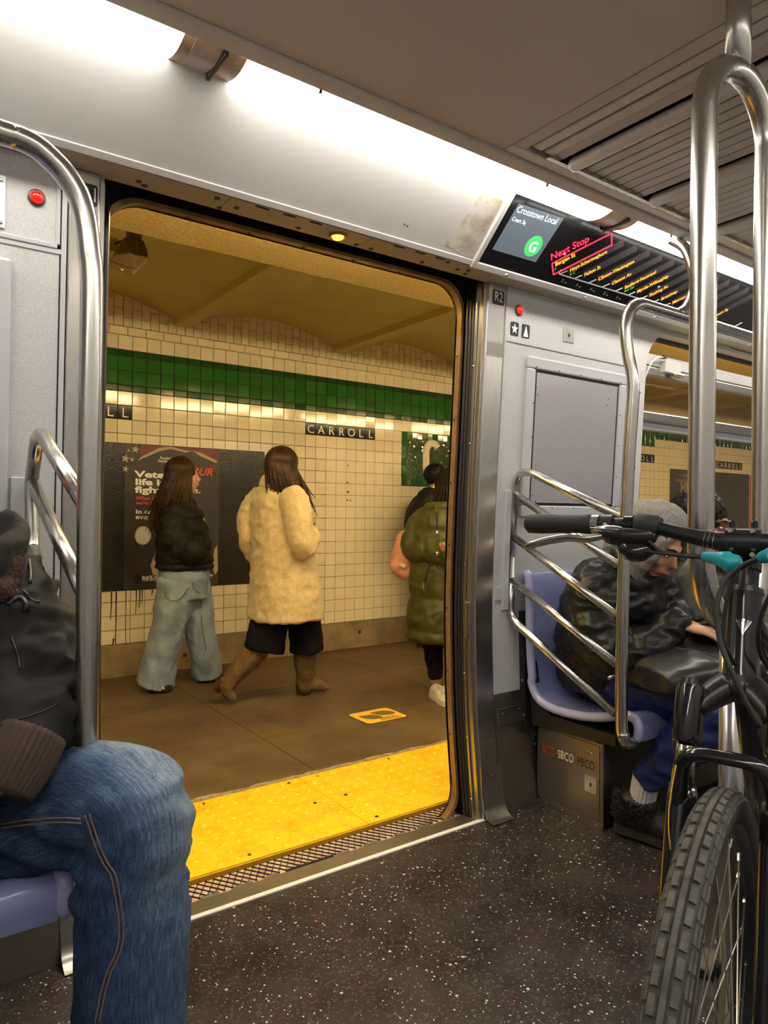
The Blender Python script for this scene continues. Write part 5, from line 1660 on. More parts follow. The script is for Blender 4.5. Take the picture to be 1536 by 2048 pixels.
M['olive'] = mat('olive_puffer', (.070, .075, .014), .55, var=(9, (.045, .050, .008), .3, .65))
M['olive_dark'] = mat('dark_olive_puffer', (.060, .062, .030), .5, var=(9, (.038, .04, .018), .3, .65))
M['pink'] = mat('pink_canvas', (.78, .38, .27), .7, var=(14, (.62, .27, .18), .3, .6))
M['white_strap'] = mat('off_white_strap', (.78, .68, .55), .7)
M['scarf'] = mat('white_scarf', (.62, .56, .56), .9, bump=(70, .7, .01))
M['fur_black'] = mat('black_fur', (.012, .011, .010), .6)
M['hood_grey'] = mat('heather_grey_jersey', (.26, .24, .215), .95, var=(110, (.15, .14, .125), .35, .65), bump=(200, .5, .004))
M['trouser_blue'] = mat('navy_blue_nylon', (.010, .022, .11), .48, bump=(40, .3, .006))
M['sock'] = mat('ribbed_white_sock', (.55, .54, .53), .9)
M['grey_trouser'] = mat('light_grey_trousers', (.36, .34, .31), .9, bump=(120, .5, .004))
M['tan_boot'] = mat('tan_quilted_boot', (.42, .24, .08), .8, var=(14, (.30, .16, .05), .35, .65))
M['jacket_dark'] = mat('dark_brown_black_jacket', (.017, .015, .013), .8, var=(10, (.010, .009, .008), .3, .7), bump=(220, .15, .003))
M['cuff'] = mat('brown_ribbed_knit', (.062, .038, .028), .9)
M['fleece'] = mat('brown_fleece', (.060, .026, .020), .95, bump=(120, 1, .02))
def denim():
    """streaks follow the warp: attribute 'weave' = (distance around the leg, distance along it, wear)"""
    m = bpy.data.materials.new('streaked_blue_denim'); m.use_nodes = True
    nt = m.node_tree; b = nt.nodes['Principled BSDF']; b.inputs['Roughness'].default_value = .85
    t = nt.nodes.new('ShaderNodeAttribute'); t.attribute_name = 'weave'
    sp = nt.nodes.new('ShaderNodeSeparateXYZ'); nt.links.new(t.outputs['Vector'], sp.inputs[0])
    cb = nt.nodes.new('ShaderNodeCombineXYZ'); nt.links.new(sp.outputs[0], cb.inputs[0]); nt.links.new(sp.outputs[1], cb.inputs[1])
    def nz(scale, st, det=5):
        mp = nt.nodes.new('ShaderNodeMapping'); mp.inputs['Scale'].default_value = st
        nt.links.new(cb.outputs[0], mp.inputs[0])
        n = nt.nodes.new('ShaderNodeTexNoise'); n.inputs['Scale'].default_value = scale; n.inputs['Detail'].default_value = det; n.inputs['Roughness'].default_value = .6
        nt.links.new(mp.outputs[0], n.inputs['Vector']); return n.outputs['Fac']
    a = nz(60, (5, .45, 1)); c = nz(9, (1, 1, 1)); w = nz(500, (1, 1, 1), 2); tw = nz(70, (.6, 5, 1))
    def madd(x, k, y=None):
        q = nt.nodes.new('ShaderNodeMath'); q.operation = 'MULTIPLY_ADD'; nt.links.new(x, q.inputs[0]); q.inputs[1].default_value = k
        if y is not None: nt.links.new(y, q.inputs[2])
        else: q.inputs[2].default_value = 0
        return q.outputs[0]
    v = madd(a, .46, madd(c, .26, madd(w, .12, madd(tw, .16))))
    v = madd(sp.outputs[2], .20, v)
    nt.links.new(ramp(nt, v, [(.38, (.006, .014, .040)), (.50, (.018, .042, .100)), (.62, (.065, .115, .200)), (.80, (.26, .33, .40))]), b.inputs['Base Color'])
    bp_ = nt.nodes.new('ShaderNodeBump'); bp_.inputs['Strength'].default_value = .3; bp_.inputs['Distance'].default_value = .002
    nt.links.new(a, bp_.inputs['Height']); nt.links.new(bp_.outputs[0], b.inputs['Normal'])
    return m
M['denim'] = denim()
M['stitch'] = mat('tan_stitching', (.22, .14, .09), .8)

# ------------------------------------------------ walker in black puffer and pale jeans
def A3(x, y, D): return at(x, y, D=D)
def walker_jeans():
    D = 4.62
    p = thing('person', 'long-haired walker in black puffer jacket and pale wide jeans', 'person', at(365, 1372, Z=0))
    f = nv(RT * .93 + FW * .36); s = nv(np.cross(f, UP))            # facing right, a little away
    hd = A3(366, 953, D); neck = A3(359, 992, D); chest = A3(362, 1045, D); waist = A3(366, 1110, D); pel = A3(368, 1150, D)
    shN = A3(352, 1022, D - .10); shF = A3(372, 1020, D + .12)
    elN = A3(356, 1088, D - .17); haN = A3(388, 1110, D - .08); elF = A3(385, 1085, D + .18); haF = A3(388, 1110, D + .06)
    hiN = A3(352, 1160, D - .07); knN = A3(336, 1262, D - .06); anN = A3(310, 1356, D - .02)
    hiF = A3(385, 1160, D + .08); knF = A3(399, 1258, D + .12); anF = A3(416, 1338, D + .27)
    hf = nv(RT * .85 + FW * .50 - UP * .02)
    b = MB(); head_parts(b, hd, hf, UP, .98)
    b.tube([hd - UP * .05 - f * .02, neck - UP * .03], [.047, .052], 14, round_ends=True)
    torso(b, [pel, waist, chest, neck - UP * .05], s, f, [.15, .12, .15, .07], [.11, .09, .10, .06])
    for sh, el, ha in ((shN, elN, haN), (shF, elF, haF)):
        limb(b, [sh, el, ha], [.05, .04, .03]); hand_parts(b, ha, nv(-f), s, .85, .6)
    for hi, kn, an in ((hiN, knN, anN), (hiF, knF, anF)): limb(b, [hi, kn, an], [.08, .055, .038])
    garment(b, 'body', 'skin_warm', p, .0075, 3)
    face_details(hd, hf, UP, .98, p)
    j = MB()
    torso(j, [A3(369, 1138, D), A3(369, 1118, D), A3(366, 1075, D), A3(360, 1030, D), A3(358, 1002, D)], s, f, [.185, .195, .20, .19, .10], [.175, .178, .165, .14, .085], (.078, .026), N=80)
    limb(j, [shN + UP * .0, A3(346, 1062, D - .19), elN, A3(385, 1102, D - .18), haN], [.085, .085, .083, .078, .074], quilt=(.080, .020))
    limb(j, [shF, elF, haF], [.085, .08, .07], quilt=(.085, .012))
    j.tube([A3(359, 1004, D), A3(362, 992, D)], [.095, .088], 18)
    garment(j, 'jacket', 'puffer_black', p, .0080, 1, (.006, 12, 3), 'short black quilted puffer jacket')
    t = MB()
    torso(t, [A3(368, 1195, D), A3(368, 1150, D), A3(368, 1125, D)], s, f, [.15, .175, .165], [.15, .158, .145])
    limb(t, [hiN, A3(346, 1210, D - .07), knN, A3(322, 1310, D - .05), A3(311, 1368, D - .03)], [.115, .118, .105, .105, .118], open_end=True)
    limb(t, [hiF, A3(392, 1210, D + .10), knF, A3(408, 1300, D + .17), A3(414, 1346, D + .24)], [.112, .112, .098, .092, .100], open_end=True)
    jn = garment(t, 'jeans', 'jeans_light', p, .0085, 3, (.008, 9, 5, (1, 1, .6)), 'pale blue wide-leg jeans')
    jb = bvh(bpy.data.objects[jn.name])
    for pix in (((330, 1172), (331, 1192), (345, 1202), (362, 1196), (376, 1176)), ((398, 1160), (402, 1200), (404, 1250), (412, 1300)), ((385, 1165), (388, 1178), (398, 1186))):
        pts = [cast([jb], x, y, .002) for x, y in pix]; pts = [q for q in pts if q is not None]
        if len(pts) > 2: MB().tube(smooth_path(pts, 4), .0035, 6).build('seam', 'jeans_seam', jn, smooth=True)
    hN = at(300, 1381, D=D - .08); tN = at(343, 1376, D=D - .08)
    o, fr = shoe('shoe', 'sneaker_black', hN - UP * 0, tN, UP, p, .042, .07)
    for q in (.45, .55, .65):
        c = hN + fr[0] * fr[3] * q - fr[1] * .0 + UP * .035
        MB().obox(c, nv(fr[0] + UP * .5), fr[1], nv(np.cross(fr[0] + UP * .5, fr[1])), .004, .048, .030).build('stripe', 'white', o)
    hF = at(398, 1361, D=D + .24); tF = at(450, 1357, D=D + .24)
    o, fr = shoe('shoe', 'sneaker_black', hF, tF, UP, p, .042, .07)
    for q in (.45, .56, .67):
        c = hF + fr[0] * fr[3] * q + UP * .035
        MB().obox(c, nv(fr[0] + UP * .5), fr[1], nv(np.cross(fr[0] + UP * .5, fr[1])), .004, .048, .028).build('stripe', 'white', o)
    h = MB(); scalp(h, hd, hf, UP, 1.0, .008)
    strands(h, hd, hf, UP, 1.0, 260, .37, .030, .0, 3, .0085, down=(-.06 * RT[0], -.06 * RT[1], -1), back=.03)
    h.build('hair', 'brown_hair', p, smooth=True, label='long loose brown hair')
walker_jeans()

# ------------------------------------------------ walker in cream teddy coat and tan boots
def walker_coat():
    D = 4.38
    p = thing('person', 'walker in long cream teddy coat, black culottes and tan suede boots', 'person', at(560, 1395, Z=0))
    f = nv(RT * .80 + FW * .60); s = nv(np.cross(f, UP))
    hd = A3(566, 938, D); neck = A3(560, 975, D)
    hf = nv(RT * .62 + FW * .78 - UP * .15)
    shN = A3(588, 1000, D - .16); shF = A3(520, 996, D + .10)
    # left side of the picture is her left (far) arm swinging back, right is the near arm with a phone
    elL = A3(500, 1080, D + .06); haL = A3(518, 1105, D + .10)
    elR = A3(606, 1092, D - .20); haR = A3(618, 1058, D - .02)
    hiL = A3(545, 1175, D - .02); knL = A3(528, 1270, D - .05); anL = A3(474, 1340, D - .12)
    hiR = A3(598, 1175, D + .04); knR = A3(612, 1265, D + .08); anR = A3(613, 1355, D + .14)
    b = MB(); head_parts(b, hd, hf, UP, 1.0)
    b.tube([hd - UP * .05 - hf * .02, neck - UP * .03], [.047, .052], 14, round_ends=True)
    torso(b, [A3(568, 1165, D), A3(566, 1110, D), A3(560, 1030, D), neck - UP * .03], s, f, [.16, .13, .16, .07], [.11, .09, .10, .06])
    for sh, el, ha, dr in ((shF, elL, haL, None), (shN, elR, haR, UP)):
        limb(b, [sh, el, ha], [.05, .04, .03]); hand_parts(b, ha, nv(ha - el), -nv(RT + FW), .9, .7)
    for hi, kn, an in ((hiL, knL, anL), (hiR, knR, anR)): limb(b, [hi, kn, an], [.08, .055, .038])
    garment(b, 'body', 'skin_warm', p, .0075, 3)
    c = MB()
    torso(c, [A3(571, 1236, D), A3(571, 1190, D), A3(566, 1120, D), A3(560, 1060, D), A3(556, 1010, D), A3(552, 984, D), A3(551, 968, D)], s, f,
          [.235, .225, .205, .195, .185, .135, .085], [.225, .21, .185, .17, .150, .11, .085], N=40)
    limb(c, [shF, A3(500, 1035, D + .08), elL, A3(506, 1100, D + .09), A3(513, 1112, D + .10)], [.080, .076, .068, .062, .058])
    limb(c, [shN, A3(598, 1045, D - .19), elR, A3(618, 1082, D - .14), A3(619, 1070, D - .09)], [.086, .082, .074, .066, .058])
    garment(c, 'coat', 'teddy', p, .0095, 3, (.008, 8, 9), 'knee-length cream teddy fleece coat')
    col = MB()
    lowr = [A3(551, 970, D) + (s * math.cos(a) * .125 + f * math.sin(a) * .105) + UP * (-.035 - .02 * math.sin(a)) for a in np.linspace(0, 2 * math.pi, 26)]
    upr = [A3(552, 955, D) + (s * math.cos(a) * .088 + f * math.sin(a) * .078) + UP * .015 for a in np.linspace(0, 2 * math.pi, 26)]
    for k in range(25):
        pass
    col.rings([[q for q in lowr[:-1]], [(a_ + b_) / 2 + UP * .018 for a_, b_ in zip(lowr[:-1], upr[:-1])], [q for q in upr[:-1]]])
    garment(col, 'collar', 'teddy', p, .009, 2)
    # culottes
    t = MB(); torso(t, [A3(570, 1215, D), A3(568, 1150, D)], s, f, [.17, .16], [.15, .14])
    limb(t, [hiL, A3(541, 1235, D - .03), A3(528, 1302, D - .06)], [.12, .118, .122], open_end=True)
    limb(t, [hiR, A3(608, 1235, D + .06), A3(614, 1300, D + .09)], [.105, .102, .106], open_end=True)
    garment(t, 'culottes', 'trouser_black', p, .009, 2, (.006, 9, 2))
    # planted boot
    bo = MB(); limb(bo, [A3(611, 1290, D + .10), A3(610, 1325, D + .12), A3(611, 1360, D + .14), A3(612, 1374, D + .14)], [.078, .070, .056, .048])
    hR = at(601, 1377, D=D + .16); tR = at(658, 1383, D=D + .16)
    bo.tube(smooth_path([hR + UP * .035 + RT * .01, (hR + tR) / 2 + UP * .035, tR + UP * .018], 4), [.040, .042, .042, .041, .039, .036, .030, .022, .009], 14, round_ends=True)
    o = garment(bo, 'boot', 'suede', p, .0075, 3, (.004, 14, 4), 'tan suede boot planted on the floor')
    MB().tube([hR + RT * .006 + UP * .022, hR + RT * .004 - UP * .005, hR - UP * .032], [.040, .034, .029], 14).build('heel', 'boot_heel', o, smooth='auto')
    # trailing boot, heel lifted
    bo = MB(); limb(bo, [A3(514, 1296, D - .06), A3(494, 1322, D - .09), A3(468, 1352, D - .11), A3(455, 1370, D - .12)], [.078, .070, .054, .046])
    h0 = at(447, 1376, D=D - .12); t0 = at(474, 1404, D=D - .12)
    bo.tube(smooth_path([at(452, 1368, D=D - .12), at(457, 1385, D=D - .12), at(472, 1404, D=D - .12)], 4), [.046, .047, .045, .042, .039, .035, .028, .020, .009], 14, round_ends=True)
    o = garment(bo, 'boot', 'suede', p, .0075, 3, (.004, 14, 6), 'tan suede boot lifting off behind')
    MB().tube([at(448, 1366, D=D - .12), at(438, 1372, D=D - .12), at(431, 1380, D=D - .12)], [.040, .034, .028], 12).build('heel', 'boot_heel', o, smooth='auto')
    ph = thing('phone', 'slim phone held by the walker in the cream coat', 'phone', haR)
    MB().obox(A3(620, 1052, D + .0), nv(RT + UP * .5), nv(UP - RT * .5), FW, .035, .004, .06).build('case', 'ink', ph, bevel=.002)
    h = MB(); scalp(h, hd, hf, UP, 1.02, .006)
    strands(h, hd, hf, UP, 1.06, 280, .29, .028, .0, 8, .0085, down=nv(RT * .26 - UP), back=.0)
    h.build('hair', 'brown_hair', p, smooth=True, label='shoulder-length brown hair swinging forward')
walker_coat()

# ------------------------------------------------ commuter in olive coat with pink backpack
def commuter_olive():
    D = 4.50
    p = thing('person', 'commuter in long olive puffer coat and white sneakers at the door edge', 'person', at(880, 1392, Z=0))
    f = nv(RT * .75 - FW * .66); s = nv(np.cross(f, UP))
    hd = A3(905, 975, D); neck = A3(897, 1010, D)
    b = MB(); head_parts(b, hd, f, UP, 1.0)
    b.tube([hd - UP * .05, neck - UP * .03], [.047, .052], 14, round_ends=True)
    torso(b, [A3(880, 1180, D), A3(882, 1120, D), A3(885, 1060, D), neck - UP * .03], s, f, [.15, .13, .15, .07], [.11, .09, .10, .06])
    elN = A3(833, 1095, D - .02); haN = A3(905, 1105, D - .22); shN = A3(850, 1040, D + .02)
    shF = A3(922, 1040, D + .02); elF = A3(945, 1095, D + .0); haF = A3(905, 1098, D - .2)
    for sh, el, ha in ((shN, elN, haN), (shF, elF, haF)):
        limb(b, [sh, el, ha], [.05, .04, .03]); hand_parts(b, ha, nv(ha - el), UP, .9, .6)
    hiN = A3(868, 1200, D); knN = A3(866, 1290, D); anN = A3(871, 1358, D); hiF = A3(905, 1200, D); knF = A3(915, 1290, D - .1); anF = A3(920, 1365, D - .15)
    for hi, kn, an in ((hiN, knN, anN), (hiF, knF, anF)): limb(b, [hi, kn, an], [.08, .055, .038])
    garment(b, 'body', 'skin_warm', p, .0075, 3); face_details(hd, f, UP, 1.0, p)
    c = MB()
    torso(c, [A3(888, 1278, D), A3(887, 1255, D), A3(886, 1190, D), A3(884, 1120, D), A3(884, 1060, D), A3(888, 1020, D), A3(890, 1005, D)], s, f,
          [.235, .238, .22, .20, .195, .13, .10], [.205, .205, .19, .17, .16, .12, .10], (.145, .020), N=80)
    limb(c, [shN, A3(836, 1070, D + .0), elN, A3(862, 1103, D - .12), haN], [.09, .092, .092, .085, .078], quilt=(.11, .012))
    limb(c, [shF, elF, haF], [.09, .09, .078], quilt=(.11, .012))
    garment(c, 'coat', 'olive', p, .009, 2, (.006, 10, 2), 'long olive green quilted coat')
    hdm = MB(); hdm.tube(smooth_path([A3(864, 1020, D + .02), A3(868, 1000, D + .06), A3(884, 988, D + .09), A3(900, 990, D + .08)], 4), [.03, .04, .045, .05, .05, .05, .05, .05, .05, .05, .05, .045, .04], 12, round_ends=True)
    garment(hdm, 'hood', 'fur_black', p, .008, 3, (.006, 14, 1))
    for z0, z1 in ((996, 1052),):
        MB().tube(smooth_path([A3(870, 1010, D - .17), A3(873, 1032, D - .19), A3(874, 1062, D - .20)], 4), .004, 6).build('drawcord', 'ink', p, smooth=True)
        MB().tube([A3(874, 1061, D - .20), A3(874, 1067, D - .20)], .006, 8).build('cord_end', 'white', p)
    MB().dome(A3(875, 1107, D - .30), -FW, .012, .006, 12).build('cuff_snap', 'alloy', p)
    MB().tube([A3(860, 1128, D - .26), A3(849, 1163, D - .26)], .006, 8).build('pocket_zip', 'ink', p)
    MB().tube([A3(848, 1165, D - .265), A3(847, 1178, D - .265)], .006, 8).build('zip_pull', 'alloy', p)
    l = MB(); limb(l, [A3(866, 1262, D), A3(866, 1300, D), A3(871, 1348, D)], [.075, .062, .048]); garment(l, 'legging', 'trouser_black', p, .008, 2, (.004, 12, 1))
    l = MB(); limb(l, [A3(905, 1262, D), A3(915, 1300, D - .1), A3(921, 1352, D - .15)], [.075, .062, .048]); garment(l, 'legging', 'trouser_black', p, .008, 2, (.004, 12, 1))
    dirs = nv(RT * .35 - FW * .94)
    for px, py, dd in ((868, 1372, .0), (922, 1378, -.15)):
        hl = at(px, py, D=D + dd); hl[2] = 0.005
        o, fr = shoe('sneaker', 'sneaker_white', hl, hl + dirs * .25, UP, p, .046, .088, 'sole_white', sole_h=.028)
        for q in (.42, .5, .58, .66):
            cc = hl + fr[0] * fr[3] * q + UP * (.082 - .06 * (q - .4))
            MB().tube([cc - fr[1] * .024, cc + UP * .004, cc + fr[1] * .024], .004, 6).build('lace', 'white', o)
    h = MB(); scalp(h, hd, f, UP, 1.0, .008); strands(h, hd, f, UP, 1.0, 120, .22, .02, .02, 5, .008)
    h.build('hair', 'dark_hair', p, smooth=True)
    # backpack
    g = thing('backpack', 'pink canvas backpack with white tabs worn by the commuter in olive', 'backpack', A3(820, 1160, D + .15))
    bb = MB()
    bk_ = nv(-f); cB = A3(826, 1108, D + .14)
    torso(bb, [A3(829, 1158, D + .14), A3(822, 1142, D + .15), A3(824, 1105, D + .16), A3(831, 1070, D + .16), A3(838, 1054, D + .15)], s, bk_, [.10, .15, .15, .14, .09], [.06, .10, .10, .085, .05], N=30)
    garment(bb, 'pack', 'pink', g, .008, 3, (.006, 11, 6))
    pk = MB(); torso(pk, [A3(812, 1148, D + .10), A3(807, 1130, D + .10), A3(811, 1108, D + .11)], s, bk_, [.08, .11, .09], [.035, .055, .03], N=16); garment(pk, 'front_pocket', 'pink', g, .008, 2, (.005, 14, 3))
    MB().tube(smooth_path([A3(862, 1018, D - .03), A3(864, 1045, D - .11), A3(858, 1066, D - .13), A3(855, 1074, D - .13)], 4), .026, 10, flat=(nv(-FW - RT * .3), .3)).build('shoulder_strap', 'pink', g, smooth='auto')
    MB().tube([A3(856, 1071, D - .14), A3(852, 1084, D - .14)], .022, 8, flat=(FW, .3)).build('strap_end', 'white_strap', g)
    for (xa, ya, xb, yb) in ((803, 1096, 812, 1104), (800, 1128, 810, 1133), (838, 1120, 828, 1158)):
        MB().tube([A3(xa, ya, D - .01), A3(xb, yb, D - .01)], .012, 8, flat=(FW, .35)).build('tab', 'white_strap', g)
commuter_olive()

# ------------------------------------------------ man leaning by the mosaic panel
def man_black():
    D = 6.25
    p = thing('person', 'dark-haired man in black jacket and white scarf leaning by the mosaic panel', 'person', at(855, 1275, D=D) * [1, 1, 0])
    f = nv(RT * .95 + FW * .1); s = nv(np.cross(f, UP)); hf = nv(RT * .97 + FW * .22)
    hd = A3(877, 957, D); neck = A3(870, 982, D)
    b = MB(); head_parts(b, hd, hf, UP, 1.0)
    b.tube([hd - UP * .05 - hf * .02, neck - UP * .06], [.052, .058], 14, round_ends=True)
    torso(b, [A3(850, 1105, D), A3(850, 1070, D), A3(852, 1020, D), neck - UP * .05], s, f, [.16, .15, .18, .07], [.11, .10, .11, .06])
    shN = A3(848, 1010, D - .17); elN = A3(828, 1052, D - .22); haN = A3(855, 1078, D - .2); shF = A3(870, 1008, D + .15); elF = A3(850, 1055, D + .2); haF = A3(865, 1080, D + .1)
    for sh, el, ha in ((shN, elN, haN), (shF, elF, haF)):
        limb(b, [sh, el, ha], [.05, .04, .03]); hand_parts(b, ha, nv(ha - el), UP, .95, .6)
    legs = []
    for o_, xx in ((-.09, 848), (.09, 862)):
        legs.append([A3(xx, 1110, D + o_), A3(xx + 4, 1190, D + o_), np.array([*(A3(xx, 1250, D + o_)[:2]), .09])])
        limb(b, legs[-1], [.085, .06, .042])
    garment(b, 'body', 'skin_tan', p, .0075, 3); face_details(hd, hf, UP, 1.0, p)
    j = MB()
    torso(j, [A3(850, 1112, D), A3(848, 1075, D), A3(848, 1030, D), A3(856, 1000, D), A3(864, 985, D)], s, f, [.20, .205, .225, .19, .10], [.155, .16, .165, .14, .09], N=40)
    limb(j, [shN, elN, haN], [.085, .085, .07]); limb(j, [shF, elF, haF], [.085, .08, .07])
    j.tube(smooth_path([A3(838, 1000, D - .04), A3(846, 985, D - .05), A3(862, 982, D - .08)], 4), .035, 10, round_ends=True)
    garment(j, 'jacket', 'puffer_black', p, .009, 3, (.005, 10, 4))
    sc = MB(); 
    for k in range(3):
        R = .072 + .012 * (k % 2)
        cc = neck - UP * (.035 - .022 * k)
        sc.tube([cc + s * math.cos(a) * R + f * math.sin(a) * R + UP * .012 * math.sin(a * 2 + k) - f * .0 for a in np.linspace(0, 2 * math.pi, 19)], .021, 8, round_ends=True)
    garment(sc, 'scarf', 'scarf', p, .007, 2)
    t = MB(); torso(t, [A3(852, 1140, D), A3(850, 1105, D)], s, f, [.165, .17], [.13, .135])
    for L in legs: limb(t, L, [.105, .085, .07])
    garment(t, 'trousers', 'trouser_black', p, .009, 3, (.005, 9, 5))
    for L in legs:
        hl = L[-1] * [1, 1, 0] + [0, 0, .004] - nv(f) * .06
        shoe('shoe', 'sneaker_black', hl, hl + nv(f) * .28, UP, p, .048, .08)
    h = MB(); scalp(h, hd, hf, UP, 1.0, .006, -.012)
    me = blob_mesh(h, .008, 2); folds(me, .006, 45, 2)
    o = bpy.data.objects.new('hair', me); COL.objects.link(o); me.materials.append(M['dark_hair']); setpar(o, p)
    # face mask pulled under the chin
    MB().tube([hd + hf * .085 - UP * .075 + s * .055, hd + hf * .10 - UP * .085, hd + hf * .085 - UP * .075 - s * .055], .020, 8, flat=(hf, .4), round_ends=True).build('face_mask', 'ink', p, smooth=True)
man_black()
# ------------------------------------------------ passenger in jeans, lower left, head outside the picture
def rib_tube(b, p0, p1, r0, r1, n=34, depth=.0022, seg_per=4, rings=8, bulge=.0):
    p0, p1 = np.array(p0, float), np.array(p1, float)
    t, s, q = frame_of(p1 - p0); R = []
    for i in range(rings + 1):
        u = i / rings; c = p0 + (p1 - p0) * u; r = r0 + (r1 - r0) * u + bulge * math.sin(math.pi * u)
        R.append([c + (s * math.cos(2 * math.pi * k / (n * seg_per)) + q * math.sin(2 * math.pi * k / (n * seg_per))) * (r + depth * math.cos(2 * math.pi * k / seg_per)) for k in range(n * seg_per)])
    b.rings(R); return b
def passenger_jeans():
    p = thing('person', 'seated passenger in blue jeans and dark bomber jacket at the left edge', 'person', (.15, 1.6, 0))
    f = nv((.30, -1, 0)); s = nv(np.cross(f, UP))
    pel = np.array([.06, 1.74, .535]); che = np.array([.06, 1.70, .90]); nek = np.array([.065, 1.66, 1.15]); hd = np.array([.045, 1.585, 1.30])
    kL = np.array([.392, 1.330, .640]); kR = np.array([-.20, 1.27, .64])
    sh = np.array([.195, 1.67, 1.02]); el = at(62, 1405, D=1.37); wr = at(50, 1498, D=1.27); we = at(4, 1588, D=1.22)
    shR = np.array([-.19, 1.69, 1.05]); elR = np.array([-.24, 1.50, .80]); wrR = np.array([-.03, 1.33, .76])
    b = MB(); head_parts(b, hd, nv(f - UP * .3), UP, 1.08)
    b.tube([hd - UP * .05, nek - UP * .05], [.056, .064], 14, round_ends=True)
    torso(b, [pel, che, nek - UP * .03], s, f, [.17, .19, .08], [.12, .12, .07])
    limb(b, [sh, el, wr], [.055, .045, .034]); limb(b, [shR, elR, wrR], [.055, .045, .034])
    hd_d = nv(we - wr); hand_parts(b, we - hd_d * .02, nv(-RT * .8 - UP * .5 - FW * .2), nv((-.3, .2, -.9)), 1.0, .55, 1)
    hand_parts(b, wrR, nv(wrR - elR), -UP, 1.05, .5, -1)
    for hp, k, a in ((np.array([.17, 1.72, .53]), kL, np.array([.38, 1.34, .09])), (np.array([-.06, 1.72, .53]), kR, np.array([-.2, 1.3, .09]))):
        limb(b, [hp, k, a], [.085, .06, .045]); b.tube([a, a + f * .16 - UP * .04], [.045, .03], 10, round_ends=True)
    garment(b, 'body', 'skin_brown', p, .009, 3); face_details(hd, nv(f - UP * .3), UP, 1.08, p)
    h = MB(); scalp(h, hd, nv(f - UP * .3), UP, 1.08, .006, -.01); garment(h, 'hair', 'dark_hair', p, .009, 2, (.004, 40, 1))
    # jeans
    t = MB(); axes_ = []
    ellip(t, pel + UP * .01, [s, f, UP], [.20, .17, .145], 12, 20)
    for hp, k, sg in ((np.array([.15, 1.72, .545]), kL, 1), (np.array([-.05, 1.72, .545]), kR, -1)):
        kf = nv(k - hp)
        cal = k + np.array([0.0, .015, -.20]); ank = np.array([k[0] - .012 * sg, k[1] - .002, .10])
        P = [hp, (hp + k) / 2 - UP * .008, k - kf * .06 + UP * .004, k + kf * .012 - UP * .025, k - UP * .13 - kf * .012, cal - UP * .02, (cal + ank) / 2, ank, ank - UP * .085]
        Q = smooth_path(P, 6); rr = np.interp(np.linspace(0, 8, len(Q)), range(9), [.118, .112, .100, .090, .094, .098, .098, .102, .112])
        t.tube(Q, list(rr), 26)
        axes_.append((np.array(Q), sg))
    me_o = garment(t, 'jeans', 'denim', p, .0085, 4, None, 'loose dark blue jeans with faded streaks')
    # drape: hanging creases below the knee, pulled folds on the thigh
    me = me_o.data; co, no = get_co(me), get_no(me); d = np.zeros(len(co))
    for i, q in enumerate(co):
        hang = 1 / (1 + math.exp((q[2] - .50) * 22))
        n1 = noise.noise(Vector((q[0] * 17, q[1] * 17, q[2] * 2.2)))
        n2 = noise.noise(Vector((q[0] * 7 - q[2] * 9, q[1] * 7 + q[2] * 9, 3.1)))
        n3 = noise.noise(Vector((q[0] * 30, q[1] * 30, q[2] * 30)))
        d[i] = hang * (.0085 * (1 - 2.2 * abs(n1))) + (1 - hang) * .0095 * (1 - 2.4 * abs(n2)) + .0022 * n3
        kb = math.exp(-((q[2] - .52) / .07) ** 2)
        d[i] += kb * .010 * math.sin(q[2] * 95 + q[0] * 26)* (1 if q[1] > kL[1] - .02 else .15)
    put_co(me, co + no * d[:, None])
    # cloth coordinates for the denim: around, along, wear (lap, knee cap and a band down the shin are rubbed pale)
    co = get_co(me); wv = np.zeros((len(co), 3))
    Qs = []
    for Q, sg in axes_:
        L = np.concatenate([[0], np.cumsum(np.linalg.norm(np.diff(Q, axis=0), axis=1))]); Qs.append((Q, L))
    dists = [((co[:, None, :] - Q[None]) ** 2).sum(2) for Q, L in Qs]
    leg_i = np.argmin(np.stack([dm_.min(1) for dm_ in dists]), 0)
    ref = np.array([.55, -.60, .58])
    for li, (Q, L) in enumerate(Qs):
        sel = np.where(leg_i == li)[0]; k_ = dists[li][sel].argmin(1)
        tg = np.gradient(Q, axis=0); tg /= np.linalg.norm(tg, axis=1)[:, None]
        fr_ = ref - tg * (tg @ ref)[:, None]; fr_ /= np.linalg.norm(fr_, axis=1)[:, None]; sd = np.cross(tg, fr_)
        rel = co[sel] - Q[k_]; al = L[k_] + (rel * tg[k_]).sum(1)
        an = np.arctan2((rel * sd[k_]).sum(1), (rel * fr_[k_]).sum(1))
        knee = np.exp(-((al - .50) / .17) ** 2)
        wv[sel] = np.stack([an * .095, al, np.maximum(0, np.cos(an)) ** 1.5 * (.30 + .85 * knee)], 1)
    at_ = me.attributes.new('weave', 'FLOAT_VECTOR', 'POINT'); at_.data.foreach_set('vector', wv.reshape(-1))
    bv = bvh(me_o)
    def seam(pix, nm, m, r=.0028, lift=.0015):
        pts = [cast([bv], x, y, lift) for x, y in pix]
        pts = [q for q in pts if q is not None]
        if len(pts) > 2: MB().tube(smooth_path(pts, 4), r, 6).build(nm, m, me_o, smooth=True)
    line = [(170, 1630), (178, 1655), (190, 1690), (205, 1725), (222, 1752), (230, 1790), (236, 1830), (238, 1870), (232, 1905), (214, 1945), (202, 1985), (194, 2025), (190, 2046)]
    seam(line, 'seam', 'stitch', .0016); seam([(x + 9, y - 2) for x, y in line], 'seam', 'stitch', .0016)
    line2 = [(2, 1648), (30, 1644), (60, 1640), (95, 1637), (130, 1636), (162, 1638)]
    seam(line2, 'seam', 'stitch', .0016); seam([(x, y + 9) for x, y in line2], 'seam', 'stitch', .0016)
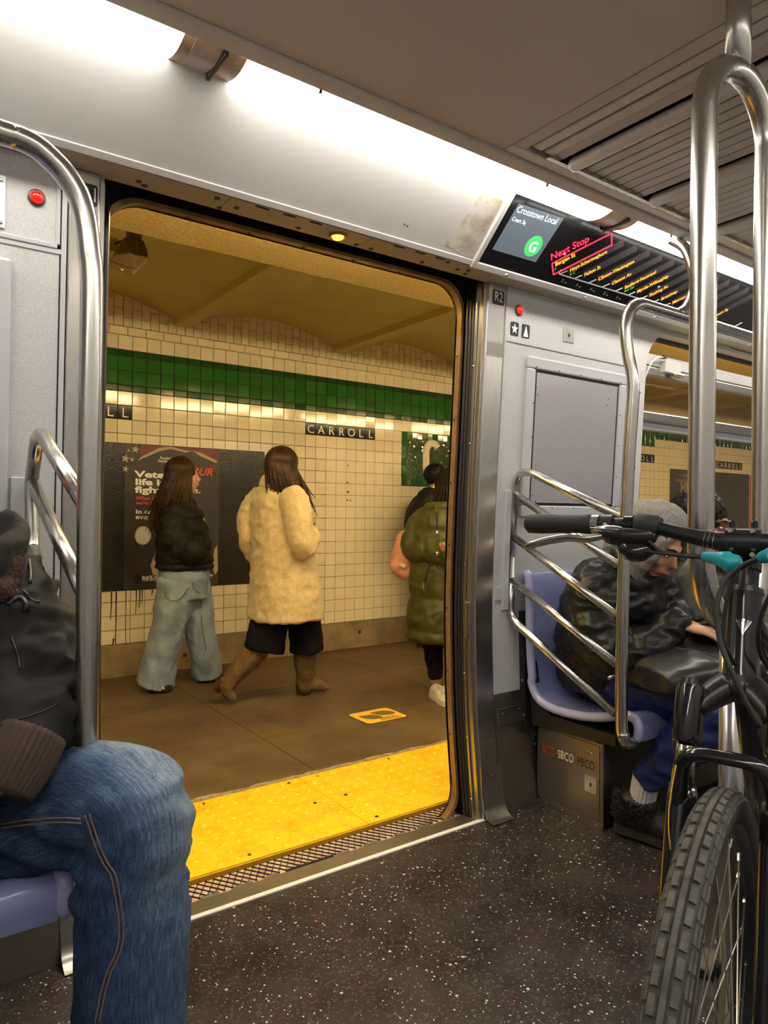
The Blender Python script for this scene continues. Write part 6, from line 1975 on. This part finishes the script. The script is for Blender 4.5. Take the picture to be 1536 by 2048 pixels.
    for k, sg in ((kL, 1), (kR, -1)):
        hl = np.array([k[0] - .012 * sg, k[1] + .07, .006]) 
        shoe('shoe', 'sneaker_black', hl, hl + nv((.25, -1, 0)) * .30, UP, p, .052, .085, 'sole_white', sole_h=.026)
    # jacket
    j = MB()
    torso(j, [np.array([.06, 1.74, .55]), np.array([.055, 1.725, .66]), np.array([.05, 1.71, .85]), np.array([.055, 1.69, 1.0]), np.array([.06, 1.68, 1.08]), nek - UP * .02], s, f, [.205, .225, .215, .185, .15, .10], [.175, .195, .185, .16, .13, .10], N=40)
    ct = wr - nv(wr - el) * .0
    limb(j, [sh - UP * .02, (sh + el) / 2 + s * .0 + np.array([.012, 0, 0]), el + np.array([.0, 0, -.02]), (el * .45 + wr * .55) + UP * -.005, ct], [.095, .098, .098, .084, .050])
    limb(j, [shR - UP * .02, (shR + elR) / 2, elR, (elR + wrR) / 2, wrR], [.095, .095, .09, .085, .06])
    jo = garment(j, 'jacket', 'jacket_dark', p, .0085, 3, None, 'dark padded bomber jacket')
    me = jo.data; co, no = get_co(me), get_no(me); d = np.zeros(len(co))
    for i, q in enumerate(co):
        n1 = noise.noise(Vector((q[0] * 9 + q[2] * 5, q[1] * 9, q[2] * 15)))
        n2 = noise.noise(Vector((q[0] * 22, q[1] * 22, q[2] * 34 + 5)))
        d[i] = (.020 * (1 - 2.3 * abs(n1)) + .009 * (1 - 2.2 * abs(n2))) * min(1, max(.0, (np.linalg.norm(q - ct) - .05) / .10))
    put_co(me, co + no * d[:, None])
    c = MB(); rib_tube(c, ct - nv(we - wr) * .030, we, .059, .048, 34, .0022, 4, 10, .006); c.build('cuff', 'cuff', p, smooth=True, label='brown ribbed knit cuff')
    c = MB(); rib_tube(c, wrR - nv(wrR - elR) * .01, wrR + nv(wrR - elR) * .05, .052, .042, 26, .002); c.build('cuff', 'cuff', p, smooth=True)
    # big collar / dropped hood with fleece lining
    c = MB(); R = []
    for u, (rw, rd, dz) in enumerate(((.125, .115, -.06), (.175, .16, .0), (.185, .17, .075), (.165, .155, .10), (.130, .12, .05))):
        R.append([nek + np.array([0.01, .0, -.07]) + s * math.cos(a) * rw + f * math.sin(a) * rd + UP * (dz - .05 * max(0, math.sin(a))) for a in np.linspace(0, 2 * math.pi, 30, endpoint=False)])
    c.rings(R); garment(c, 'collar', 'jacket_dark', p, .009, 3, (.006, 9, 2))
    bj = bvh(jo)
    def jline(pix, nm, m, r, lift=.002):
        pts = [cast([bj], x, y, lift) for x, y in pix]; pts = [q for q in pts if q is not None]
        if len(pts) > 2: MB().tube(smooth_path(pts, 4), r, 7).build(nm, m, jo, smooth=True)
    jline([(4, 1200), (20, 1186), (36, 1180), (50, 1184), (60, 1196), (70, 1202), (80, 1203)], 'pocket_zip', 'darkscrew', .0022)
    jline([(14, 1210), (28, 1198), (42, 1196), (52, 1210), (50, 1222)], 'pocket_welt', 'ink', .0055)
    jline([(22, 1270), (28, 1290), (36, 1310), (40, 1340)], 'pocket_zip', 'darkscrew', .0020)
    jline([(55, 1105), (60, 1140), (60, 1165)], 'zip_tape', 'ink', .004)
    jline([(0, 1452), (30, 1440), (70, 1428), (110, 1410), (140, 1380)], 'sleeve_seam', 'ink', .0016)
    fl_ = MB(); pts = [cast([bj], x, y, .006) for x, y in ((2, 1110), (12, 1098), (22, 1104), (20, 1140), (12, 1170), (2, 1186))]
    pts = [q for q in pts if q is not None]
    if len(pts) > 3:
        fl_.tube(smooth_path(pts, 3), .022, 10, round_ends=True); garment(fl_, 'fleece_lining', 'fleece', p, .006, 1, (.005, 60, 2))
passenger_jeans()

# ------------------------------------------------ passenger in grey hood and black leather puffer
def passenger_hood():
    p = thing('person', 'seated passenger in grey hood, black leather puffer and blue trousers using a phone', 'person', (2.45, 1.6, 0))
    f = nv((.0, -1, 0)); s = nv(np.cross(f, UP)) * -1            # s = his right, towards the door
    s = np.array([-1.0, 0, 0])
    pel = np.array([2.47, 1.79, .53]); che = np.array([2.43, 1.75, .82]); nek = np.array([2.41, 1.68, .985]); hd = np.array([2.405, 1.585, 1.070])
    hf = nv((.03, -.80, -.56)); hu = nv((0, -.5, .85))
    sR, eR, wR = np.array([2.21, 1.70, .92]), np.array([2.185, 1.60, .68]), np.array([2.345, 1.455, .785])
    sL, eL, wL = np.array([2.555, 1.69, .92]), np.array([2.555, 1.54, .69]), np.array([2.49, 1.38, .765])
    hR, kR, aR = np.array([2.38, 1.77, .52]), np.array([2.305, 1.265, .545]), np.array([2.275, 1.51, .215])
    hL, kL, aL = np.array([2.56, 1.77, .52]), np.array([2.60, 1.245, .545]), np.array([2.60, 1.36, .13])
    b = MB(); head_parts(b, hd, hf, hu, 1.06)
    b.tube([hd - hu * .05 - hf * .03, nek - UP * .04], [.052, .06], 14, round_ends=True)
    torso(b, [pel, che, nek - UP * .03], s, f, [.16, .17, .07], [.11, .11, .06])
    limb(b, [sR, eR, wR], [.05, .042, .030]); limb(b, [sL, eL, wL], [.05, .042, .030])
    dR = nv(RT * .86 - FW * .42 - UP * .14)
    hand_parts(b, wR + dR * .012, dR, nv(-UP + FW * .25), 1.02, .20, -1, .05)
    hand_parts(b, wL + np.array([0, -.005, 0]), nv((-.25, -1, -.05)), nv((-.8, .1, .5)), 1.0, .55, -1)
    limb(b, [hR, kR, aR], [.08, .06, .042]); limb(b, [hL, kL, aL], [.08, .06, .042])
    garment(b, 'body', 'skin_tan', p, .0062, 2); face_details(hd, hf, hu, 1.06, p)
    # hood: shell round the head, open to the face, running into the collar
    r_ = np.cross(hf, hu)
    q = lambda x, y, z: hd + (r_ * x + hf * y + hu * z) * 1.06
    h = MB()
    # profile swept from the nape over the crown; rim sits ahead of the forehead
    R = []
    for i in range(13):
        a = math.radians(-40 + 175 * i / 12)                    # around the ear axis, from under the nape... over the top to the brow
        dirv = -hf * math.cos(a) + hu * math.sin(a)
        R.append((dirv, a))
    rings_o = []
    for jx in range(15):
        x = -1 + 2 * jx / 14
        wdt = .118 * x
        k = math.sqrt(max(.05, 1 - abs(x) ** 2.4))
        rings_o.append([q(wdt, 0, .02) + dv * (.138 if True else 0) * (.45 + .55 * k) * (1 + .06 * math.sin(a * 2)) for dv, a in R])
    rings_i = [[(pt_ - q(0, 0, .02)) * .90 + q(0, 0, .02) for pt_ in rg] for rg in rings_o]
    def sheet(b_, O, I):
        n0, n1 = len(O), len(O[0]); V = [pt_ for rg in O for pt_ in rg] + [pt_ for rg in I for pt_ in rg]; F_ = []; o_ = n0 * n1
        ix = lambda i, j: i * n1 + j
        for i in range(n0 - 1):
            for j in range(n1 - 1):
                F_.append((ix(i, j), ix(i + 1, j), ix(i + 1, j + 1), ix(i, j + 1))); F_.append(tuple(o_ + v for v in (ix(i, j), ix(i, j + 1), ix(i + 1, j + 1), ix(i + 1, j))))
        edge = [ix(0, j) for j in range(n1)] + [ix(i, n1 - 1) for i in range(1, n0)] + [ix(n0 - 1, j) for j in range(n1 - 2, -1, -1)] + [ix(i, 0) for i in range(n0 - 2, 0, -1)]
        for k_ in range(len(edge)):
            a_, c_ = edge[k_], edge[(k_ + 1) % len(edge)]; F_.append((a_, c_, o_ + c_, o_ + a_))
        b_.add(V, F_)
    sheet(h, rings_o, rings_i)
    # side curtains from the rim down to the collar
    for sx in (-1, 1):
        pts = [q(.098 * sx, .075, .055), q(.104 * sx, .055, -.01), q(.098 * sx, .035, -.075), q(.080 * sx, .02, -.125)]
        h.tube(smooth_path(pts, 4), [.030, .034, .038, .040, .042, .044, .044, .044, .044, .044, .044, .044, .04], 12, round_ends=True, flat=(r_, .5))
        pts = [q(.100 * sx, .02, .03), q(.100 * sx, .0, -.04), q(.085 * sx, -.02, -.11)]
        h.tube(smooth_path(pts, 4), .055, 12, round_ends=True, flat=(r_, .45))
    h.tube(smooth_path([q(0, -.095, -.05), q(0, -.10, -.10), q(0, -.08, -.15)], 4), [.08, .085, .09, .09, .09, .09, .09, .085, .08], 14, round_ends=True, flat=(hf, .6))
    garment(h, 'hood', 'hood_grey', p, .0075, 4, (.005, 14, 6), 'heather grey jersey hood')
    rim = [q(.100 * math.cos(a), .085 + .012 * math.sin(a), .035 + .088 * math.sin(a)) for a in np.linspace(math.radians(-30), math.radians(210), 20)]
    MB().tube(rim, .010, 10, round_ends=True).build('hood_rim', 'hood_grey', p, smooth=True)
    # jacket
    j = MB()
    torso(j, [np.array([2.45, 1.80, .475]), np.array([2.44, 1.79, .58]), np.array([2.415, 1.77, .74]), np.array([2.40, 1.74, .88]), np.array([2.405, 1.705, .96]), np.array([2.41, 1.675, 1.01])], s, f, [.205, .225, .225, .210, .16, .115], [.165, .19, .185, .165, .13, .10], (.115, .020), N=70)
    limb(j, [sR, np.array([2.185, 1.68, .79]), eR, np.array([2.265, 1.51, .69]), wR - dR * .004], [.102, .105, .100, .078, .052], quilt=(.12, .012))
    limb(j, [sL, np.array([2.565, 1.64, .79]), eL, np.array([2.53, 1.45, .72]), wL], [.09, .088, .085, .072, .052], quilt=(.12, .012))
    c0 = np.array([2.41, 1.665, 1.005])
    j.tube([c0 + np.array([-math.cos(a) * .098, -math.sin(a) * .085, .012 * math.sin(a)]) for a in np.linspace(0, 2 * math.pi, 20)], .034, 10, round_ends=True)
    jo = garment(j, 'jacket', 'leather_black', p, .0085, 2, (.010, 9, 3, (1, 1, 1.7)), 'shiny black quilted leather jacket')
    # trousers
    t = MB(); ellip(t, pel - UP * .01, [s, f, UP], [.19, .17, .12], 12, 18)
    limb(t, [hR, (hR + kR) / 2 + UP * .005, kR - f * .02, kR + np.array([0, .03, -.09]), (kR + aR) / 2 + np.array([0, .01, -.02]), aR], [.105, .100, .088, .085, .074, .060], open_end=True)
    limb(t, [hL, (hL + kL) / 2, kL, (kL + aL) / 2, aL], [.105, .100, .09, .08, .07])
    garment(t, 'trousers', 'trouser_blue', p, .0085, 3, (.010, 9, 4, (1, 1, 1.3)), 'navy blue nylon trousers')
    MB().lathe(np.array(at(1322, 1372, D=2.40)), -FW, [(0, .006), (.004, .006), (.006, .003)], 10).build('snap_button', 'alloy', p)
    for a, hp, tp_ in ((aR, np.array([2.242, 1.615, .022]), np.array([2.330, 1.345, .008])), (aL, np.array([2.60, 1.40, .01]), np.array([2.62, 1.12, .01]))):
        s_ = MB(); rib_tube(s_, a + UP * .03, a - UP * (.11 if a is aR else .05) + np.array([0, .03, 0]), .047, .044, 22, .002); s_.build('sock', 'sock', p, smooth=True)
        o, fr = shoe('slipper', 'fur_black', hp, tp_, UP, p, .064, .145, 'sole_dark', sole_h=.024)
        fz = MB(); rng = np.random.default_rng(4)
        cc = hp + fr[0] * .075 + fr[2] * .125
        for k_ in range(900):
            an = rng.uniform(0, 2 * math.pi); rr = rng.uniform(.9, 1.12)
            base = cc + fr[0] * math.cos(an) * .076 * rr + fr[1] * math.sin(an) * .060 * rr - fr[2] * rng.uniform(0, .085)
            out = nv(fr[0] * math.cos(an) + fr[1] * math.sin(an) + fr[2] * rng.uniform(.1, 1) + rng.normal(0, .3, 3))
            fz.tube([base, base + out * .022], [.0028, .0004], 4)
        fz.build('fur_trim', 'fur_black', o, kind='stuff')
    # crinkled cuff band
    ph = thing('phone', 'black phone held over the lap by the hooded passenger', 'phone', wR + dR * .15)
    pc = np.array([2.43, 1.36, .800]); pu = nv(RT * .5 + UP * .35 - FW * .3)
    MB().obox(pc, nv(RT * .6 - FW * .4 + UP * .25), nv(np.cross(nv(RT * .6 - FW * .4 + UP * .25), (0, 0, 1))), nv(np.cross(nv(np.cross(nv(RT * .6 - FW * .4 + UP * .25), (0, 0, 1))), nv(RT * .6 - FW * .4 + UP * .25))), .075, .036, .0045).build('case', 'ink', ph, bevel=.003)
    bg = thing('lap_bag', 'smooth black leather bag lying across the lap of the hooded passenger', 'bag', (2.40, 1.40, .56))
    g = MB(); torso(g, [np.array([2.15, 1.44, .615]), np.array([2.19, 1.44, .625]), np.array([2.28, 1.42, .640]), np.array([2.42, 1.39, .650]), np.array([2.58, 1.36, .650]), np.array([2.66, 1.35, .645])], nv((0.1, 1, .08)), UP, [.10, .15, .175, .18, .17, .12], [.035, .055, .068, .070, .066, .045], N=30, expo=2.8)
    go = garment(g, 'bag_body', 'bag_leather', bg, .008, 3, (.004, 6, 2))
    bv = bvh(go)
    for pix in (((1262, 1312), (1300, 1300), (1350, 1296), (1400, 1304), (1440, 1318)),):
        pts = [cast([bv], x, y, .001) for x, y in pix]; pts = [q_ for q_ in pts if q_ is not None]
        if len(pts) > 2: MB().tube(smooth_path(pts, 4), .0022, 6).build('seam', 'ink', go, smooth=True)
    MB().tube([at(1219, 1355, D=2.50), at(1232, 1348, D=2.50)], .008, 8, round_ends=True).build('zip_toggle', 'alloy', bg, smooth=True)
M['bag_leather'] = mat('smooth_black_leather', (.022, .021, .020), .30, bump=(300, .15, .002))
passenger_hood()

# ------------------------------------------------ passenger in dark olive puffer behind
def passenger_olive():
    p = thing('person', 'seated passenger in dark olive puffer with black fur collar, behind the handlebar', 'person', (3.0, 1.6, 0))
    f = nv((-.10, -1, 0)); s = np.array([-1.0, 0, 0])
    pel = np.array([3.0, 1.79, .53]); che = np.array([2.985, 1.77, .80]); nek = np.array([2.965, 1.74, 1.00]); hd = np.array([2.955, 1.705, 1.135])
    hf = nv((.22, -.9, -.22))
    b = MB(); head_parts(b, hd, hf, UP, 1.06)
    b.tube([hd - UP * .05, nek - UP * .04], [.05, .058], 14, round_ends=True)
    torso(b, [pel, che, nek - UP * .03], s, f, [.16, .17, .07], [.11, .11, .06])
    sR, eR, wR = np.array([2.77, 1.70, .93]), np.array([2.745, 1.57, .70]), np.array([2.92, 1.40, .68]); sL, eL, wL = np.array([3.21, 1.74, .93]), np.array([3.24, 1.60, .68]), np.array([3.05, 1.42, .66])
    limb(b, [sR, eR, wR], [.05, .042, .03]); limb(b, [sL, eL, wL], [.05, .042, .03])
    hand_parts(b, wR, nv((.6, -.7, -.1)), -UP, 1, .5, -1); hand_parts(b, wL, nv((-.6, -.7, -.1)), -UP, 1, .5, 1)
    hR, kR, aR = np.array([2.90, 1.77, .52]), np.array([2.83, 1.27, .54]), np.array([2.835, 1.36, .16]); hL, kL, aL = np.array([3.10, 1.77, .52]), np.array([3.14, 1.27, .54]), np.array([3.14, 1.36, .16])
    limb(b, [hR, kR, aR], [.08, .06, .042]); limb(b, [hL, kL, aL], [.08, .06, .042])
    garment(b, 'body', 'skin_brown', p, .0075, 3); face_details(hd, hf, UP, 1.06, p)
    h = MB(); scalp(h, hd, hf, UP, 1.06, .018, -.012); garment(h, 'hair', 'dark_hair', p, .008, 2, (.008, 50, 2), 'short dark curly hair')
    j = MB()
    torso(j, [np.array([3.0, 1.79, .48]), np.array([2.99, 1.77, .60]), np.array([2.975, 1.74, .78]), np.array([2.965, 1.73, .92]), np.array([2.962, 1.735, 1.01])], s, f, [.23, .255, .26, .23, .12], [.18, .20, .195, .17, .11], (.12, .018), N=60)
    limb(j, [sR, eR, wR], [.10, .10, .06], quilt=(.12, .012)); limb(j, [sL, eL, wL], [.10, .10, .06], quilt=(.12, .012))
    garment(j, 'jacket', 'olive_dark', p, .009, 2, (.010, 9, 7), 'dark olive quilted jacket')
    fz = MB(); rng = np.random.default_rng(9); cc = np.array([2.955, 1.72, 1.01])
    for k in range(900):
        an = rng.uniform(0, 2 * math.pi); rr = rng.uniform(.8, 1.15)
        base = cc + np.array([math.cos(an) * .135 * rr, math.sin(an) * .125 * rr - .02, rng.uniform(-.035, .03) - .03 * max(0, -math.sin(an))])
        out = nv(np.array([math.cos(an), math.sin(an), rng.uniform(-.6, .5)]) + rng.normal(0, .35, 3))
        fz.tube([base, base + out * .02, base + out * .042 + np.array([0, 0, -.012])], [.004, .003, .0004], 4)
    ring = MB(); ring.tube([cc + np.array([math.cos(a) * .125, math.sin(a) * .115 - .02, -.03 * max(0, -math.sin(a))]) for a in np.linspace(0, 2 * math.pi, 24)], .038, 10, round_ends=True)
    fo = garment(ring, 'fur_collar', 'fur_black', p, .009, 2); fz.build('fur_tufts', 'fur_black', fo, kind='stuff')
    MB().lathe(at(1378, 1108, D=2.86), nv(-FW), [(0, .012), (.006, .011), (.009, .006)], 12).build('toggle', 'cream_print', p)
    t = MB(); ellip(t, pel, [s, f, UP], [.19, .17, .12], 12, 18)
    limb(t, [hR, kR, aR], [.105, .09, .075]); limb(t, [hL, kL, aL], [.105, .09, .075])
    garment(t, 'trousers', 'grey_trouser', p, .009, 3, (.007, 9, 3))
    for a in (aR, aL):
        bo = MB(); limb(bo, [a + UP * .06, a, a - UP * .08], [.082, .080, .072], quilt=(.06, .008)); bo.tube(smooth_path([a - UP * .10 + np.array([0, .02, 0]), a - UP * .105 + np.array([0, -.08, 0]), a - UP * .115 + np.array([0, -.17, 0])], 3), [.055, .055, .054, .052, .05, .045, .036], 12, round_ends=True)
        garment(bo, 'boot', 'tan_boot', p, .008, 2, None, 'tan quilted winter boot')
passenger_olive()
